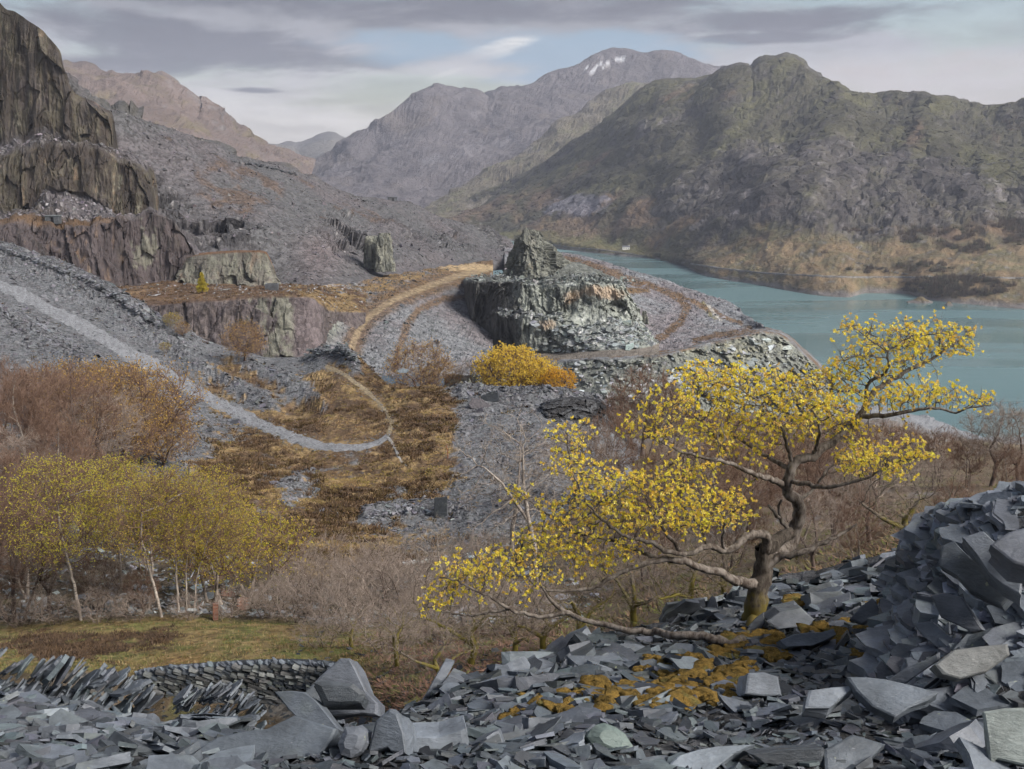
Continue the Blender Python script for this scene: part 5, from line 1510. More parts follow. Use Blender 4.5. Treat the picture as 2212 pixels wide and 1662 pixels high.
def twigs(base, dirs, length, rad, rng):
    """many thin three-sided twigs: base points, directions"""
    n = len(base)
    d = dirs / (np.linalg.norm(dirs, axis=1, keepdims=True) + 1e-9)
    x = np.cross(d, rng.normal(size=(n, 3))); x /= np.linalg.norm(x, axis=1, keepdims=True) + 1e-9
    y = np.cross(d, x)
    L = np.asarray(length).reshape(-1, 1)
    bend = rng.normal(0, 0.12, (n, 3)) * L
    mid = base + d * L * 0.55 + bend * 0.6
    tip = base + d * L + bend
    a = np.arange(3) / 3 * 2 * np.pi
    R0 = np.asarray(rad).reshape(-1, 1, 1)
    off = (x[:, None] * np.cos(a)[None, :, None] + y[:, None] * np.sin(a)[None, :, None])
    V = np.concatenate([base[:, None] + off * R0, mid[:, None] + off * R0 * 0.7, tip[:, None]], 1)     # n,7,3
    b = (np.arange(n) * 7)[:, None, None]
    q = np.array([(0, 1, 4, 3), (1, 2, 5, 4), (2, 0, 3, 5)])[None] + b
    t3 = np.array([(3, 4, 6), (4, 5, 6), (5, 3, 6)])[None] + b
    return V.reshape(-1, 3), q.reshape(-1, 4), t3.reshape(-1, 3), tip


def leaves(pos, dirs, size, rng, palette, per=1, spread=0.6, aspect=0.5):
    """bent leaf blades (two triangles each) fanning from points"""
    pos = np.repeat(pos, per, 0); dirs = np.repeat(dirs, per, 0)
    n = len(pos)
    d = dirs / (np.linalg.norm(dirs, axis=1, keepdims=True) + 1e-9) + rng.normal(0, spread, (n, 3))
    d /= np.linalg.norm(d, axis=1, keepdims=True) + 1e-9
    x = np.cross(d, rng.normal(size=(n, 3))); x /= np.linalg.norm(x, axis=1, keepdims=True) + 1e-9
    z = np.cross(x, d)
    L = size * rng.uniform(0.6, 1.3, (n, 1))
    w = L * aspect * 0.5
    a = pos; m1 = pos + d * L * 0.55 + x * w + z * L * 0.12; m2 = pos + d * L * 0.55 - x * w + z * L * 0.12; e = pos + d * L
    V = np.stack([a, m1, e, m2], 1).reshape(-1, 3)
    F = (np.arange(n) * 4)[:, None] + np.array([0, 1, 2, 3])[None]
    pal = np.asarray(palette)
    c = np.clip(np.repeat(pal[rng.integers(len(pal), size=n // per)], per, 0) * rng.uniform(0.82, 1.14, (n, 1)), 0, 0.95)
    return V, F, np.repeat(c, 4, 0)


# ---- the yellow oak
def oak():
    rng = np.random.default_rng(51)
    Y0 = 10.0
    limbs = [   # (start limb, polyline px, py, dY, radius start, radius end)
        (None, [(1627, 1372, 0), (1629, 1345, 0), (1633, 1310, 0.0), (1639, 1272, 0.02), (1648, 1235, 0.05), (1652, 1205, 0.05), (1650, 1185, 0.06)], .122, .092),
        (0, [(1650, 1190, 0.05), (1672, 1172, 0.10), (1695, 1158, 0.16), (1712, 1150, 0.2)], .088, .055),                                                # broken leaning limb
        (0, [(1655, 1200, 0.08), (1685, 1190, 0.25), (1705, 1180, 0.35), (1713, 1158, 0.38), (1722, 1131, 0.38), (1727, 1106, 0.36), (1721, 1082, 0.3), (1703, 1062, 0.25), (1700, 1045, 0.22), (1708, 1020, 0.2), (1713, 1000, 0.2), (1728, 994, 0.2), (1757, 984, 0.2), (1780, 966, 0.22), (1803, 950, 0.25), (1828, 927, 0.3), (1856, 900, 0.35), (1872, 872, 0.4), (1886, 850, 0.42), (1914, 828, 0.45), (1962, 799, 0.5), (2016, 773, 0.55), (2054, 748, 0.6), (2090, 722, 0.6)], .085, .008),
        (2, [(1870, 870, 0.4), (1872, 840, 0.35), (1892, 816, 0.3), (1916, 806, 0.25), (1922, 783, 0.2), (1917, 762, 0.2), (1935, 748, 0.2)], .024, .007),
        (2, [(1856, 900, 0.35), (1890, 900, 0.25), (1926, 897, 0.2), (1968, 888, 0.15), (2016, 882, 0.1), (2067, 891, 0.05), (2096, 880, 0.0), (2140, 877, 0.0)], .028, .006),
        (2, [(1706, 1038, 0.2), (1750, 1048, 0.0), (1792, 1052, -0.15), (1830, 1044, -0.2), (1866, 1036, -0.25), (1898, 1020, -0.3), (1950, 992, -0.3)], .030, .006),
        (2, [(1724, 1080, 0.3), (1754, 1060, 0.5), (1778, 1030, 0.6), (1800, 1005, 0.7), (1850, 985, 0.8)], .022, .006),
        (2, [(1700, 1050, 0.25), (1677, 1040, 0.1), (1645, 1029, -0.1), (1610, 1016, -0.25), (1574, 1000, -0.35), (1536, 992, -0.4), (1504, 984, -0.4), (1470, 975, -0.4), (1429, 956, -0.4), (1390, 930, -0.4)], .038, .007),
        (2, [(1708, 1015, 0.2), (1677, 997, 0.3), (1642, 978, 0.4), (1619, 962, 0.45), (1584, 943, 0.5), (1545, 940, 0.5), (1500, 900, 0.5)], .030, .007),
        (2, [(1712, 1002, 0.2), (1697, 952, 0.1), (1686, 924, 0.0), (1664, 895, 0.0), (1640, 868, 0.0), (1612, 850, 0.0)], .024, .006),
        (2, [(1757, 984, 0.2), (1770, 940, 0.0), (1765, 905, -0.1), (1740, 870, -0.1), (1725, 840, -0.1)], .022, .006),
        (0, [(1652, 1190, 0.0), (1657, 1165, -0.05), (1652, 1155, -0.1), (1632, 1153, -0.15), (1612, 1160, -0.2), (1590, 1178, -0.25), (1569, 1190, -0.3), (1530, 1180, -0.4), (1497, 1194, -0.5), (1478, 1197, -0.5), (1462, 1180, -0.55), (1446, 1160, -0.6), (1424, 1130, -0.6), (1405, 1108, -0.6)], .052, .012),
        (11, [(1530, 1180, -0.4), (1520, 1150, -0.3), (1500, 1120, -0.2), (1470, 1090, -0.2)], .024, .007),
        (11, [(1569, 1190, -0.3), (1560, 1160, -0.4), (1565, 1125, -0.5), (1550, 1095, -0.5)], .02, .007),
        (11, [(1478, 1197, -0.5), (1440, 1190, -0.6), (1400, 1170, -0.6), (1353, 1160, -0.7), (1310, 1130, -0.7), (1270, 1090, -0.7), (1245, 1040, -0.7), (1225, 960, -0.7)], .026, .006),
        (0, [(1636, 1262, 0.0), (1610, 1260, -0.1), (1587, 1254, -0.2), (1551, 1235, -0.3), (1511, 1227, -0.4), (1475, 1212, -0.5), (1440, 1208, -0.5), (1418, 1210, -0.55), (1382, 1223, -0.6), (1335, 1241, -0.6), (1310, 1255, -0.6), (1274, 1272, -0.6), (1240, 1276, -0.6), (1209, 1277, -0.6), (1170, 1270, -0.6), (1130, 1240, -0.6)], .055, .008),
        (15, [(1418, 1210, -0.5), (1385, 1192, -0.4), (1353, 1180, -0.3), (1317, 1166, -0.3), (1280, 1158, -0.3), (1245, 1152, -0.3), (1209, 1126, -0.3), (1170, 1100, -0.3), (1120, 1070, -0.3)], .024, .006),
        (0, [(1622, 1370, -0.5), (1601, 1384, -1.1), (1562, 1389, -1.55), (1518, 1375, -1.5), (1461, 1374, -1.45), (1407, 1364, -1.25), (1353, 1362, -1.2), (1310, 1349, -1.1), (1259, 1341, -1.05), (1223, 1324, -1.0), (1173, 1333, -1.0), (1137, 1327, -1.0), (1101, 1316, -1.0), (1065, 1294, -1.0), (1029, 1277, -1.0), (993, 1258, -1.0), (955, 1248, -1.0)], .062, .007),
        (17, [(1223, 1324, -0.8), (1202, 1309, -0.75), (1180, 1286, -0.7), (1165, 1255, -0.7)], .024, .007),
        (17, [(1101, 1316, -0.8), (1060, 1322, -0.8), (1010, 1330, -0.8), (960, 1320, -0.8), (925, 1312, -0.8)], .016, .006),
        (0, [(1650, 1225, 0.0), (1672, 1209, 0.0), (1706, 1197, -0.05), (1747, 1188, -0.1), (1788, 1168, -0.1), (1830, 1147, -0.1), (1852, 1132, -0.1)], .050, .010),
        (2, [(1710, 1160, 0.38), (1702, 1143, 0.3), (1685, 1122, 0.28), (1670, 1105, 0.25), (1660, 1091, 0.25)], .030, .016),                               # pale dead stub
        (21, [(1686, 1122, 0.28), (1682, 1100, 0.3), (1688, 1080, 0.3)], .018, .012),
    ]
    nodes, par, rad, owner, dead = [], [], [], [], []
    start = {}
    for li, (src, pl, r0, r1) in enumerate(limbs):
        pts = np.array([np.array(P(a, b, Y0 + c)) for a, b, c in pl])
        L = np.concatenate([[0], np.cumsum(np.linalg.norm(np.diff(pts, axis=0), axis=1))])
        q = np.linspace(0, L[-1], max(3, int(L[-1] / 0.045)))
        pp = np.stack([hermite(q, L, pts[:, k]) for k in range(3)], -1)
        pp[1:-1] += rng.normal(0, 0.006, (len(pp) - 2, 3))
        rr = r0 + (r1 - r0) * (q / L[-1]) ** 0.8
        if src is None:
            rr = rr + 0.05 * np.exp(-q / 0.10); p0 = -1
        else:
            c = [i for i in range(len(nodes)) if owner[i] == src]
            p0 = min(c, key=lambda i: np.sum((nodes[i] - pp[0]) ** 2))
        b = len(nodes)
        for k in range(len(pp)):
            nodes.append(pp[k]); par.append(p0 if k == 0 else b + k - 1); rad.append(rr[k]); owner.append(li)
    nb = len(nodes)
    pads = [(1930, 755, 120, 42, 0.35, .45, 170), (1990, 730, 110, 34, 0.4, .45, 150), (2065, 738, 52, 40, 0.6, .35, 90), (1850, 715, 50, 30, 0.3, .3, 40), (1905, 800, 70, 30, .4, .4, 70), (1830, 790, 60, 26, .35, .35, 50),
            (2020, 858, 110, 24, .1, .4, 130), (2110, 868, 45, 16, .0, .3, 40), (1920, 862, 70, 30, .25, .4, 90),
            (1560, 830, 90, 42, .2, .6, 150), (1620, 880, 110, 50, .2, .6, 190), (1770, 885, 90, 50, .1, .6, 190), (1700, 830, 90, 34, .0, .5, 120), (1790, 830, 60, 26, .3, .4, 60), (1690, 920, 90, 36, .1, .6, 110), (1500, 820, 45, 36, .2, .4, 50),
            (1900, 1000, 90, 38, -.2, .5, 140), (1960, 985, 62, 26, -.3, .4, 80), (1850, 990, 50, 30, .5, .4, 60), (1820, 930, 60, 30, .4, .4, 60),
            (1450, 885, 75, 40, -.3, .4, 95), (1395, 925, 60, 28, -.4, .3, 60), (1540, 930, 90, 34, .2, .5, 100), (1440, 945, 70, 24, -.4, .3, 60), (1600, 960, 80, 26, 0, .5, 60), (1480, 1020, 70, 26, -.4, .4, 60),
            (1235, 935, 50, 26, -.7, .3, 36), (1230, 975, 40, 24, -.7, .3, 30), (1250, 1010, 60, 26, -.7, .35, 50),
            (1390, 1055, 150, 42, -.5, .5, 260), (1510, 1100, 110, 48, -.4, .5, 200), (1300, 1085, 100, 46, -.5, .5, 170), (1580, 1105, 55, 36, -.4, .4, 80), (1240, 1125, 90, 40, -.5, .4, 110), (1440, 1130, 110, 34, -.6, .5, 130), (1350, 1130, 90, 30, -.5, .4, 90),
            (1200, 1180, 100, 40, -.6, .4, 120), (1080, 1220, 110, 36, -.7, .4, 130), (965, 1270, 50, 36, -.8, .3, 50), (1020, 1245, 70, 32, -.8, .35, 70), (1150, 1250, 70, 26, -.7, .35, 60), (930, 1305, 28, 20, -.8, .25, 20), (1120, 1075, 40, 22, -.3, .3, 24), (1290, 1205, 70, 26, -.5, .35, 40), (1360, 1195, 60, 20, -.5, .35, 30)]
    A = []
    for cx_, cy_, rx_, ry_, dY, sp, k in pads:
        v = rng.normal(size=(k, 3)); v /= np.linalg.norm(v, axis=1, keepdims=True)
        v *= rng.random((k, 1)) ** 0.45
        A.append(unproject(cx_ + v[:, 0] * rx_ * 1.08, cy_ + v[:, 1] * ry_ * 1.08, Y0 + dY + v[:, 2] * sp * 1.15))
    A = np.concatenate(A)
    P_, pr = colonize(nodes, par, A, 0.042, 0.75, 0.055, 110, rng, (0, 0, 0.10), 0.22)
    fixed = np.array(rad)
    r = pipe_radii(P_, pr, 0.0024, 2.25, fixed)
    r[nb:] = np.minimum(r[nb:], 0.018)
    P_ = smooth_nodes(P_, pr, 1, nb)
    root = empty('oak_tree', tuple(P_[0]), label='windswept oak with bright yellow young leaves on the slate tip', category='tree', kind='thing')
    off = P_[0].copy()
    Q = P_ - off
    base_z = Q[0, 2]
    moss = lambda v, rr: np.clip(1.05 - (v[:, 2] - base_z) / 0.75, 0, 1) * (rr > 0.02)
    # trunk and limbs, each a part
    own_chain = {}
    for li, (src, pl, r0, r1) in enumerate(limbs):
        ids = [i for i in range(nb) if owner[i] == li]
        ch = ([pr[ids[0]]] if pr[ids[0]] >= 0 else []) + ids
        p = Q[ch].copy(); rr = r[ch].copy()
        if pr[ids[0]] >= 0:
            rr[0] = rr[1]
        V, F = tube(p, rr, 12 if r0 > 0.04 else 8, rng, 0.05)
        g = Geo()
        mo = moss(V, np.repeat(rr, 12 if r0 > 0.04 else 8))
        if li == 17:
            mo = np.maximum(mo, np.clip(1.0 - np.linalg.norm(V - p[0], axis=1) / 0.75, 0, 1))
        g.add(V, F, mo)
        if li in (1, 21, 22):   # broken end caps
            k = 12 if r0 > 0.04 else 8
            g.F.setdefault(k, []).append(np.arange(len(V) - k, len(V))[None])
        nm = 'trunk' if li == 0 else ('dead_stub' if li in (1, 21, 22) else 'limb')
        obj(nm, g.mesh(nm, M_trunk if li in (0, 1) else M_oakbark), root)
    kids = set(pr[pr >= 0].tolist())
    g = Geo()
    for ch in chains_of(P_, pr, r):
        ch2 = [i for i in ch if i >= nb]
        if not ch2:
            continue
        k0 = ch.index(ch2[0])
        full = ([ch[k0 - 1]] if k0 > 0 else []) + ch2
        if len(full) < 2:
            continue
        rr = r[full].copy()
        if k0 > 0:
            rr[0] = rr[1]
        V, F = tube(Q[full], rr, 5 if rr.max() > 0.006 else 4)
        g.add(V, F)
    br = obj('branches', g.mesh('branches', M_oakbark), root)
    # twiglets and leaf rosettes
    cnt = np.zeros(len(P_), int); np.add.at(cnt, pr[pr >= 0], 1)
    tip = np.where((cnt == 0) & (np.arange(len(P_)) >= nb))[0]
    fine = np.where((r < 0.0062) & (np.arange(len(P_)) >= nb))[0]
    dirs = np.zeros_like(Q); ok = pr >= 0; dirs[ok] = Q[ok] - Q[pr[ok]]
    src = np.concatenate([tip, fine[rng.random(len(fine)) < 0.85], fine[rng.random(len(fine)) < 0.6], fine[rng.random(len(fine)) < 0.4]])
    dd = dirs[src] / (np.linalg.norm(dirs[src], axis=1, keepdims=True) + 1e-9) + rng.normal(0, 0.55, (len(src), 3)) + (0, 0, 0.35)
    V, q4, t3, tips = twigs(Q[src], dd, rng.uniform(0.03, 0.11, len(src)), np.full(len(src), 0.0019), rng)
    me = mesh_np('twigs', V, [q4, t3], M_oakbark, True, None, {'moss': np.zeros(len(V))})
    obj('twigs', me, br, kind='stuff')
    pal = [(0.93, 0.73, 0.10), (0.94, 0.76, 0.11), (0.92, 0.73, 0.09), (0.92, 0.77, 0.22), (0.78, 0.55, 0.18), (0.78, 0.71, 0.09), (0.86, 0.62, 0.12), (0.90, 0.76, 0.14)]
    sel = rng.random(len(tips)) < 0.55
    tp, td = tips[sel], dd[sel] + (0, 0, 0.5)
    V, F, c = leaves(tp, td, 0.0255, rng, pal, per=9, spread=0.85, aspect=0.6)
    obj('crown', mesh_np('crown', V, [F], M_leaf, False, c), root, kind='stuff')
    print('oak nodes', len(P_), 'rosettes', sel.sum())
    return root


oak()

# ------------------------------------------------------------------ rock pinnacle
def pinnacle():
    py_ = np.array([612, 600, 585, 568, 550, 534, 520, 508, 500, 497])
    lx = np.array([1078, 1083, 1090, 1097, 1104, 1110, 1114, 1119, 1126, 1132])
    rx = np.array([1266, 1250, 1238, 1229, 1213, 1197, 1184, 1171, 1160, 1147])
    fx = np.array([1150, 1146, 1142, 1138, 1135, 1133, 1132, 1131, 1132, 1136])
    Y0 = 428.0
    k, nv = 96, 90
    tt = np.linspace(0, 1, nv)
    src = np.linspace(0, 1, len(py_))
    H = lambda a: np.interp(tt, src, a)
    py2, l2, r2_, f2_ = H(py_), H(lx), H(rx), H(fx)
    V = np.zeros((nv, k, 3))
    for i in range(nv):
        L = np.array(P(l2[i], py2[i], Y0)); R = np.array(P(r2_[i], py2[i], Y0)); Fr = np.array(P(f2_[i], py2[i], Y0))
        wdt = R[0] - L[0]; z = L[2]
        cs = np.array([(L[0], Y0), (L[0] + 0.12 * wdt, Y0 - 0.16 * wdt), (Fr[0], Y0 - 0.34 * wdt), (L[0] + 0.72 * wdt, Y0 - 0.16 * wdt), (R[0], Y0 + 0.06 * wdt), (L[0] + 0.8 * wdt, Y0 + 0.45 * wdt), (L[0] + 0.3 * wdt, Y0 + 0.45 * wdt)])
        cs = np.vstack([cs, cs[:1]])
        D = np.concatenate([[0], np.cumsum(np.hypot(*np.diff(cs, axis=0).T))])
        q = np.linspace(0, D[-1], k, endpoint=False)
        V[i, :, 0] = np.interp(q, D, cs[:, 0]); V[i, :, 1] = np.interp(q, D, cs[:, 1]); V[i, :, 2] = z
    s = type('o', (), {})(); s.V = V
    rd, c1, c3 = rock_displace(s, 2.7, 4.2, 121, 0.8, 1.1)
    C = np.array([V[i].mean(0) for i in range(nv)])[:, None]
    out = V - C; out[..., 2] = 0; out /= np.linalg.norm(out, axis=-1, keepdims=True) + 1e-6
    V = V + out * ((rd - rd.mean() - 0.7) * np.interp(tt, [0, 0.7, 1], [1, 0.8, 0.3])[:, None])[..., None]
    crest = fbm(V, 2.2, 3, seed=7) * 1.5 + 2.2 * (worley(V, (2.0, 2.0, 6), 4)[2] - 0.45)
    V[..., 2] += crest * sstep(tt, 0.35, 1.0)[:, None]
    top = V[-1].mean(0) + (0, 0, 0.5)
    i = np.arange(nv * k).reshape(nv, k)
    f = np.stack([i[:-1], np.roll(i, -1, 1)[:-1], np.roll(i, -1, 1)[1:], i[1:]], -1).reshape(-1, 4)
    VV = np.vstack([V.reshape(-1, 3), top])
    cap = np.stack([i[-1], np.roll(i[-1], -1), np.full(k, nv * k)], -1)
    n = fbm(VV, (3, 3, 9), 4, seed=122); n2 = fbm(VV, (1.0, 1.0, 5), 4, 0.6, seed=123); n3 = fbm(VV, 0.8, 3, seed=124)
    c = mixc((0.080, 0.084, 0.076), (0.18, 0.186, 0.163), sstep(n2 + 0.5 * n, -0.4, 0.5))
    c = mixc(c, (0.055, 0.056, 0.052), 0.7 * sstep(-n2 + 0.3 * n3, 0.3, 0.7))
    qx, qy = project(VV)
    c = mixc(c, (0.33, 0.32, 0.28), 0.8 * np.exp(-((qx - 1150) / 7) ** 2) * sstep(n3 + n2, -0.2, 0.5) * sstep(qy, 575, 510))
    c = mixc(c, (0.34, 0.28, 0.20), 0.7 * sstep(n + n3 * 0.5, 0.6, 0.85))
    root = empty('rock_pinnacle', tuple(P(1155, 606, Y0)), label='jagged rock pinnacle standing on the quarry bench above the lake', category='rock', kind='thing')
    off = np.array(root.location)
    obj('rock', mesh_np('rock', VV - off, [f, cap], M_bench, False, c), root)
    # talus round its foot
    rg = np.random.default_rng(61)
    pts = []
    for a, b, d, cnt in ((1050, 604, 424, 90), (1075, 598, 424, 140), (1100, 606, 418, 160), (1240, 598, 418, 420), (1290, 606, 412, 420), (1200, 609, 408, 300), (1330, 611, 412, 160), (1150, 609, 406, 160)):
        pts.append(unproject(a + rg.normal(0, 22, cnt), b + rg.normal(0, 4, cnt), d + rg.normal(0, 6, cnt)))
    pts = np.concatenate(pts)
    z = np.array([max(-40.0, 0) if False else v for v in pts[:, 2]])
    pts[:, 2] = z
    slab_cloud('talus', pts - off, np.tile((0, 0, 1.0), (len(pts), 1)), rg.lognormal(math.log(1.2), 0.45, len(pts)), rg, M_slab_far, np.array((0.17, 0.185, 0.175)), 0.7, 0, root, k=5)
    # cone of scree spilling right from it
    nu, nv2 = 60, 24
    U, T = np.meshgrid(np.linspace(0, 1, nu), np.linspace(0, 1, nv2))
    topl = np.stack([1085 + 175 * U, 601 - 36 * sstep(U, 0.5, 0.92) + 60 * np.clip(U - 0.92, 0, 1), 428 - 20 * np.sin(np.pi * U)], -1)
    botl = np.stack([1045 + 300 * U, 609 + 5 * np.sin(np.pi * U), 428 - 17 * np.sin(np.pi * U)], -1)
    g = topl * (1 - T[..., None]) + botl * T[..., None]
    W_ = unproject(g[..., 0], g[..., 1], g[..., 2])
    W_[..., 2] += 0.5 * fbm(W_, 3, 4, seed=125) + 0.5 * (worley(W_, 1.2, 6)[2] - 0.5)
    i = np.arange(nu * nv2).reshape(nv2, nu)
    f = np.stack([i[:-1, :-1], i[1:, :-1], i[1:, 1:], i[:-1, 1:]], -1).reshape(-1, 4)
    cc = mixc((0.075, 0.08, 0.076), (0.16, 0.172, 0.162), sstep(fbm(W_, 1.5, 3, seed=126), -0.3, 0.4))
    obj('scree_apron', mesh_np('scree_apron', W_ - off, [f], M_bench, False, cc), root)


pinnacle()

# ------------------------------------------------------------------ loose slate and rocks over the land
rng = np.random.default_rng(71)


def upN(N):
    return np.where(N[:, 2:] < 0, -N, N)


s = S_mid
w = (1 - s.hm) * (s.v > 1.0) * (s.v < 4.4) * sstep(s.dp, 10, 24) * (0.35 + 1.2 * np.clip(s.bank, 0, 1.5)) * (1 - 0.75 * s.wood)
p, N, r_, q_ = s.sample(19000, w, rng)
slab_cloud('slate_rubble', p, upN(N), np.clip(rng.lognormal(math.log(0.52), 0.5, len(p)), 0.15, 2.2) * np.clip(p[:, 1] / 150, 0.7, 1.3), rng, M_slab_far, SLATE * 0.86, 0.38, -0.05, None, 4, label='slate rubble strewn over the old tip')
p, N, r_, q_ = s.sample(3200, (s.v > 1.0) * (s.v < 4.0) * (1 - sstep(s.dp, 8, 26)), rng)
slab_cloud('path_stones', p + (0, 0, 0.06), upN(N), np.clip(rng.lognormal(math.log(0.22), 0.5, len(p)), 0.08, 0.9), rng, M_slab_far, SLATE * 1.1, 0.3, -0.03, None, 4, label='loose stones scattered over the gravel path')
w = (s.v > 1.0) * (s.v < 5.0) * sstep(s.dp, 10, 20) * (1 - s.hm * 0.96) * (0.2 + s.wood) * (s.v > 3.4)
p, N, r_, q_ = s.sample(4500, w, rng)
slab_cloud('slate_rubble', p, upN(N), np.clip(rng.lognormal(math.log(0.38), 0.5, len(p)), 0.12, 1.6), rng, M_slab_far, SLATE * 0.8, 0.4, -0.03, None, 5, label='broken slate lying under the birch trees')
for s, n_, sz_, col_, wgt, lab in ((S_spoil, 7500, 1.1, SLATE_P * 0.58, (S_spoil.v > 1) * (S_spoil.v < 3), 'loose rocks on the left spoil hillside'),
                                   (S_cliff, 2000, 1.1, SLATE_P * 0.85, ((S_cliff.v > 2) & (S_cliff.v < 3) | (S_cliff.v > 4.0) & (S_cliff.v < 4.8)) * 1.0, 'fallen slate on the cliff ledges'),
                                   (S_bowl, 3500, 0.8, SLATE * 0.95, (S_bowl.v > 1.2) * sstep(poly_dist(S_bowl.px, S_bowl.py, TRACK), 8, 16), 'loose slate in the scree bowl'),
                                   (S_tipr, 3500, 0.85, SLATE * 1.05, (S_tipr.v > 1.0) * (S_tipr.v < 3.2), 'loose slate on the tip beside the lake'),
                                   (S_bench, 2200, 1.0, np.array((0.25, 0.27, 0.26)), ((S_bench.v > 3.0) & (S_bench.v < 4.05) & (S_bench.px > 1075) & (S_bench.px < 1215)) * 0.6 + 0.5 * (S_bench.v > 4) * (S_bench.v < 4.9) * (S_bench.px > 1230), 'pale slate fallen on the bench below the pinnacle'),
                                   (S_low, 900, 1.0, np.array((0.26, 0.27, 0.26)), (S_low.v > 2.1) * (S_low.v < 2.9), 'pale broken slate on the lowest cliff'),
                                   (S_terr, 420, 0.9, SLATE * 1.1, (S_terr.v > 1.0) * (S_terr.v < 1.9), 'scattered rocks on the brown terrace')):
    p, N, r_, q_ = s.sample(n_, wgt.astype(float), rng)
    slab_cloud('loose_rock', p, upN(N), np.clip(rng.lognormal(math.log(sz_), 0.5, len(p)), 0.3, 5), rng, M_slab_far, col_, 0.6, -0.1, None, 4, label=lab)

# pale cleaved slabs lying in the broken faces below the pinnacle
for s, wgt, lab in ((S_bench, (S_bench.v > 4.0) * (S_bench.v < 4.95) * sstep(S_bench.px, 1120, 1260), 'white streaks of cleaved slate in the bench cliff'), (S_low, (S_low.v > 2.02) * (S_low.v < 2.7) * (S_low.px < 1700), 'white streaks of cleaved slate in the lowest cliff')):
    p, N, r_, q_ = s.sample(300, wgt.astype(float), rng)
    slab_cloud('cleaved_slate', p + (0, -0.8, 0), np.tile((-0.15, -0.35, 0.92), (len(p), 1)), np.clip(rng.lognormal(math.log(2.0), 0.6, len(p)), 0.6, 6), rng, M_slab_far, np.array((0.33, 0.35, 0.345)), 0.16, 0, None, 5, label=lab)

# ------------------------------------------------------------------ heather, grass and scrub
M_tuft, t = new_mat('heather_and_grass')
finish(t, t.new('ShaderNodeAttribute', attribute_name='tint').outputs['Color'], 0.9, None, 0.1)


def tufts(name, pos, radius, height, per, rng, palette, width, label, lean=0.5, parent=None):
    n = len(pos)
    rad = np.asarray(radius).reshape(-1, 1); hgt = np.asarray(height).reshape(-1, 1)
    a = rng.random((n, per)) * 6.283; q = np.sqrt(rng.random((n, per)))
    x, y = np.cos(a) * q * rad, np.sin(a) * q * rad
    h = hgt * (1 - 0.75 * q ** 2) * rng.uniform(0.5, 1.15, (n, per))
    base = pos[:, None] + np.stack([x, y, np.zeros_like(x) - 0.04], -1)
    tip = base + np.stack([x * lean + rng.normal(0, 0.25, x.shape) * h, y * lean + rng.normal(0, 0.25, x.shape) * h, h], -1)
    sd = rng.normal(size=(n, per, 3)); sd[..., 2] *= 0.2
    sd /= np.linalg.norm(sd, axis=-1, keepdims=True)
    ww = np.asarray(width).reshape(-1, 1, 1)
    V = np.stack([base - sd * ww, base + sd * ww, tip], 2).reshape(-1, 3)
    F = np.arange(len(V)).reshape(-1, 3)
    pal = np.asarray(palette)
    c = pal[rng.integers(len(pal), size=n)][:, None] * rng.uniform(0.65, 1.35, (n, per, 1))
    return obj(name, mesh_np(name, V, [F], M_tuft, False, np.repeat(c.reshape(-1, 3), 3, 0)), parent, kind='stuff', label=label)


s = S_mid
w = s.hm * (s.v > 1.02) * (s.v < 4.2) * sstep(s.dp, 8, 14) + 0.03 * (s.v > 1.02) * (s.v < 4) * sstep(s.dp, 14, 20)
p, N, r_, q_ = s.sample(5200, w, rng)
pt = fbm(p, 7, 3, seed=131)
dark = pt > -0.05
tufts('heather', p[dark], rng.uniform(0.35, 0.95, dark.sum()), rng.uniform(0.25, 0.6, dark.sum()), 26, rng, [HEATH, HEATH_D * 1.1, HEATH * 1.25, (0.10, 0.072, 0.03)], np.full(dark.sum(), 0.07), 'brown heather cushions on the old tip')
p2 = p[~dark]
tufts('grass', p2, rng.uniform(0.4, 0.9, len(p2)), rng.uniform(0.12, 0.3, len(p2)), 22, rng, [GOLD, ORANGE * 1.1, STRAW * 0.8, (0.20, 0.16, 0.05)], np.full(len(p2), 0.06), 'golden dead grass between the heather')
w = s.gm * 1.0
p, N, r_, q_ = s.sample(7000, w, rng)
g_ = fbm(p, 1.6, 4, 0.6, seed=95)
dk = np.zeros(len(p), bool)
qx, qy = project(p)
g2_ = fbm(p, 0.7, 3, seed=96)
dk = (ell(qx, qy, 140, 1400, 150, 30) < 0.9 + 1.0 * g_ + 0.4 * g2_) | (ell(qx, qy, 345, 1375, 40, 20) < 0.8 + 0.8 * g2_) | (g_ + 0.5 * g2_ > 0.75)
tufts('grass', p[~dk], np.full((~dk).sum(), 0.16), rng.uniform(0.06, 0.22, (~dk).sum()), 9, rng, [GREEN * 0.9, (0.15, 0.13, 0.05), (0.24, 0.18, 0.085), GREEN * 0.75, (0.18, 0.115, 0.055), (0.28, 0.22, 0.12)], np.full((~dk).sum(), 0.014), 'rough green grass on the low terrace', 0.3)
tufts('heather', p[dk], rng.uniform(0.15, 0.4, dk.sum()), rng.uniform(0.06, 0.24, dk.sum()), 24, rng, [HEATH_D, HEATH_D * 0.8, HEATH * 0.9, HEATH_D * 1.4], np.full(dk.sum(), 0.025), 'dark heather on the low terrace')
s = S_terr
p, N, r_, q_ = s.sample(700, ((s.v > 1.0) & (s.v < 2.0)) * 1.0, rng)
tufts('heather', p, rng.uniform(0.6, 1.6, len(p)), rng.uniform(0.4, 0.9, len(p)), 16, rng, [HEATH * 1.2, ORANGE * 0.8, HEATH_D * 1.3], np.full(len(p), 0.16), 'brown heather on the larch terrace')
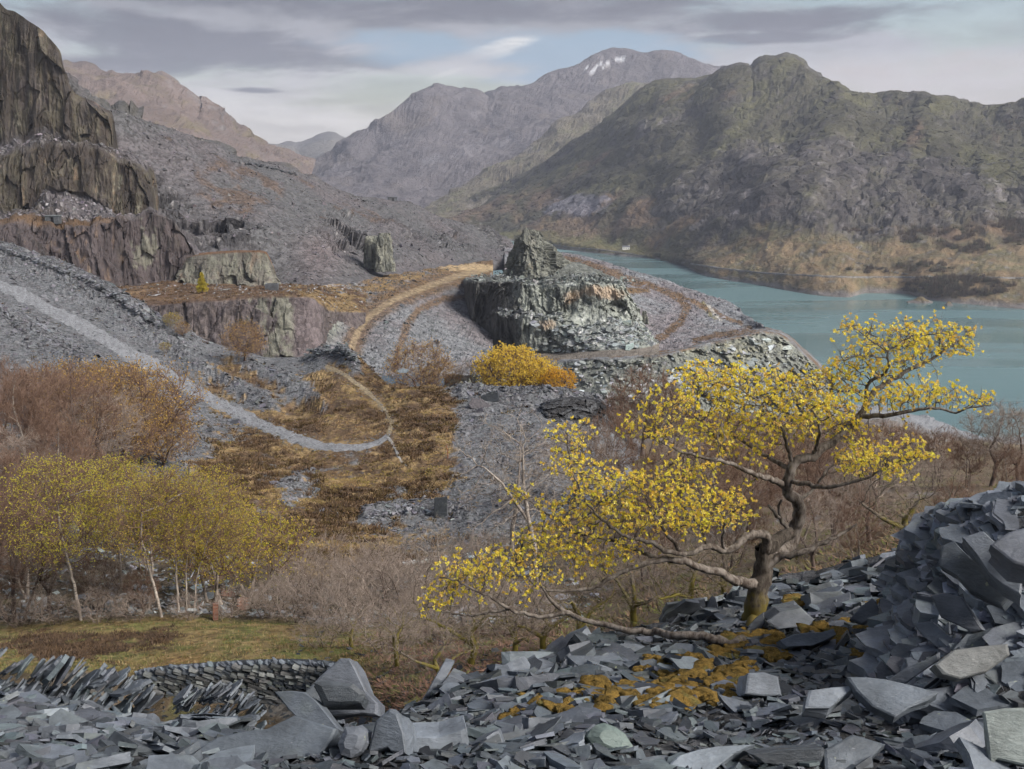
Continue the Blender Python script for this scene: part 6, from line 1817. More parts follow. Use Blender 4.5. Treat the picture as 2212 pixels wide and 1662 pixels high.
# leaf litter and dead bracken under the trees
s = S_wood
p, N, r_, q_ = s.sample(5000, ((s.v > 3.2) & (s.v < 6)) * 1.0, rng)
tufts('leaf_litter', p, rng.uniform(0.3, 0.8, len(p)) , rng.uniform(0.08, 0.3, len(p)), 12, rng, [(0.13, 0.085, 0.06), (0.16, 0.11, 0.07), (0.10, 0.08, 0.04), GREEN * 0.8], np.full(len(p), 0.035), 'dead leaves and bracken under the bare trees')

s = S_mid
p, N, r_, q_ = s.sample(4200, ((s.v > 5.0) & (s.v < 7.6) & (s.px > 740)) * (0.2 + sstep(s.px, 740, 860)), rng)
tufts('leaf_litter', p, rng.uniform(0.12, 0.4, len(p)), rng.uniform(0.03, 0.14, len(p)), 14, rng, [(0.15, 0.088, 0.066), (0.19, 0.115, 0.085), (0.10, 0.085, 0.04), GREEN * 0.7, (0.12, 0.07, 0.05)], np.full(len(p), 0.022), 'reddish fallen leaves in the hollow below the oaks', 0.9)
p, N, r_, q_ = s.sample(2600, ((s.v > 4.6) & (s.v < 7.6) & (s.px > 640)) * 0.5 + ((s.v > 6.3) & (s.v < 7.7) & (s.px > -60)) * 1.0, rng)
slab_cloud('slate_rubble', p, upN(N), np.clip(rng.lognormal(math.log(0.22), 0.5, len(p)), 0.08, 0.9), rng, M_slab, SL * 0.7, 0.4, 0.0, None, 6, label='half buried slates in the hollow below the oaks')
# far woods by the lake shore: bare crowns that read as one mass
s = S_mtn
fx_, fy_ = project(s.V)
w = np.zeros(s.V.shape[:2])
for a, b, rx_, ry_, k in ((1960, 515, 130, 26, 1.0), (2090, 520, 90, 30, 1.0), (2180, 500, 60, 36, 1.0), (2080, 620, 150, 26, 1.0), (1780, 545, 30, 10, 0.25), (1880, 590, 60, 14, 0.3), (2000, 575, 80, 16, 0.35), (1430, 590, 40, 6, 0.0), (2190, 262, 30, 22, 0.8), (1850, 500, 40, 12, 0.5), (1310, 548, 40, 4, 0.4)):
    w = np.maximum(w, k * (1 - sstep(ell(fx_, fy_, a, b, rx_, ry_), 0.6, 1.1)))
w *= (s.v > 1.02) & (s.v < 4.97)
w = w * sstep(fbm(s.V, 60, 3, seed=133) + 0.5 * fbm(s.V, 18, 2, seed=134), -0.25, 0.35)
p, N, r_, q_ = s.sample(620, w, rng)
tufts('far_woods', p + (0, 0, 1.0), rng.uniform(2.5, 6, len(p)), rng.uniform(3, 9, len(p)), 60, rng, [(0.095, 0.080, 0.068), (0.115, 0.092, 0.072), (0.085, 0.085, 0.058), (0.13, 0.10, 0.075)], np.full(len(p), 0.28), 'grey bare woods along the far lake shore', 0.25)

# ------------------------------------------------------------------ background trees: prototypes, then one thing for each tree
def crown_points(rng, n, c, r, hollow=0.45, flat_bottom=None):
    v = rng.normal(size=(n, 3)); v /= np.linalg.norm(v, axis=1, keepdims=True)
    v *= (hollow + (1 - hollow) * rng.random((n, 1))) ** 0.8
    p = np.asarray(c) + v * np.asarray(r)
    return p


def proto(name, seed, stems, crowns, bark, twig_mat, r_tip=0.008, step=0.16, d_inf=2.2, d_kill=0.22, trop=(0, 0, 0.12), wob=0.2, twig_n=2.0, twig_l=(0.25, 0.55), twig_r=0.006, twig_up=0.5,
          leaf=None, per=2, leaf_size=0.06, leaf_spread=0.9, leaf_frac=1.0, sides=6, moss=0.0, trunk_r=None):
    """one tree: stems (polylines in metres) and crown ellipsoids -> trunk mesh, branch and twig mesh, leaf mesh"""
    rng = np.random.default_rng(seed)
    nodes, par, fixed = [], [], []
    for st in stems:
        st = np.asarray(st, float)
        L = np.concatenate([[0], np.cumsum(np.linalg.norm(np.diff(st[:, :3], axis=0), axis=1))])
        q = np.linspace(0, L[-1], max(3, int(L[-1] / step)))
        b = len(nodes)
        for k, x in enumerate(q):
            nodes.append(np.array([np.interp(x, L, st[:, a]) for a in range(3)]) + (rng.normal(0, 0.02 * step * 3, 3) if k else 0))
            par.append(-1 if k == 0 else b + k - 1)
            fixed.append(np.interp(x, L, st[:, 3]) if st.shape[1] > 3 else np.nan)
    nb = len(nodes)
    A = np.concatenate([crown_points(rng, n, c, r) for n, c, r in crowns])
    P_, pr = colonize(nodes, par, A, step, d_inf, d_kill, 80, rng, trop, wob, 5000)
    r = pipe_radii(P_, pr, r_tip, 2.3, np.array(fixed))
    P_ = smooth_nodes(P_, pr, 1, nb)
    gt, gb = Geo(), Geo()
    for ch in chains_of(P_, pr, r):
        if len(ch) < 2:
            continue
        rr = r[ch].copy()
        if pr[ch[0]] >= 0 or ch[0] >= nb:
            rr[0] = rr[1]
        big = rr.max() > max(0.055, r_tip * 4)
        V, F = tube(P_[ch], rr, sides if big else 3)
        (gt if ch[0] < nb and ch[1] < nb and pr[ch[0]] < 0 else gb).add(V, F, np.full(len(V), moss) * np.clip(1.3 - V[:, 2] / 3, 0.2, 1))
    cnt = np.zeros(len(P_), int); np.add.at(cnt, pr[pr >= 0], 1)
    fine = np.where((r < r_tip * 2.2) & (np.arange(len(P_)) >= nb))[0]
    dirs = np.zeros_like(P_); ok = pr >= 0; dirs[ok] = P_[ok] - P_[pr[ok]]
    src = np.repeat(fine, rng.poisson(twig_n, len(fine)))
    d = dirs[src] / (np.linalg.norm(dirs[src], axis=1, keepdims=True) + 1e-9) * 0.8 + rng.normal(0, 0.55, (len(src), 3)) + (0, 0, twig_up)
    V, q4, t3, tips = twigs(P_[src], d, rng.uniform(*twig_l, len(src)), np.full(len(src), twig_r), rng)
    m_tw = mesh_np(name + '_twigs', V, [q4, t3], twig_mat, True, None, {'moss': np.zeros(len(V))})
    m_tr = gt.mesh(name + '_trunk', bark)
    m_br = gb.mesh(name + '_branches', twig_mat if moss == 0 else bark)
    m_lf = None
    if leaf is not None:
        sel = rng.random(len(tips)) < leaf_frac
        V, F, c = leaves(tips[sel], d[sel], leaf_size, rng, leaf, per, leaf_spread, 0.7)
        m_lf = mesh_np(name + '_leaves', V, [F], M_leaf, False, c)
    h = P_[:, 2].max()
    return dict(trunk=m_tr, branches=m_br, twigs=m_tw, leaves=m_lf, h=h)


def plant(pt, base, height, label, rotz=0.0, name='tree', group=None, category='tree', lean=(0, 0), wide=1.0):
    o = empty(name, tuple(base), label=label, category=category, group=group, kind='thing')
    k = height / pt['h']
    o.scale = (k * wide, k * wide, k)
    o.rotation_euler = (lean[0], lean[1], rotz)
    for nm, me in (('trunk', pt['trunk']), ('branches', pt['branches']), ('twigs', pt['twigs']), ('crown', pt['leaves'])):
        if me is not None:
            c = bpy.data.objects.new(nm, me)
            c.parent = br if nm == 'twigs' else o
            COL.objects.link(c)
            if nm == 'branches':
                br = c
            if nm in ('twigs', 'crown'):
                c['kind'] = 'stuff'
    return o


LIME = [(0.48, 0.45, 0.06), (0.55, 0.48, 0.06), (0.44, 0.42, 0.06), (0.57, 0.47, 0.07)]
OLIVEY = [(0.44, 0.37, 0.06), (0.50, 0.39, 0.07), (0.40, 0.35, 0.055), (0.52, 0.38, 0.06), (0.38, 0.36, 0.05)]
YELLOW = [(0.78, 0.58, 0.10), (0.82, 0.62, 0.12), (0.72, 0.54, 0.09), (0.74, 0.52, 0.09)]
AMBER = [(0.46, 0.29, 0.08), (0.50, 0.32, 0.09), (0.40, 0.26, 0.08), (0.36, 0.23, 0.09), (0.52, 0.36, 0.09)]
ORNG = [(0.72, 0.42, 0.05), (0.68, 0.38, 0.05), (0.72, 0.46, 0.06)]

T_birch = [proto('birch', 201, [[(0, 0, -0.2, .075), (-0.15, 0, 1.5, .062), (-0.45, .1, 3.0, .05), (-0.6, .1, 4.2, .04), (-0.55, 0, 5.6, .02)]], [(520, (-0.5, 0, 4.5), (2.3, 1.9, 2.3)), (260, (-0.9, 0.2, 6.0), (1.9, 1.4, 1.0))], M_birchbark, M_twig_brown, twig_n=4.2, leaf=LIME, per=3, leaf_size=0.058, leaf_frac=0.95, trop=(-.05, 0, .3)),
           proto('birch', 202, [[(0, 0, -0.2, .075), (-0.25, 0, 1.4, .065), (-0.55, .1, 2.8, .052), (-0.65, 0, 3.6, .042), (-0.5, 0, 5.2, .02)]], [(560, (-0.2, 0, 4.5), (2.6, 1.9, 2.1)), (200, (0.8, 0.2, 5.4), (1.6, 1.2, 1.0))], M_birchbark, M_twig_brown, twig_n=4.2, leaf=OLIVEY, per=3, leaf_size=0.058, leaf_frac=0.95, trop=(.05, 0, .3)),
           proto('birch', 203, [[(0, 0, -0.2, .062), (0.02, 0, 2.0, .052), (0.05, .1, 4.0, .032)], [(0.35, 0.1, -0.2, .055), (0.42, 0.1, 2.0, .042), (0.8, .1, 4.0, .025)], [(0.7, -0.1, -0.2, .05), (0.9, 0, 1.6, .038), (1.5, .1, 3.4, .022)]], [(600, (0.6, 0, 4.2), (2.7, 1.9, 2.3)), (240, (2.0, 0.2, 3.8), (1.6, 1.3, 1.6))], M_birchbark, M_twig_brown, twig_n=4.2, leaf=OLIVEY, per=3, leaf_size=0.058, leaf_frac=0.95, trop=(.08, 0, .25))]
T_willow = proto('willow', 204, [[(0, 0, -0.2, .09), (0.3, 0, 1.2, .06)], [(0.1, 0.1, -0.2, .08), (-0.5, 0, 1.3, .05)], [(0.1, -0.2, -0.2, .07), (0.9, 0, 1.0, .05)]], [(600, (0.2, 0, 2.4), (2.3, 1.9, 1.6))], M_greybark, M_twig_brown, step=0.13, twig_n=2.8, leaf=OLIVEY, per=3, leaf_size=0.07)
T_willow_y = proto('willow', 205, [[(0, 0, -0.2, .16), (0.5, 0, 1.6, .10)], [(0.1, 0.1, -0.2, .14), (-0.9, 0, 1.7, .09)], [(0.1, -0.2, -0.2, .12), (1.4, 0, 1.4, .08)]], [(620, (0.2, 0, 3.0), (4.2, 3.4, 2.8)), (200, (0.2, 0, 3.2), (3.2, 2.6, 2.4))], M_darkbark, M_twig_brown, r_tip=0.014, step=0.24, d_kill=0.32, twig_n=3.2, twig_l=(0.4, 0.9), twig_r=0.014, leaf=YELLOW, per=5, leaf_size=0.17)
T_amber = proto('willow', 206, [[(0, 0, -0.2, .16), (0.5, 0, 1.6, .10)], [(0.1, 0.1, -0.2, .14), (-0.9, 0, 1.7, .09)], [(0.3, -0.2, -0.2, .10), (1.5, 0, 1.5, .07)]], [(520, (0.2, 0, 3.0), (4.2, 3.2, 2.6))], M_darkbark, M_twig_brown, r_tip=0.014, step=0.24, d_kill=0.34, twig_n=3.6, twig_l=(0.4, 0.9), twig_r=0.012, leaf=AMBER, per=2, leaf_size=0.11, leaf_frac=0.8)
T_bare = [proto('bare_tree', 211, [[(0, 0, -0.2, .12), (0.1, 0, 1.4, .09), (0.3, 0, 2.6, .06)], [(-0.3, 0.2, -0.2, .10), (-0.9, 0.1, 1.8, .06)], [(0.4, -0.2, -0.2, .09), (1.2, 0, 1.9, .05)]], [(640, (0.1, 0, 3.6), (2.7, 2.2, 2.5))], M_darkbark, M_twig_brown, twig_n=3.6, twig_l=(0.35, 0.8), twig_r=0.009, twig_up=0.7, trop=(0, 0, .25)),
          proto('bare_tree', 212, [[(0, 0, -0.2, .14), (-0.2, 0, 1.8, .10), (0.1, 0, 3.2, .07)], [(0.3, 0.2, -0.2, .10), (0.9, 0.1, 2.0, .06)]], [(640, (0.0, 0, 4.2), (2.4, 2.1, 2.7))], M_greybark, M_twig_brown, twig_n=3.6, twig_l=(0.35, 0.8), twig_r=0.009, twig_up=0.8, trop=(0, 0, .3)),
          proto('bare_tree', 213, [[(0, 0, -0.2, .16), (0.3, 0, 1.4, .12), (-0.2, 0.2, 2.4, .09), (0.2, 0, 3.4, .06)], [(0.25, 0, 1.3, .09), (1.3, 0.2, 2.4, .06)]], [(520, (0.3, 0, 3.5), (3.1, 2.6, 2.2))], M_darkbark, M_twig_grey, twig_n=2.6, twig_l=(0.3, 0.65), twig_r=0.008, twig_up=0.35, wob=0.32)]
T_bush = proto('shrub', 214, [[(0, 0, -0.2, .05), (0.2, 0, 0.7, .03)], [(-0.3, 0.1, -0.2, .05), (-0.7, 0, 0.7, .03)], [(0.3, -0.1, -0.2, .04), (1.0, 0, 0.6, .03)], [(0, -0.4, -0.2, .04), (0.2, -0.8, 0.6, .03)]], [(620, (0.1, 0, 1.2), (2.1, 1.6, 1.1))], M_darkbark, M_twig_grey, r_tip=0.007, step=0.11, d_kill=0.16, twig_n=1.5, twig_l=(0.18, 0.5), twig_r=0.006, twig_up=0.4, wob=0.3)
T_pale = proto('pale_tree', 215, [[(0, 0, -0.2, .13), (-0.05, 0, 1.5, .11), (-0.3, 0, 2.6, .09), (-0.45, 0.1, 4.0, .06), (-0.5, 0, 5.4, .03)], [(-0.28, 0, 2.5, .07), (-1.2, 0.2, 3.9, .05), (-1.9, 0.1, 4.6, .025)]], [(300, (-0.9, 0, 4.2), (2.6, 1.8, 2.8))], M_birchbark, M_greybark, r_tip=0.010, step=0.15, d_inf=2.6, d_kill=0.26, twig_n=1.8, twig_l=(0.2, 0.6), twig_r=0.006, wob=0.3)
T_mossy = [proto('mossy_oak', 216, [[(0, 0, -0.3, .17), (0.15, 0, 0.8, .14), (-0.1, 0.1, 1.5, .11), (0.3, 0, 2.2, .08)], [(0.1, 0, 0.9, .10), (1.0, 0.1, 1.6, .07), (1.9, 0, 1.8, .05)], [(0.0, 0, 1.2, .10), (-1.0, 0, 1.7, .07), (-1.8, 0.2, 2.3, .045)]], [(300, (0.1, 0, 2.5), (3.0, 2.2, 1.4)), (120, (-0.3, 0, 3.2), (2.0, 1.6, 1.0))], M_mossbark, M_twig_grey, r_tip=0.008, step=0.14, d_kill=0.22, twig_n=1.7, twig_l=(0.15, 0.4), twig_r=0.0045, wob=0.42, moss=0.7, twig_up=0.2),
           proto('mossy_oak', 217, [[(0, 0, -0.3, .13), (-0.3, 0, 0.7, .11), (-0.2, 0.1, 1.3, .09), (-0.8, 0, 2.0, .06)], [(-0.25, 0, 0.8, .08), (0.7, 0.1, 1.2, .06), (1.6, 0, 1.3, .04)]], [(280, (-0.1, 0, 1.9), (2.6, 1.9, 1.1))], M_mossbark, M_twig_grey, r_tip=0.007, step=0.13, d_kill=0.2, twig_n=2.0, twig_l=(0.15, 0.4), twig_r=0.0045, wob=0.45, moss=0.8, twig_up=0.15)]


def on(sheet, px, py, Y=None):
    return sheet.at(px, py) if Y is None else np.array(P(px, py, Y))


def hpx(base, n):
    """height in metres of n pixels at that distance"""
    return n * base[1] / FPX / 0.97


def T(pt, sheet, px, py, n, label, **kw):
    b = on(sheet, px, py)
    return plant(pt, b, hpx(b, n), label, **kw)


# birches on the low terrace
GB = 'birches and willows at the edge of the low terrace'
T(T_birch[0], S_mid, 176, 1340, 365, 'tall white stemmed birch with lime green top, leftmost of the birches', group=GB, name='birch_tree')
T(T_birch[1], S_mid, 350, 1334, 335, 'birch with a leaning white trunk in the middle of the green birches', group=GB, name='birch_tree')
T(T_birch[2], S_mid, 385, 1322, 318, 'several stemmed olive yellow birch right of the leaning birch', group=GB, name='birch_tree')
T(T_birch[0], S_mid, 262, 1270, 300, 'birch with lime top behind and between the two leaning white trunks', group=GB, name='birch_tree', rotz=2.2)
T(T_birch[1], S_mid, 448, 1300, 290, 'yellowish birch right of the several stemmed birch', group=GB, name='birch_tree', rotz=1.0)
T(T_willow, S_mid, 535, 1300, 205, 'rounded olive willow at the right end of the birch group', group=GB, name='willow_tree', wide=1.1)
T(T_willow, S_mid, 470, 1310, 230, 'olive willow overhanging the ruined bricks', group=GB, name='willow_tree', rotz=2.0)
T(T_birch[2], S_mid, 330, 1240, 250, 'small yellow green birch behind the leaning birch', group=GB, name='birch_tree', rotz=3.0)
# brown thicket at the left edge
GL = 'bare trees of the left hand thicket'
k = 0
for a, b, n_, i_, lab in ((30, 1345, 300, 0, 'bare purple brown tree at the lower left edge'), (105, 1330, 200, 2, 'low bare tree just left of the leftmost birch'), (10, 1215, 260, 1, 'bare tree at the left edge above the low terrace'), (95, 1200, 230, 0, 'bare brown tree behind the lime topped birch'),
                          (60, 1060, 260, 1, 'tall bare brown tree at the left edge with a pale stem'), (150, 1040, 250, 0, 'bare purplish tree highest in the left thicket'), (225, 1045, 210, 2, 'bare grey tree between the purplish tree and the amber willow'), (0, 960, 190, 0, 'bare tree cut by the left edge near the gravel path'), (255, 1325, 130, 2, 'bare shrubby tree between the birch trunks'), (310, 1330, 110, 0, 'low bare tree behind the leaning birch trunk'), (20, 1120, 200, 2, 'grey twigged tree at the left edge below the tall pale stem'),
                          (190, 1180, 220, 0, 'bare brown tree above the two leaning birch trunks'), (140, 1120, 220, 1, 'bare brown tree in the middle of the left thicket'), (60, 1290, 230, 1, 'bare tree between the lower left tree and the leftmost birch'), (-20, 1290, 260, 0, 'bare tree half cut by the left edge near the terrace'), (300, 1190, 170, 2, 'grey bare tree behind the lime topped birches'), (395, 1190, 150, 0, 'bare tree behind the olive birch crowns'), (215, 1320, 130, 0, 'bare tree right of the leftmost birch stem'), (480, 1250, 140, 2, 'bare tree behind the right hand willows'), (90, 985, 200, 0, 'bare brown tree below the gravel path at the far left'), (180, 955, 150, 1, 'bare tree at the upper edge of the left thicket')):
    T(T_bare[i_], S_mid, a, b, n_, lab, rotz=k * 1.3, group=GL, name='bare_tree'); k += 1
T(T_amber, S_mid, 290, 1000, 215, 'amber budded willow above the green birches', rotz=0.5, name='willow_tree', group='amber willows on the tip', wide=1.0)
T(T_amber, S_mid, 355, 1005, 120, 'small amber willow at the right end of the left thicket', rotz=2.5, name='willow_tree', group='amber willows on the tip')
T(T_amber, S_mid, 205, 960, 170, 'upper amber willow near the gravel path', rotz=4.0, name='willow_tree', group='amber willows on the tip')
# behind the edge of the plateau
def TY(pt, px, py, Y, n, label, **kw):
    b = np.array(P(px, py, Y))
    return plant(pt, b, hpx(b, n), label, **kw)


GE = 'willows beyond the edge of the slate plateau'
TY(T_willow_y, 1096, 856, 178, 104, 'bright yellow domed willow behind the plateau edge', group=GE, name='willow_tree')
TY(T_willow_y, 1160, 858, 180, 78, 'smaller yellow willow touching the domed one on its right', group=GE, name='willow_tree', rotz=1.2)
T_orange = proto('willow', 207, [[(0, 0, -0.2, .12), (0.4, 0, 1.2, .08)], [(0.1, 0.1, -0.2, .10), (-0.7, 0, 1.2, .06)]], [(380, (0.1, 0, 2.0), (2.8, 2.2, 1.8))], M_darkbark, M_twig_brown, r_tip=0.014, step=0.24, d_kill=0.32, twig_n=3.0, twig_l=(0.4, 0.8), twig_r=0.014, leaf=ORNG, per=5, leaf_size=0.17)
TY(T_orange, 1202, 856, 177, 54, 'low orange willow at the right end of the yellow willows', group=GE, name='willow_tree')
TY(T_amber, 905, 852, 178, 112, 'amber twigged willow left of the yellow dome', group=GE, name='willow_tree', rotz=1.0)
TY(T_amber, 950, 852, 182, 72, 'low amber willow beside the bare tree', group=GE, name='willow_tree', rotz=3.0)
TY(T_bare[2], 1018, 848, 180, 74, 'bare grey tree between the amber and yellow willows', group=GE, name='bare_tree')
T(T_amber, S_mid, 528, 778, 82, 'small amber tree below the purple cliff', name='willow_tree', rotz=2.0)
T(T_willow, S_mid, 372, 714, 36, 'small yellow shrub on the rim of the tip below the larch', name='shrub', category='shrub')
T(T_amber, S_mid, 394, 726, 30, 'yellow shrub just right of another on the tip rim', name='shrub', category='shrub', rotz=2)
T(T_willow, S_mid, 356, 765, 24, 'lone lime green shrub on the slate bank by the path', name='shrub', category='shrub')
# centre
GC = 'bare pale trees in the centre'
T(T_pale, S_mid, 1158, 1262, 400, 'tall pale barked bare tree left of the oak crown', group=GC, name='bare_tree', rotz=0.2)
T(T_pale, S_mid, 1105, 1200, 300, 'second pale bare tree behind the tall one', group=GC, name='bare_tree', rotz=2.6)
T(T_pale, S_mid, 960, 1300, 200, 'small pale bare tree on the heather edge, left of centre', group=GC, name='bare_tree', rotz=0.6)
T(T_bare[2], S_wood, 1240, 1100, 190, 'bare grey tree behind the left part of the oak crown', group=GC, name='bare_tree', rotz=0.9)
T(T_bare[1], S_wood, 1320, 1080, 200, 'bare brown tree behind the middle of the oak crown', group=GC, name='bare_tree', rotz=1.9)
T(T_bare[0], S_wood, 1385, 985, 195, 'rounded reddish brown bare tree in front of the headland cliff', group=GC, name='bare_tree', rotz=0.4)
T(T_bare[1], S_wood, 1330, 985, 130, 'low bare brown tree left of the rounded one', group=GC, name='bare_tree', rotz=2.4)
T(T_bare[0], S_wood, 1445, 985, 150, 'bare brown tree right of the rounded reddish one', group=GC, name='bare_tree', rotz=3.4)
GO = 'gnarled mossy oaks in the hollow'
for a, b, n_, i_, rz, lab in ((945, 1492, 190, 0, 0.4, 'gnarled mossy oak at the edge of the slate, centre'), (860, 1440, 150, 1, 1.5, 'low mossy oak above the pointed slab'), (1010, 1440, 200, 1, 2.6, 'mossy twisted oak behind the central gnarled one'), (1178, 1420, 210, 0, 3.5, 'mossy oak with an upright trunk below the oak branches'), (1110, 1425, 180, 0, 5.1, 'forked bare oak below the long low oak limb'), (1262, 1400, 190, 1, 0.9, 'bare oak behind the long low limb'),
                              (1370, 1365, 220, 0, 2.0, 'thick mossy trunked oak behind the yellow oak'), (1480, 1340, 190, 1, 4.0, 'small mossy oak left of the yellow oak trunk'), (1560, 1310, 170, 0, 1.0, 'bare oak directly behind the yellow oak trunk'), (760, 1400, 130, 0, 4.4, 'spreading mossy oak beside the drystone wall'), (1955, 1215, 250, 0, 0.2, 'tall mossy oak left of the right heap')):
    T(T_mossy[i_], S_wood if a > 1160 else S_mid, a, b, n_, lab, rotz=rz, group=GO, name='oak_tree')
GS = 'fine twigged scrub in the hollow'
for a, b, n_, rz, lab in ((690, 1330, 130, 0, 'pinkish bare scrub right of the brick ruin'), (770, 1310, 110, 1, 'bare scrub in the hollow below the heather'), (850, 1330, 130, 2, 'bare grey scrub left of the lowest oak leaves'), (640, 1345, 90, 3, 'low bare scrub beside the grassy terrace'), (900, 1390, 110, 4, 'bare scrub under the lowest yellow leaves'), (740, 1370, 110, 5, 'bare scrub above the drystone wall end'), (960, 1380, 100, 0.5, 'bare scrub behind the gnarled mossy oak'), (1050, 1330, 110, 1.5, 'grey scrub under the left oak crown'), (820, 1250, 80, 2.5, 'small bare scrub at the heather edge'), (1000, 1260, 90, 3.5, 'bare scrub beside the standing slate'), (720, 1300, 150, 0.2, 'widest pinkish scrub in the middle of the hollow'), (800, 1350, 150, 1.2, 'tall bare scrub left of the central mossy oaks'), (880, 1300, 140, 2.2, 'bare scrub below the long white slate wall'), (660, 1290, 110, 3.2, 'bare scrub just below the golden heather'), (600, 1320, 80, 4.2, 'bare scrub at the foot of the rounded willow'), (940, 1330, 130, 5.2, 'bare scrub behind the lowest oak leaves'), (1090, 1370, 120, 0.7, 'bare scrub below the left oak limb'), (1150, 1360, 110, 1.7, 'bare scrub between the pale tree and the mossy oaks'), (830, 1410, 110, 2.7, 'bare scrub right of the drystone wall'), (700, 1400, 80, 3.7, 'low bare scrub over the drystone wall'), (1040, 1270, 120, 4.7, 'bare scrub at the foot of the tall pale tree')):
    T(T_bush, S_mid, a, b, n_, lab, rotz=rz, group=GS, name='scrub', category='shrub')
GR = 'bare wood on the slope to the right'
LW = 'bare brown tree in the wood behind the yellow oak'
for j, (a, b, n_, i_) in enumerate(((1500, 1000, 110, 0), (1560, 1010, 130, 1), (1620, 1040, 140, 0), (1690, 1060, 150, 1), (1760, 1060, 150, 0), (1830, 1060, 150, 1), (1900, 1050, 140, 0), (1960, 1040, 130, 1), (2030, 1040, 120, 0), (1540, 1130, 200, 1), (1620, 1150, 210, 0), (1720, 1180, 230, 1), (1800, 1180, 230, 0), (1880, 1170, 220, 2), (1470, 1080, 160, 2), (1580, 1230, 190, 0), (1760, 1250, 200, 2), (1850, 1235, 180, 1), (1420, 1150, 190, 1), (1400, 1250, 190, 0))):
    T(T_bare[i_], S_wood, a, b, n_, LW, rotz=j * 1.7, group=GR, name='bare_tree')
for a, b, n_, i_, rz, lab in ((2140, 1050, 190, 2, 0.3, 'tall bare tree against the lake at the right'), (2200, 1050, 170, 2, 2.0, 'bare tree against the lake cut by the right edge'), (2090, 1050, 110, 0, 1.0, 'low bare tree between the tall ones at the right'), (2170, 1070, 110, 1, 3.0, 'pale twigged bare tree above the right heap'), (2015, 1060, 90, 2, 4.0, 'low bare tree beside the lake inlet'), (2060, 1160, 130, 0, 5.0, 'bare tree directly behind the right heap'), (2230, 1090, 100, 0, 0.8, 'bare tree at the right edge behind the heap')):
    T(T_bare[i_], S_wood, a, b, n_, lab, rotz=rz, group=GR, name='bare_tree')

GU = 'low bushes under the birches'
for a, b, n_, rz, lab in ((215, 1345, 70, 0, 'low bare bush between the leftmost birch and the leaning one'), (290, 1342, 64, 1, 'low bare bush left of the leaning birch foot'), (405, 1340, 60, 2, 'low bush between the birch stems and the brick pillar'), (120, 1350, 70, 3, 'low bare bush left of the leftmost birch foot'), (50, 1352, 76, 4, 'low bare bush at the left end of the grassy terrace'), (500, 1335, 70, 5, 'low bush right of the short brick pillar'), (580, 1335, 80, 0.5, 'low bush below the rounded olive willow')):
    T(T_bush, S_mid, a, b, n_, lab, rotz=rz, group=GU, name='bush', category='shrub')

for a, b, n_, rz, lab in ((245, 935, 150, 0.7, 'amber willow left of the one nearest the slate bank'), (325, 960, 120, 1.9, 'amber willow nearest the slate bank'), (160, 930, 150, 3.1, 'amber willow at the upper left of the amber group'), (265, 1020, 150, 4.6, 'lowest amber willow just above the lime birch tops')):
    T(T_amber, S_mid, a, b, n_, lab, rotz=rz, name='willow_tree', group='amber willows on the tip')

# ------------------------------------------------------------------ small things
def stone_box(rng, name, size, mat, col):
    """one rough squared stone or brick"""
    v = np.array([(x, y, z) for x in (-.5, .5) for y in (-.5, .5) for z in (-.5, .5)]) * size
    v = v + rng.normal(0, 0.05, v.shape) * np.asarray(size)
    f = np.array([(0, 1, 3, 2), (4, 6, 7, 5), (0, 4, 5, 1), (2, 3, 7, 6), (0, 2, 6, 4), (1, 5, 7, 3)])
    return mesh_np(name, v, [f], mat, False, np.tile(col, (8, 1)))


def box_geo(g, lo, hi, rot=None, org=(0, 0, 0)):
    v = np.array([(x, y, z) for x in (lo[0], hi[0]) for y in (lo[1], hi[1]) for z in (lo[2], hi[2])], float)
    if rot is not None:
        v = v @ np.array(rot).T
    g.add(v + np.asarray(org), np.array([(0, 1, 3, 2), (4, 6, 7, 5), (0, 4, 5, 1), (2, 3, 7, 6), (0, 2, 6, 4), (1, 5, 7, 3)]))


def geo_mesh(g, name, mat, col):
    V = np.concatenate(g.V)
    return mesh_np(name, V, [np.concatenate(f) for f in g.F.values()], mat, False, np.tile(col, (len(V), 1)))


rng = np.random.default_rng(91)
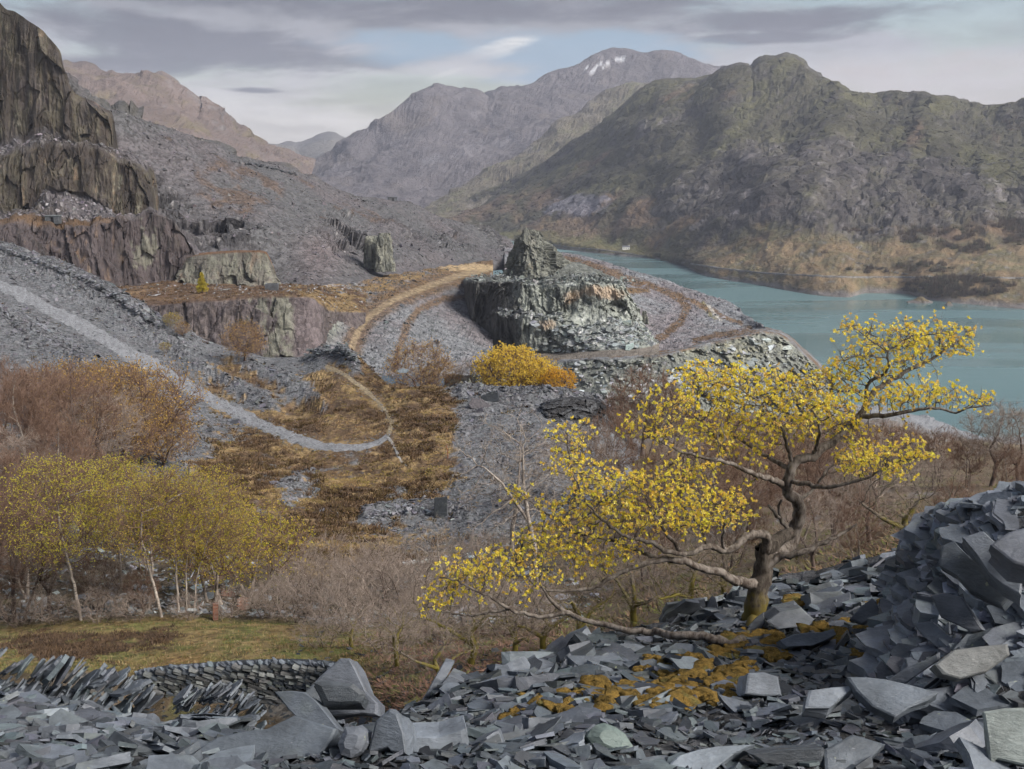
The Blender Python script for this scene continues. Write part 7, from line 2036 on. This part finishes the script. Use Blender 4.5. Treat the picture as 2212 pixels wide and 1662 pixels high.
# drystone retaining wall below the grassy terrace
def drystone():
    top = [(285, 1462, 33.2), (350, 1452, 33.0), (420, 1447, 32.8), (520, 1440, 32.6), (620, 1438, 32.4), (700, 1442, 32.0), (760, 1452, 31.4)]
    L3 = np.array([np.array(P(*t_)) for t_ in top])
    root = empty('drystone_wall', tuple(L3[0] - (0, 0, 1.4)), label='dark drystone slate wall holding up the grassy terrace', category='wall', kind='thing')
    off = np.array(root.location)
    D = np.concatenate([[0], np.cumsum(np.linalg.norm(np.diff(L3[:, :2], axis=0), axis=1))])
    at = lambda d: np.array([np.interp(d, D, L3[:, k]) for k in range(3)])
    H = 1.75
    g = Geo()
    q = np.linspace(0, D[-1], 24)
    for a, b in zip(q[:-1], q[1:]):
        A, B = at(a) - off, at(b) - off
        v = np.array([A + (0, 0.08, -0.05), B + (0, 0.08, -0.05), B + (0, 0.08, -H - .3), A + (0, 0.08, -H - .3), A + (0, 0.6, -0.05), B + (0, 0.6, -0.05), B + (0, 0.6, -H - .3), A + (0, 0.6, -H - .3)])
        g.add(v, np.array([(0, 1, 2, 3), (4, 7, 6, 5), (0, 4, 5, 1), (3, 2, 6, 7), (0, 3, 7, 4), (1, 5, 6, 2)]))
    obj('core', geo_mesh(g, 'core', M_slab, SL * 0.25), root)
    meshes = [stone_box(rng, 'stone', (1, 1, 1), M_slab, np.array((0.105, 0.108, 0.105)) * k) for k in (0.8, 1.0, 1.25, 1.5)]
    spots = []
    z = 0.0
    while z < H:
        h = rng.uniform(0.065, 0.12)
        d = rng.uniform(0, 0.2)
        while d < D[-1]:
            w = rng.uniform(0.16, 0.42)
            spots.append((d + w / 2, z + h / 2, w, h))
            d += w + 0.012
        z += h + 0.008
    spots.sort(key=lambda s_: -s_[2] * s_[3])
    g = Geo()
    for k, (d, z, w, h) in enumerate(spots):
        c = at(d) - off - (0, 0, z + 0.02 * rng.normal())
        ang = 0.30 + rng.normal(0, 0.09)
        M = Matrix.Translation(Vector(c) + Vector((0, rng.normal(0, 0.025), 0))) @ Matrix.Rotation(rng.normal(0, 0.12), 4, 'Z') @ Matrix.Rotation(ang, 4, 'Y') @ Matrix.Diagonal((w, 0.24, h * 0.93, 1))
        me = meshes[rng.integers(4)]
        if k < 290:
            o = bpy.data.objects.new('stone', me); o.parent = root; COL.objects.link(o); o.matrix_local = M
        else:
            v = np.array([tuple(x.co) for x in me.vertices]) @ np.array(M.to_3x3()).T + np.array(M.translation)
            g.add(v, np.array([(0, 1, 3, 2), (4, 6, 7, 5), (0, 4, 5, 1), (2, 3, 7, 6), (0, 2, 6, 4), (1, 5, 7, 3)]))
    o = obj('small_stones', geo_mesh(g, 'small_stones', M_slab, SL * 0.6), root, kind='stuff')
    for k in range(46):      # coping of slabs on edge
        d = (k + rng.random()) / 46 * D[-1]
        c = at(d) - off
        M = Matrix.Translation(Vector(c) + Vector((0, 0.15, 0.04))) @ Matrix.Rotation(0.7 + rng.normal(0, 0.2), 4, 'Y') @ Matrix.Diagonal((rng.uniform(.25, .5), 0.45, rng.uniform(.25, .5), 1))
        o = bpy.data.objects.new('coping_slab', SLABS[rng.integers(len(SLABS))]); o.parent = root; COL.objects.link(o); o.matrix_local = M


drystone()

# brick ruins among the birches
M_brick, t = new_mat('old_red_brick')
bn = t.noise(t.new('ShaderNodeNewGeometry').outputs['Position'], 9, 4, 0.6)
br = t.new('ShaderNodeObjectInfo').outputs['Random']
bc = t.mix(br, (0.15, 0.065, 0.045), (0.26, 0.125, 0.085))
finish(t, t.mix(t.smooth(bn, 0.45, 0.7), bc, (0.17, 0.13, 0.11)), 0.9, t.bump(bn, 0.5, 0.02), 0.2)


def brick_piece(px, py, nx, nz, label, rot, ny=1, Y=None):
    b = S_mid.at(px, py)
    root = empty('brick_ruin', tuple(b), label=label, category='ruin', group='fallen brickwork among the birches', kind='thing')
    root.rotation_euler = rot
    me = stone_box(rng, 'brick', (0.22, 0.11, 0.068), M_brick, (1, 1, 1))
    g = Geo(); box_geo(g, (-nx * 0.115 + 0.01, -ny * 0.06 + 0.012, 0), (nx * 0.115 - 0.01, ny * 0.06 - 0.012, nz * 0.078 - 0.01))
    obj('mortar', geo_mesh(g, 'mortar', M_slab, (0.22, 0.20, 0.18)), root)
    for r_ in range(nz):
        for c_ in range(nx):
            for d_ in range(ny):
                o = bpy.data.objects.new('brick', me); o.parent = root; COL.objects.link(o)
                o.location = ((c_ - (nx - 1) / 2) * 0.23 + (0.055 if r_ % 2 else -0.055) * (nx > 1), (d_ - (ny - 1) / 2) * 0.12, 0.034 + r_ * 0.078)
                o.rotation_euler = (rng.normal(0, 0.02), rng.normal(0, 0.02), rng.normal(0, 0.03))


brick_piece(466, 1338, 1, 10, 'short upright red brick pillar at the edge of the grassy terrace', (0.0, 0.05, 0.3), 2)
brick_piece(524, 1318, 2, 8, 'leaning slab of red brickwork under the right hand willow', (-0.35, 0.18, 0.4), 1)
brick_piece(492, 1290, 3, 5, 'fallen red brick wall piece lying above the leaning one', (-0.9, 0.35, 0.5), 1)

# standing slates and posts on the tip
M_rust, t = new_mat('rusty_iron')
rn = t.noise(t.new('ShaderNodeNewGeometry').outputs['Position'], 14, 4, 0.6)
finish(t, t.mix(t.smooth(rn, 0.4, 0.6), (0.22, 0.075, 0.04), (0.36, 0.16, 0.10)), 0.8, None, 0.3)


def on_tip(name, label, pts, px, py, th, col, dy=0.0, category='slate slab'):
    Y = float(S_mid.at(px, py)[1]) + dy
    o = traced(name, label, pts, Y, (-0.05, -0.97, 0.2), th, col, bevel=0.03, rough=0.01, mat=M_slab, category=category, seed=int(px))
    o['group'] = 'single slates on the old tip'
    return o


on_tip('standing_slate', 'dark upright oblong slate standing on the rubble left of centre', [(936, 1120), (938, 1076), (966, 1074), (965, 1120)], 950, 1118, 0.35, SL * 0.32)
on_tip('slate_block', 'dark block lying on the edge of the plateau below the yellow willow', [(1036, 868), (1040, 856), (1062, 846), (1075, 848), (1078, 866), (1062, 872)], 1058, 868, 1.0, SL * 0.35)
on_tip('slate_slab', 'large flat purplish slate on the plateau beside the dark block', [(1012, 872), (1020, 860), (1040, 862), (1060, 876), (1050, 884), (1018, 882)], 1035, 882, 0.3, np.array((0.145, 0.132, 0.14)))
on_tip('slate_slab', 'flat pale slate on top of the layered slate bank above the hooked path', [(858, 800), (870, 796), (884, 800), (878, 806), (862, 806)], 870, 806, 0.3, SL * 1.7)


def post():
    b = S_mid.at(967, 990)
    root = empty('rusty_post', tuple(b), label='bent rusty red iron post standing in the heather', category='post', kind='thing')
    V, F = tube([(0, 0, -0.2), (0, 0, 0.8), (-0.03, 0, 1.1), (-0.16, 0, 1.5)], [0.055, 0.05, 0.05, 0.045], 8)
    g = Geo(); g.add(V, F); obj('shaft', g.mesh('shaft', M_rust), root)
    g = Geo(); box_geo(g, (-0.22, -0.05, 1.46), (-0.10, 0.05, 1.56)); obj('cap', geo_mesh(g, 'cap', M_rust, (1, 1, 1)), root)


post()


def rubble_wall(name, label, sheet, line, h, th, col, lift=0.0, category='wall', cell=0.8, mat=None):
    """a low ruined wall of piled slate along a line on the land, its stones joined"""
    pts = np.array(line, float)
    L = np.concatenate([[0], np.cumsum(np.hypot(*np.diff(pts, axis=0).T))])
    q = np.linspace(0, L[-1], max(4, int(L[-1] / 3)))
    B = sheet.at(np.interp(q, L, pts[:, 0]), np.interp(q, L, pts[:, 1]))
    root = empty(name, tuple(B[0]), label=label, category=category, kind='thing')
    off = B[0]
    D = np.concatenate([[0], np.cumsum(np.linalg.norm(np.diff(B, axis=0), axis=1))])
    n = int(D[-1] / cell * max(1, h / (cell * 0.35)) * 1.3)
    d = rng.random(n) * D[-1]; zz = rng.random(n)
    p = np.stack([np.interp(d, D, B[:, k]) for k in range(3)], -1) - off
    p[:, 2] += zz * h * (0.75 + 0.25 * np.sin(d * 1.3)) + lift
    p[:, 1] += rng.normal(0, th * 0.3, n)
    slab_cloud('stones', p, np.tile((0, -0.1, 1.0), (n, 1)), rng.uniform(0.7, 1.5, n) * cell, rng, mat or M_slab_far, col, 0.25, 0, root, 5)
    return root


rubble_wall('slate_wall', 'long low wall of white dressed slate in the hollow', S_mid, [(870, 1224), (930, 1214), (1010, 1206), (1040, 1204)], 0.35, 0.3, np.array((0.34, 0.36, 0.38)), 0.05, cell=0.4)
rubble_wall('slate_wall', 'ruined slate wall across the rubble beside the standing slate', S_mid, [(790, 1122), (840, 1112), (900, 1108), (930, 1108)], 0.7, 0.6, SLATE * 1.15, cell=0.5)
rubble_wall('slate_wall', 'dry slate parapet along the upper edge of the left incline', S_mid, [(0, 540), (60, 562), (120, 584), (180, 608), (240, 640), (300, 682), (345, 710)], 1.6, 1.2, SLATE * 0.8, cell=0.9)
rubble_wall('slate_wall', 'layered slate bank at the top of the hooked path', S_mid, [(660, 778), (700, 766), (740, 764), (768, 782)], 2.0, 1.0, SLATE * 0.6, cell=0.9)
rubble_wall('slate_wall', 'dark slate kerb on the ridge line of the spoil hillside', S_spoil, [(500, 350), (570, 362), (640, 380)], 1.5, 2.0, SLATE * 0.6, cell=2.0)

# layered overhang at the edge of the plateau
r1 = [(1168, 872, 152), (1185, 868, 150), (1215, 863, 149), (1250, 862, 149), (1290, 868, 151), (1312, 882, 156)]
r2 = [(1172, 878, 149), (1190, 886, 147), (1212, 904, 146), (1240, 916, 146), (1290, 900, 149), (1316, 900, 156)]
s = Sheet([back(r1, -6, 1.05), r1, r2, back(r2, 16, 0.99)], 1.6, smooth_v=False)
lay = worley(s.V + 0.4 * fbm(s.V, 2, 3)[..., None], (1.8, 1.8, 0.35), 14)
s.push(np.clip(s.v - 0.7, 0, 1) * 1.5 * (lay[2] - 0.4), (0, -1, 0.1))
c = mixc(SLATE_D * 0.5, SLATE * 0.5, sstep(lay[2] + 0.4 * fbm(s.V, 1, 3), 0.3, 1.1))
s.build('slate_ledge', M_mid, c, smooth=False, kind='structure', label='dark layered slate overhang at the right end of the plateau')

# rock pillar at the foot of the spoil hillside
def pillar(px0, px1, py0, py1, Y, label, seed, top=0.75):
    nv, k = 44, 48
    tt = np.linspace(0, 1, nv)
    V = np.zeros((nv, k, 3)); a = np.arange(k) / k * 2 * np.pi
    c0 = np.array(P((px0 + px1) / 2, py1, Y)); hw = (px1 - px0) / 2 * Y / FPX; H = (py1 - py0) * Y / FPX / 0.98
    for i, u in enumerate(tt):
        w = hw * (1 - (1 - top) * u) * (1 if u < 0.9 else 1 - 2.5 * (u - 0.9))
        sq = 1 / np.maximum(np.abs(np.cos(a)), np.abs(np.sin(a))) ** 0.7
        V[i] = c0 + np.stack([np.cos(a) * w * sq, np.sin(a) * w * 0.9 * sq, np.full(k, u * H)], -1)
    s_ = type('o', (), {})(); s_.V = V
    rd, c1, c3 = rock_displace(s_, 1.1, 5.0, seed, 0.8)
    V[..., 0] += np.cos(a) * rd; V[..., 1] += np.sin(a) * rd
    i = np.arange(nv * k).reshape(nv, k)
    f = np.stack([i[:-1], np.roll(i, -1, 1)[:-1], np.roll(i, -1, 1)[1:], i[1:]], -1).reshape(-1, 4)
    n2 = fbm(V, (1.2, 1.2, 7), 4, seed=seed)
    c = mixc((0.10, 0.105, 0.095), (0.25, 0.25, 0.21), sstep(n2, -0.3, 0.5))
    o = obj('rock_pillar', mesh_np('rock_pillar', V.reshape(-1, 3) - c0, [f, i[-1][None]], M_bench, False, c.reshape(-1, 3)), label=label, category='rock', kind='thing', group='rock pillars below the spoil hillside')
    o.location = c0


pillar(812, 852, 506, 586, 448, 'greenish rock pillar at the foot of the spoil hillside', 141, 0.45)
pillar(790, 818, 512, 580, 455, 'blunt buff rock pillar just left of the greenish one', 142, 0.85)
pillar(1384, 1400, 672, 700, 420, 'tiny rock stump on the pale tip right of the pinnacle', 143, 0.6)

# slate hut on the left ledge, ruin on the terrace, ruin on the ridge
M_dark, t = new_mat('painted_dark_opening')
finish(t, (0.012, 0.012, 0.013), 0.9, None, 0.1)  # near-black colour put in for the shade inside openings


def hut(b, w, d, h, label, roof=True, rz=0.1, shaded_doorway=True, name='slate_hut', category='hut'):
    root = empty(name, tuple(b), label=label, category=category, kind='thing')
    root.rotation_euler = (0, 0, rz)
    th = 0.4
    g = Geo()
    dw = 0.55 if shaded_doorway else 0.0
    for lo, hi in (((-w / 2, -d / 2, -0.5), (-dw, -d / 2 + th, h)), ((dw, -d / 2, -0.5), (w / 2, -d / 2 + th, h)), ((-w / 2, d / 2 - th, -0.5), (w / 2, d / 2, h)), ((-w / 2, -d / 2 + th, -0.5), (-w / 2 + th, d / 2 - th, h)), ((w / 2 - th, -d / 2 + th, -0.5), (w / 2, d / 2 - th, h))):
        if hi[0] - lo[0] > 0.01:
            box_geo(g, lo, hi)
    if shaded_doorway:
        box_geo(g, (-dw, -d / 2, h * 0.82), (dw, -d / 2 + th, h))
    obj('wall', geo_mesh(g, 'wall', M_slab_far, SLATE * 0.5), root)
    if roof:
        g = Geo(); box_geo(g, (-w / 2 - 0.3, -d / 2 - 0.3, h), (w / 2 + 0.3, d / 2 + 0.3, h + 0.25)); obj('roof', geo_mesh(g, 'roof', M_slab_far, SLATE * 0.7), root)
    if shaded_doorway:
        g = Geo(); box_geo(g, (-dw, -d / 2 + th * 0.6, -0.3), (dw, -d / 2 + th * 0.7, h * 0.82)); obj('shaded_doorway', geo_mesh(g, 'shaded_doorway', M_dark, (1, 1, 1)), root)  # dark panel stands for the shade inside the open doorway


hut(S_cliff.at(112, 483) + (0, 1.5, 0.2), 4.6, 3.0, 2.2, 'small slate hut with a dark doorway on the brown ledge of the left cliff')
hut(S_terr.at(588, 627) + (0, 0, 0.2), 4.2, 3.0, 1.9, 'roofless square slate ruin on the larch terrace', roof=False, shaded_doorway=False, name='ruin', category='ruin')
hut(np.array(P(848, 437, 705)), 5.5, 4, 3.2, 'little ruined hut on the skyline of the spoil hillside', roof=True, rz=0.3, name='slate_hut')

# larch
def larch():
    b = S_terr.at(437, 634)
    root = empty('larch_tree', tuple(b), label='small bright larch standing alone on the brown terrace', category='tree', kind='thing')
    V, F = tube([(0, 0, -0.3), (0, 0, 3), (0, 0, 6.6)], [0.14, 0.09, 0.02], 6)
    g = Geo(); g.add(V, F); obj('trunk', g.mesh('trunk', M_darkbark), root)
    n = 260
    z = rng.uniform(0.9, 6.3, n); a = rng.random(n) * 6.28
    L = (6.9 - z) * 0.36 * rng.uniform(0.7, 1.15, n)
    d = np.stack([np.cos(a), np.sin(a), rng.normal(-0.1, 0.15, n)], -1)
    base = np.stack([0 * z, 0 * z, z], -1)
    V, q4, t3, tips = twigs(base, d, L, np.full(n, 0.03), rng)
    obj('branches', mesh_np('branches', V, [q4, t3], M_darkbark, True, None, {'moss': np.zeros(len(V))}), root)
    u = rng.random((n, 14, 1)) ** 0.7
    pos = (base[:, None] + (tips - base)[:, None] * u).reshape(-1, 3)
    V, F, c = leaves(pos, np.tile((0, 0, 0.3), (len(pos), 1)), 0.40, rng, [(0.52, 0.44, 0.06), (0.58, 0.47, 0.07), (0.46, 0.40, 0.06)], 2, 0.8, 0.5)
    obj('crown', mesh_np('crown', V, [F], M_leaf, False, c), root, kind='stuff')


larch()

# road, house and islands on the far shore
strip('road', [(1180, 528), (1240, 536), (1300, 541), (1345, 547), (1400, 556), (1450, 563), (1500, 572), (1560, 581), (1640, 590), (1700, 594), (1760, 597), (1850, 600), (1950, 600), (2050, 600), (2212, 602), (2300, 602)], [1.1] * 16, S_mtn, np.array((0.165, 0.16, 0.155)), 1.2, 'pale road following the far lake shore', M_scree)
M_white, t = new_mat('white_render')
finish(t, (0.78, 0.78, 0.76), 0.8)
b = S_mtn.at(1352, 539)
root = empty('cottage', tuple(b), label='tiny white cottage by the road at the head of the lake', category='house', kind='thing')
g = Geo(); box_geo(g, (-6, -3, -1), (6, 3, 4)); obj('wall', geo_mesh(g, 'wall', M_white, (1, 1, 1)), root)
V = np.array([(-6.4, -3.4, 4), (6.4, -3.4, 4), (6.4, 3.4, 4), (-6.4, 3.4, 4), (-6.4, 0, 6.4), (6.4, 0, 6.4)], float)
rf = obj('roof', mesh_np('roof', V, [[(0, 1, 5, 4), (2, 3, 4, 5)], [(0, 4, 3), (1, 2, 5)]], M_slab_far, False, np.tile(SLATE * 0.7, (6, 1))), root)
g = Geo(); box_geo(g, (4.6, -0.5, 5.4), (5.6, 0.5, 7.4)); obj('chimney', geo_mesh(g, 'chimney', M_white, (1, 1, 1)), rf)
for x in (-3.6, 0, 3.6):
    g = Geo(); box_geo(g, (x - 0.6, -3.05, 1.0), (x + 0.6, -2.98, 2.6)); obj('window', geo_mesh(g, 'window', M_dark, (1, 1, 1)), root)


def island(px, py, w, label, seed):
    Y = float(depth_at(px, py, LAKE_Z))
    c0 = np.array(P(px, py, Y))
    n = 40
    gx, gy = np.meshgrid(np.linspace(-1, 1, n), np.linspace(-1, 1, n))
    r_ = np.hypot(gx, gy)
    hw = w / 2 * Y / FPX
    V = np.stack([gx * hw, gy * hw * 0.9, 0 * gx], -1)
    V[..., 2] = (1 - r_ * 1.15) * 6 + 3.5 * fbm(V + c0, 14, 4, seed=seed)
    i = np.arange(n * n).reshape(n, n)
    f = np.stack([i[:-1, :-1], i[:-1, 1:], i[1:, 1:], i[1:, :-1]], -1).reshape(-1, 4)
    c = mixc((0.13, 0.12, 0.115), (0.13, 0.105, 0.06), sstep(V[..., 2], 1.0, 3.0))
    o = obj('island', mesh_np('island', V.reshape(-1, 3), [f], M_hill, False, c.reshape(-1, 3)), kind='structure', label=label)
    o.location = c0


island(1990, 653, 70, 'rocky islet just off the far shore of the lake', 1)
island(2048, 660, 22, 'tiny rock in the lake right of the islet', 2)
rubble_wall('field_wall', 'stone field wall crossing the golden knoll beyond the lake', S_mtn, [(1850, 570), (1890, 580), (1930, 590), (1960, 596)], 2.0, 1.0, np.array((0.12, 0.12, 0.115)), 0.5, cell=3.0)
rubble_wall('field_wall', 'stone wall slanting across the mountain slope at the right edge', S_mtn, [(2080, 370), (2140, 356), (2212, 344)], 2.0, 1.0, np.array((0.11, 0.105, 0.10)), 0.5, cell=3.5)

# ------------------------------------------------------------------ the air of the valley
hz_m = bpy.data.materials.new('valley_haze')
hz_m.use_nodes = True
t = NT(hz_m.node_tree); t.n.clear()
o_ = t.new('ShaderNodeOutputMaterial')
pv = t.new('ShaderNodeVolumePrincipled')
pv.inputs['Color'].default_value = (0.74, 0.80, 0.98, 1)
pv.inputs['Density'].default_value = HAZE_DENSITY if 'HAZE_DENSITY' in globals() else 9.0e-5
pv.inputs['Anisotropy'].default_value = 0.2
t.l.new(pv.outputs[0], o_.inputs['Volume'])
x0, x1, y0, y1, z0, z1 = -5000, 5000, -60, 8000, -191, 580
V = np.array([(x, y, z) for x in (x0, x1) for y in (y0, y1) for z in (z0, z1)], float)
me = mesh_np('haze', V, [[(0, 1, 3, 2), (4, 6, 7, 5), (0, 4, 5, 1), (2, 3, 7, 6), (0, 2, 6, 4), (1, 5, 7, 3)]], hz_m)
obj('haze', me, kind='stuff', label='thin blue haze filling the valley')
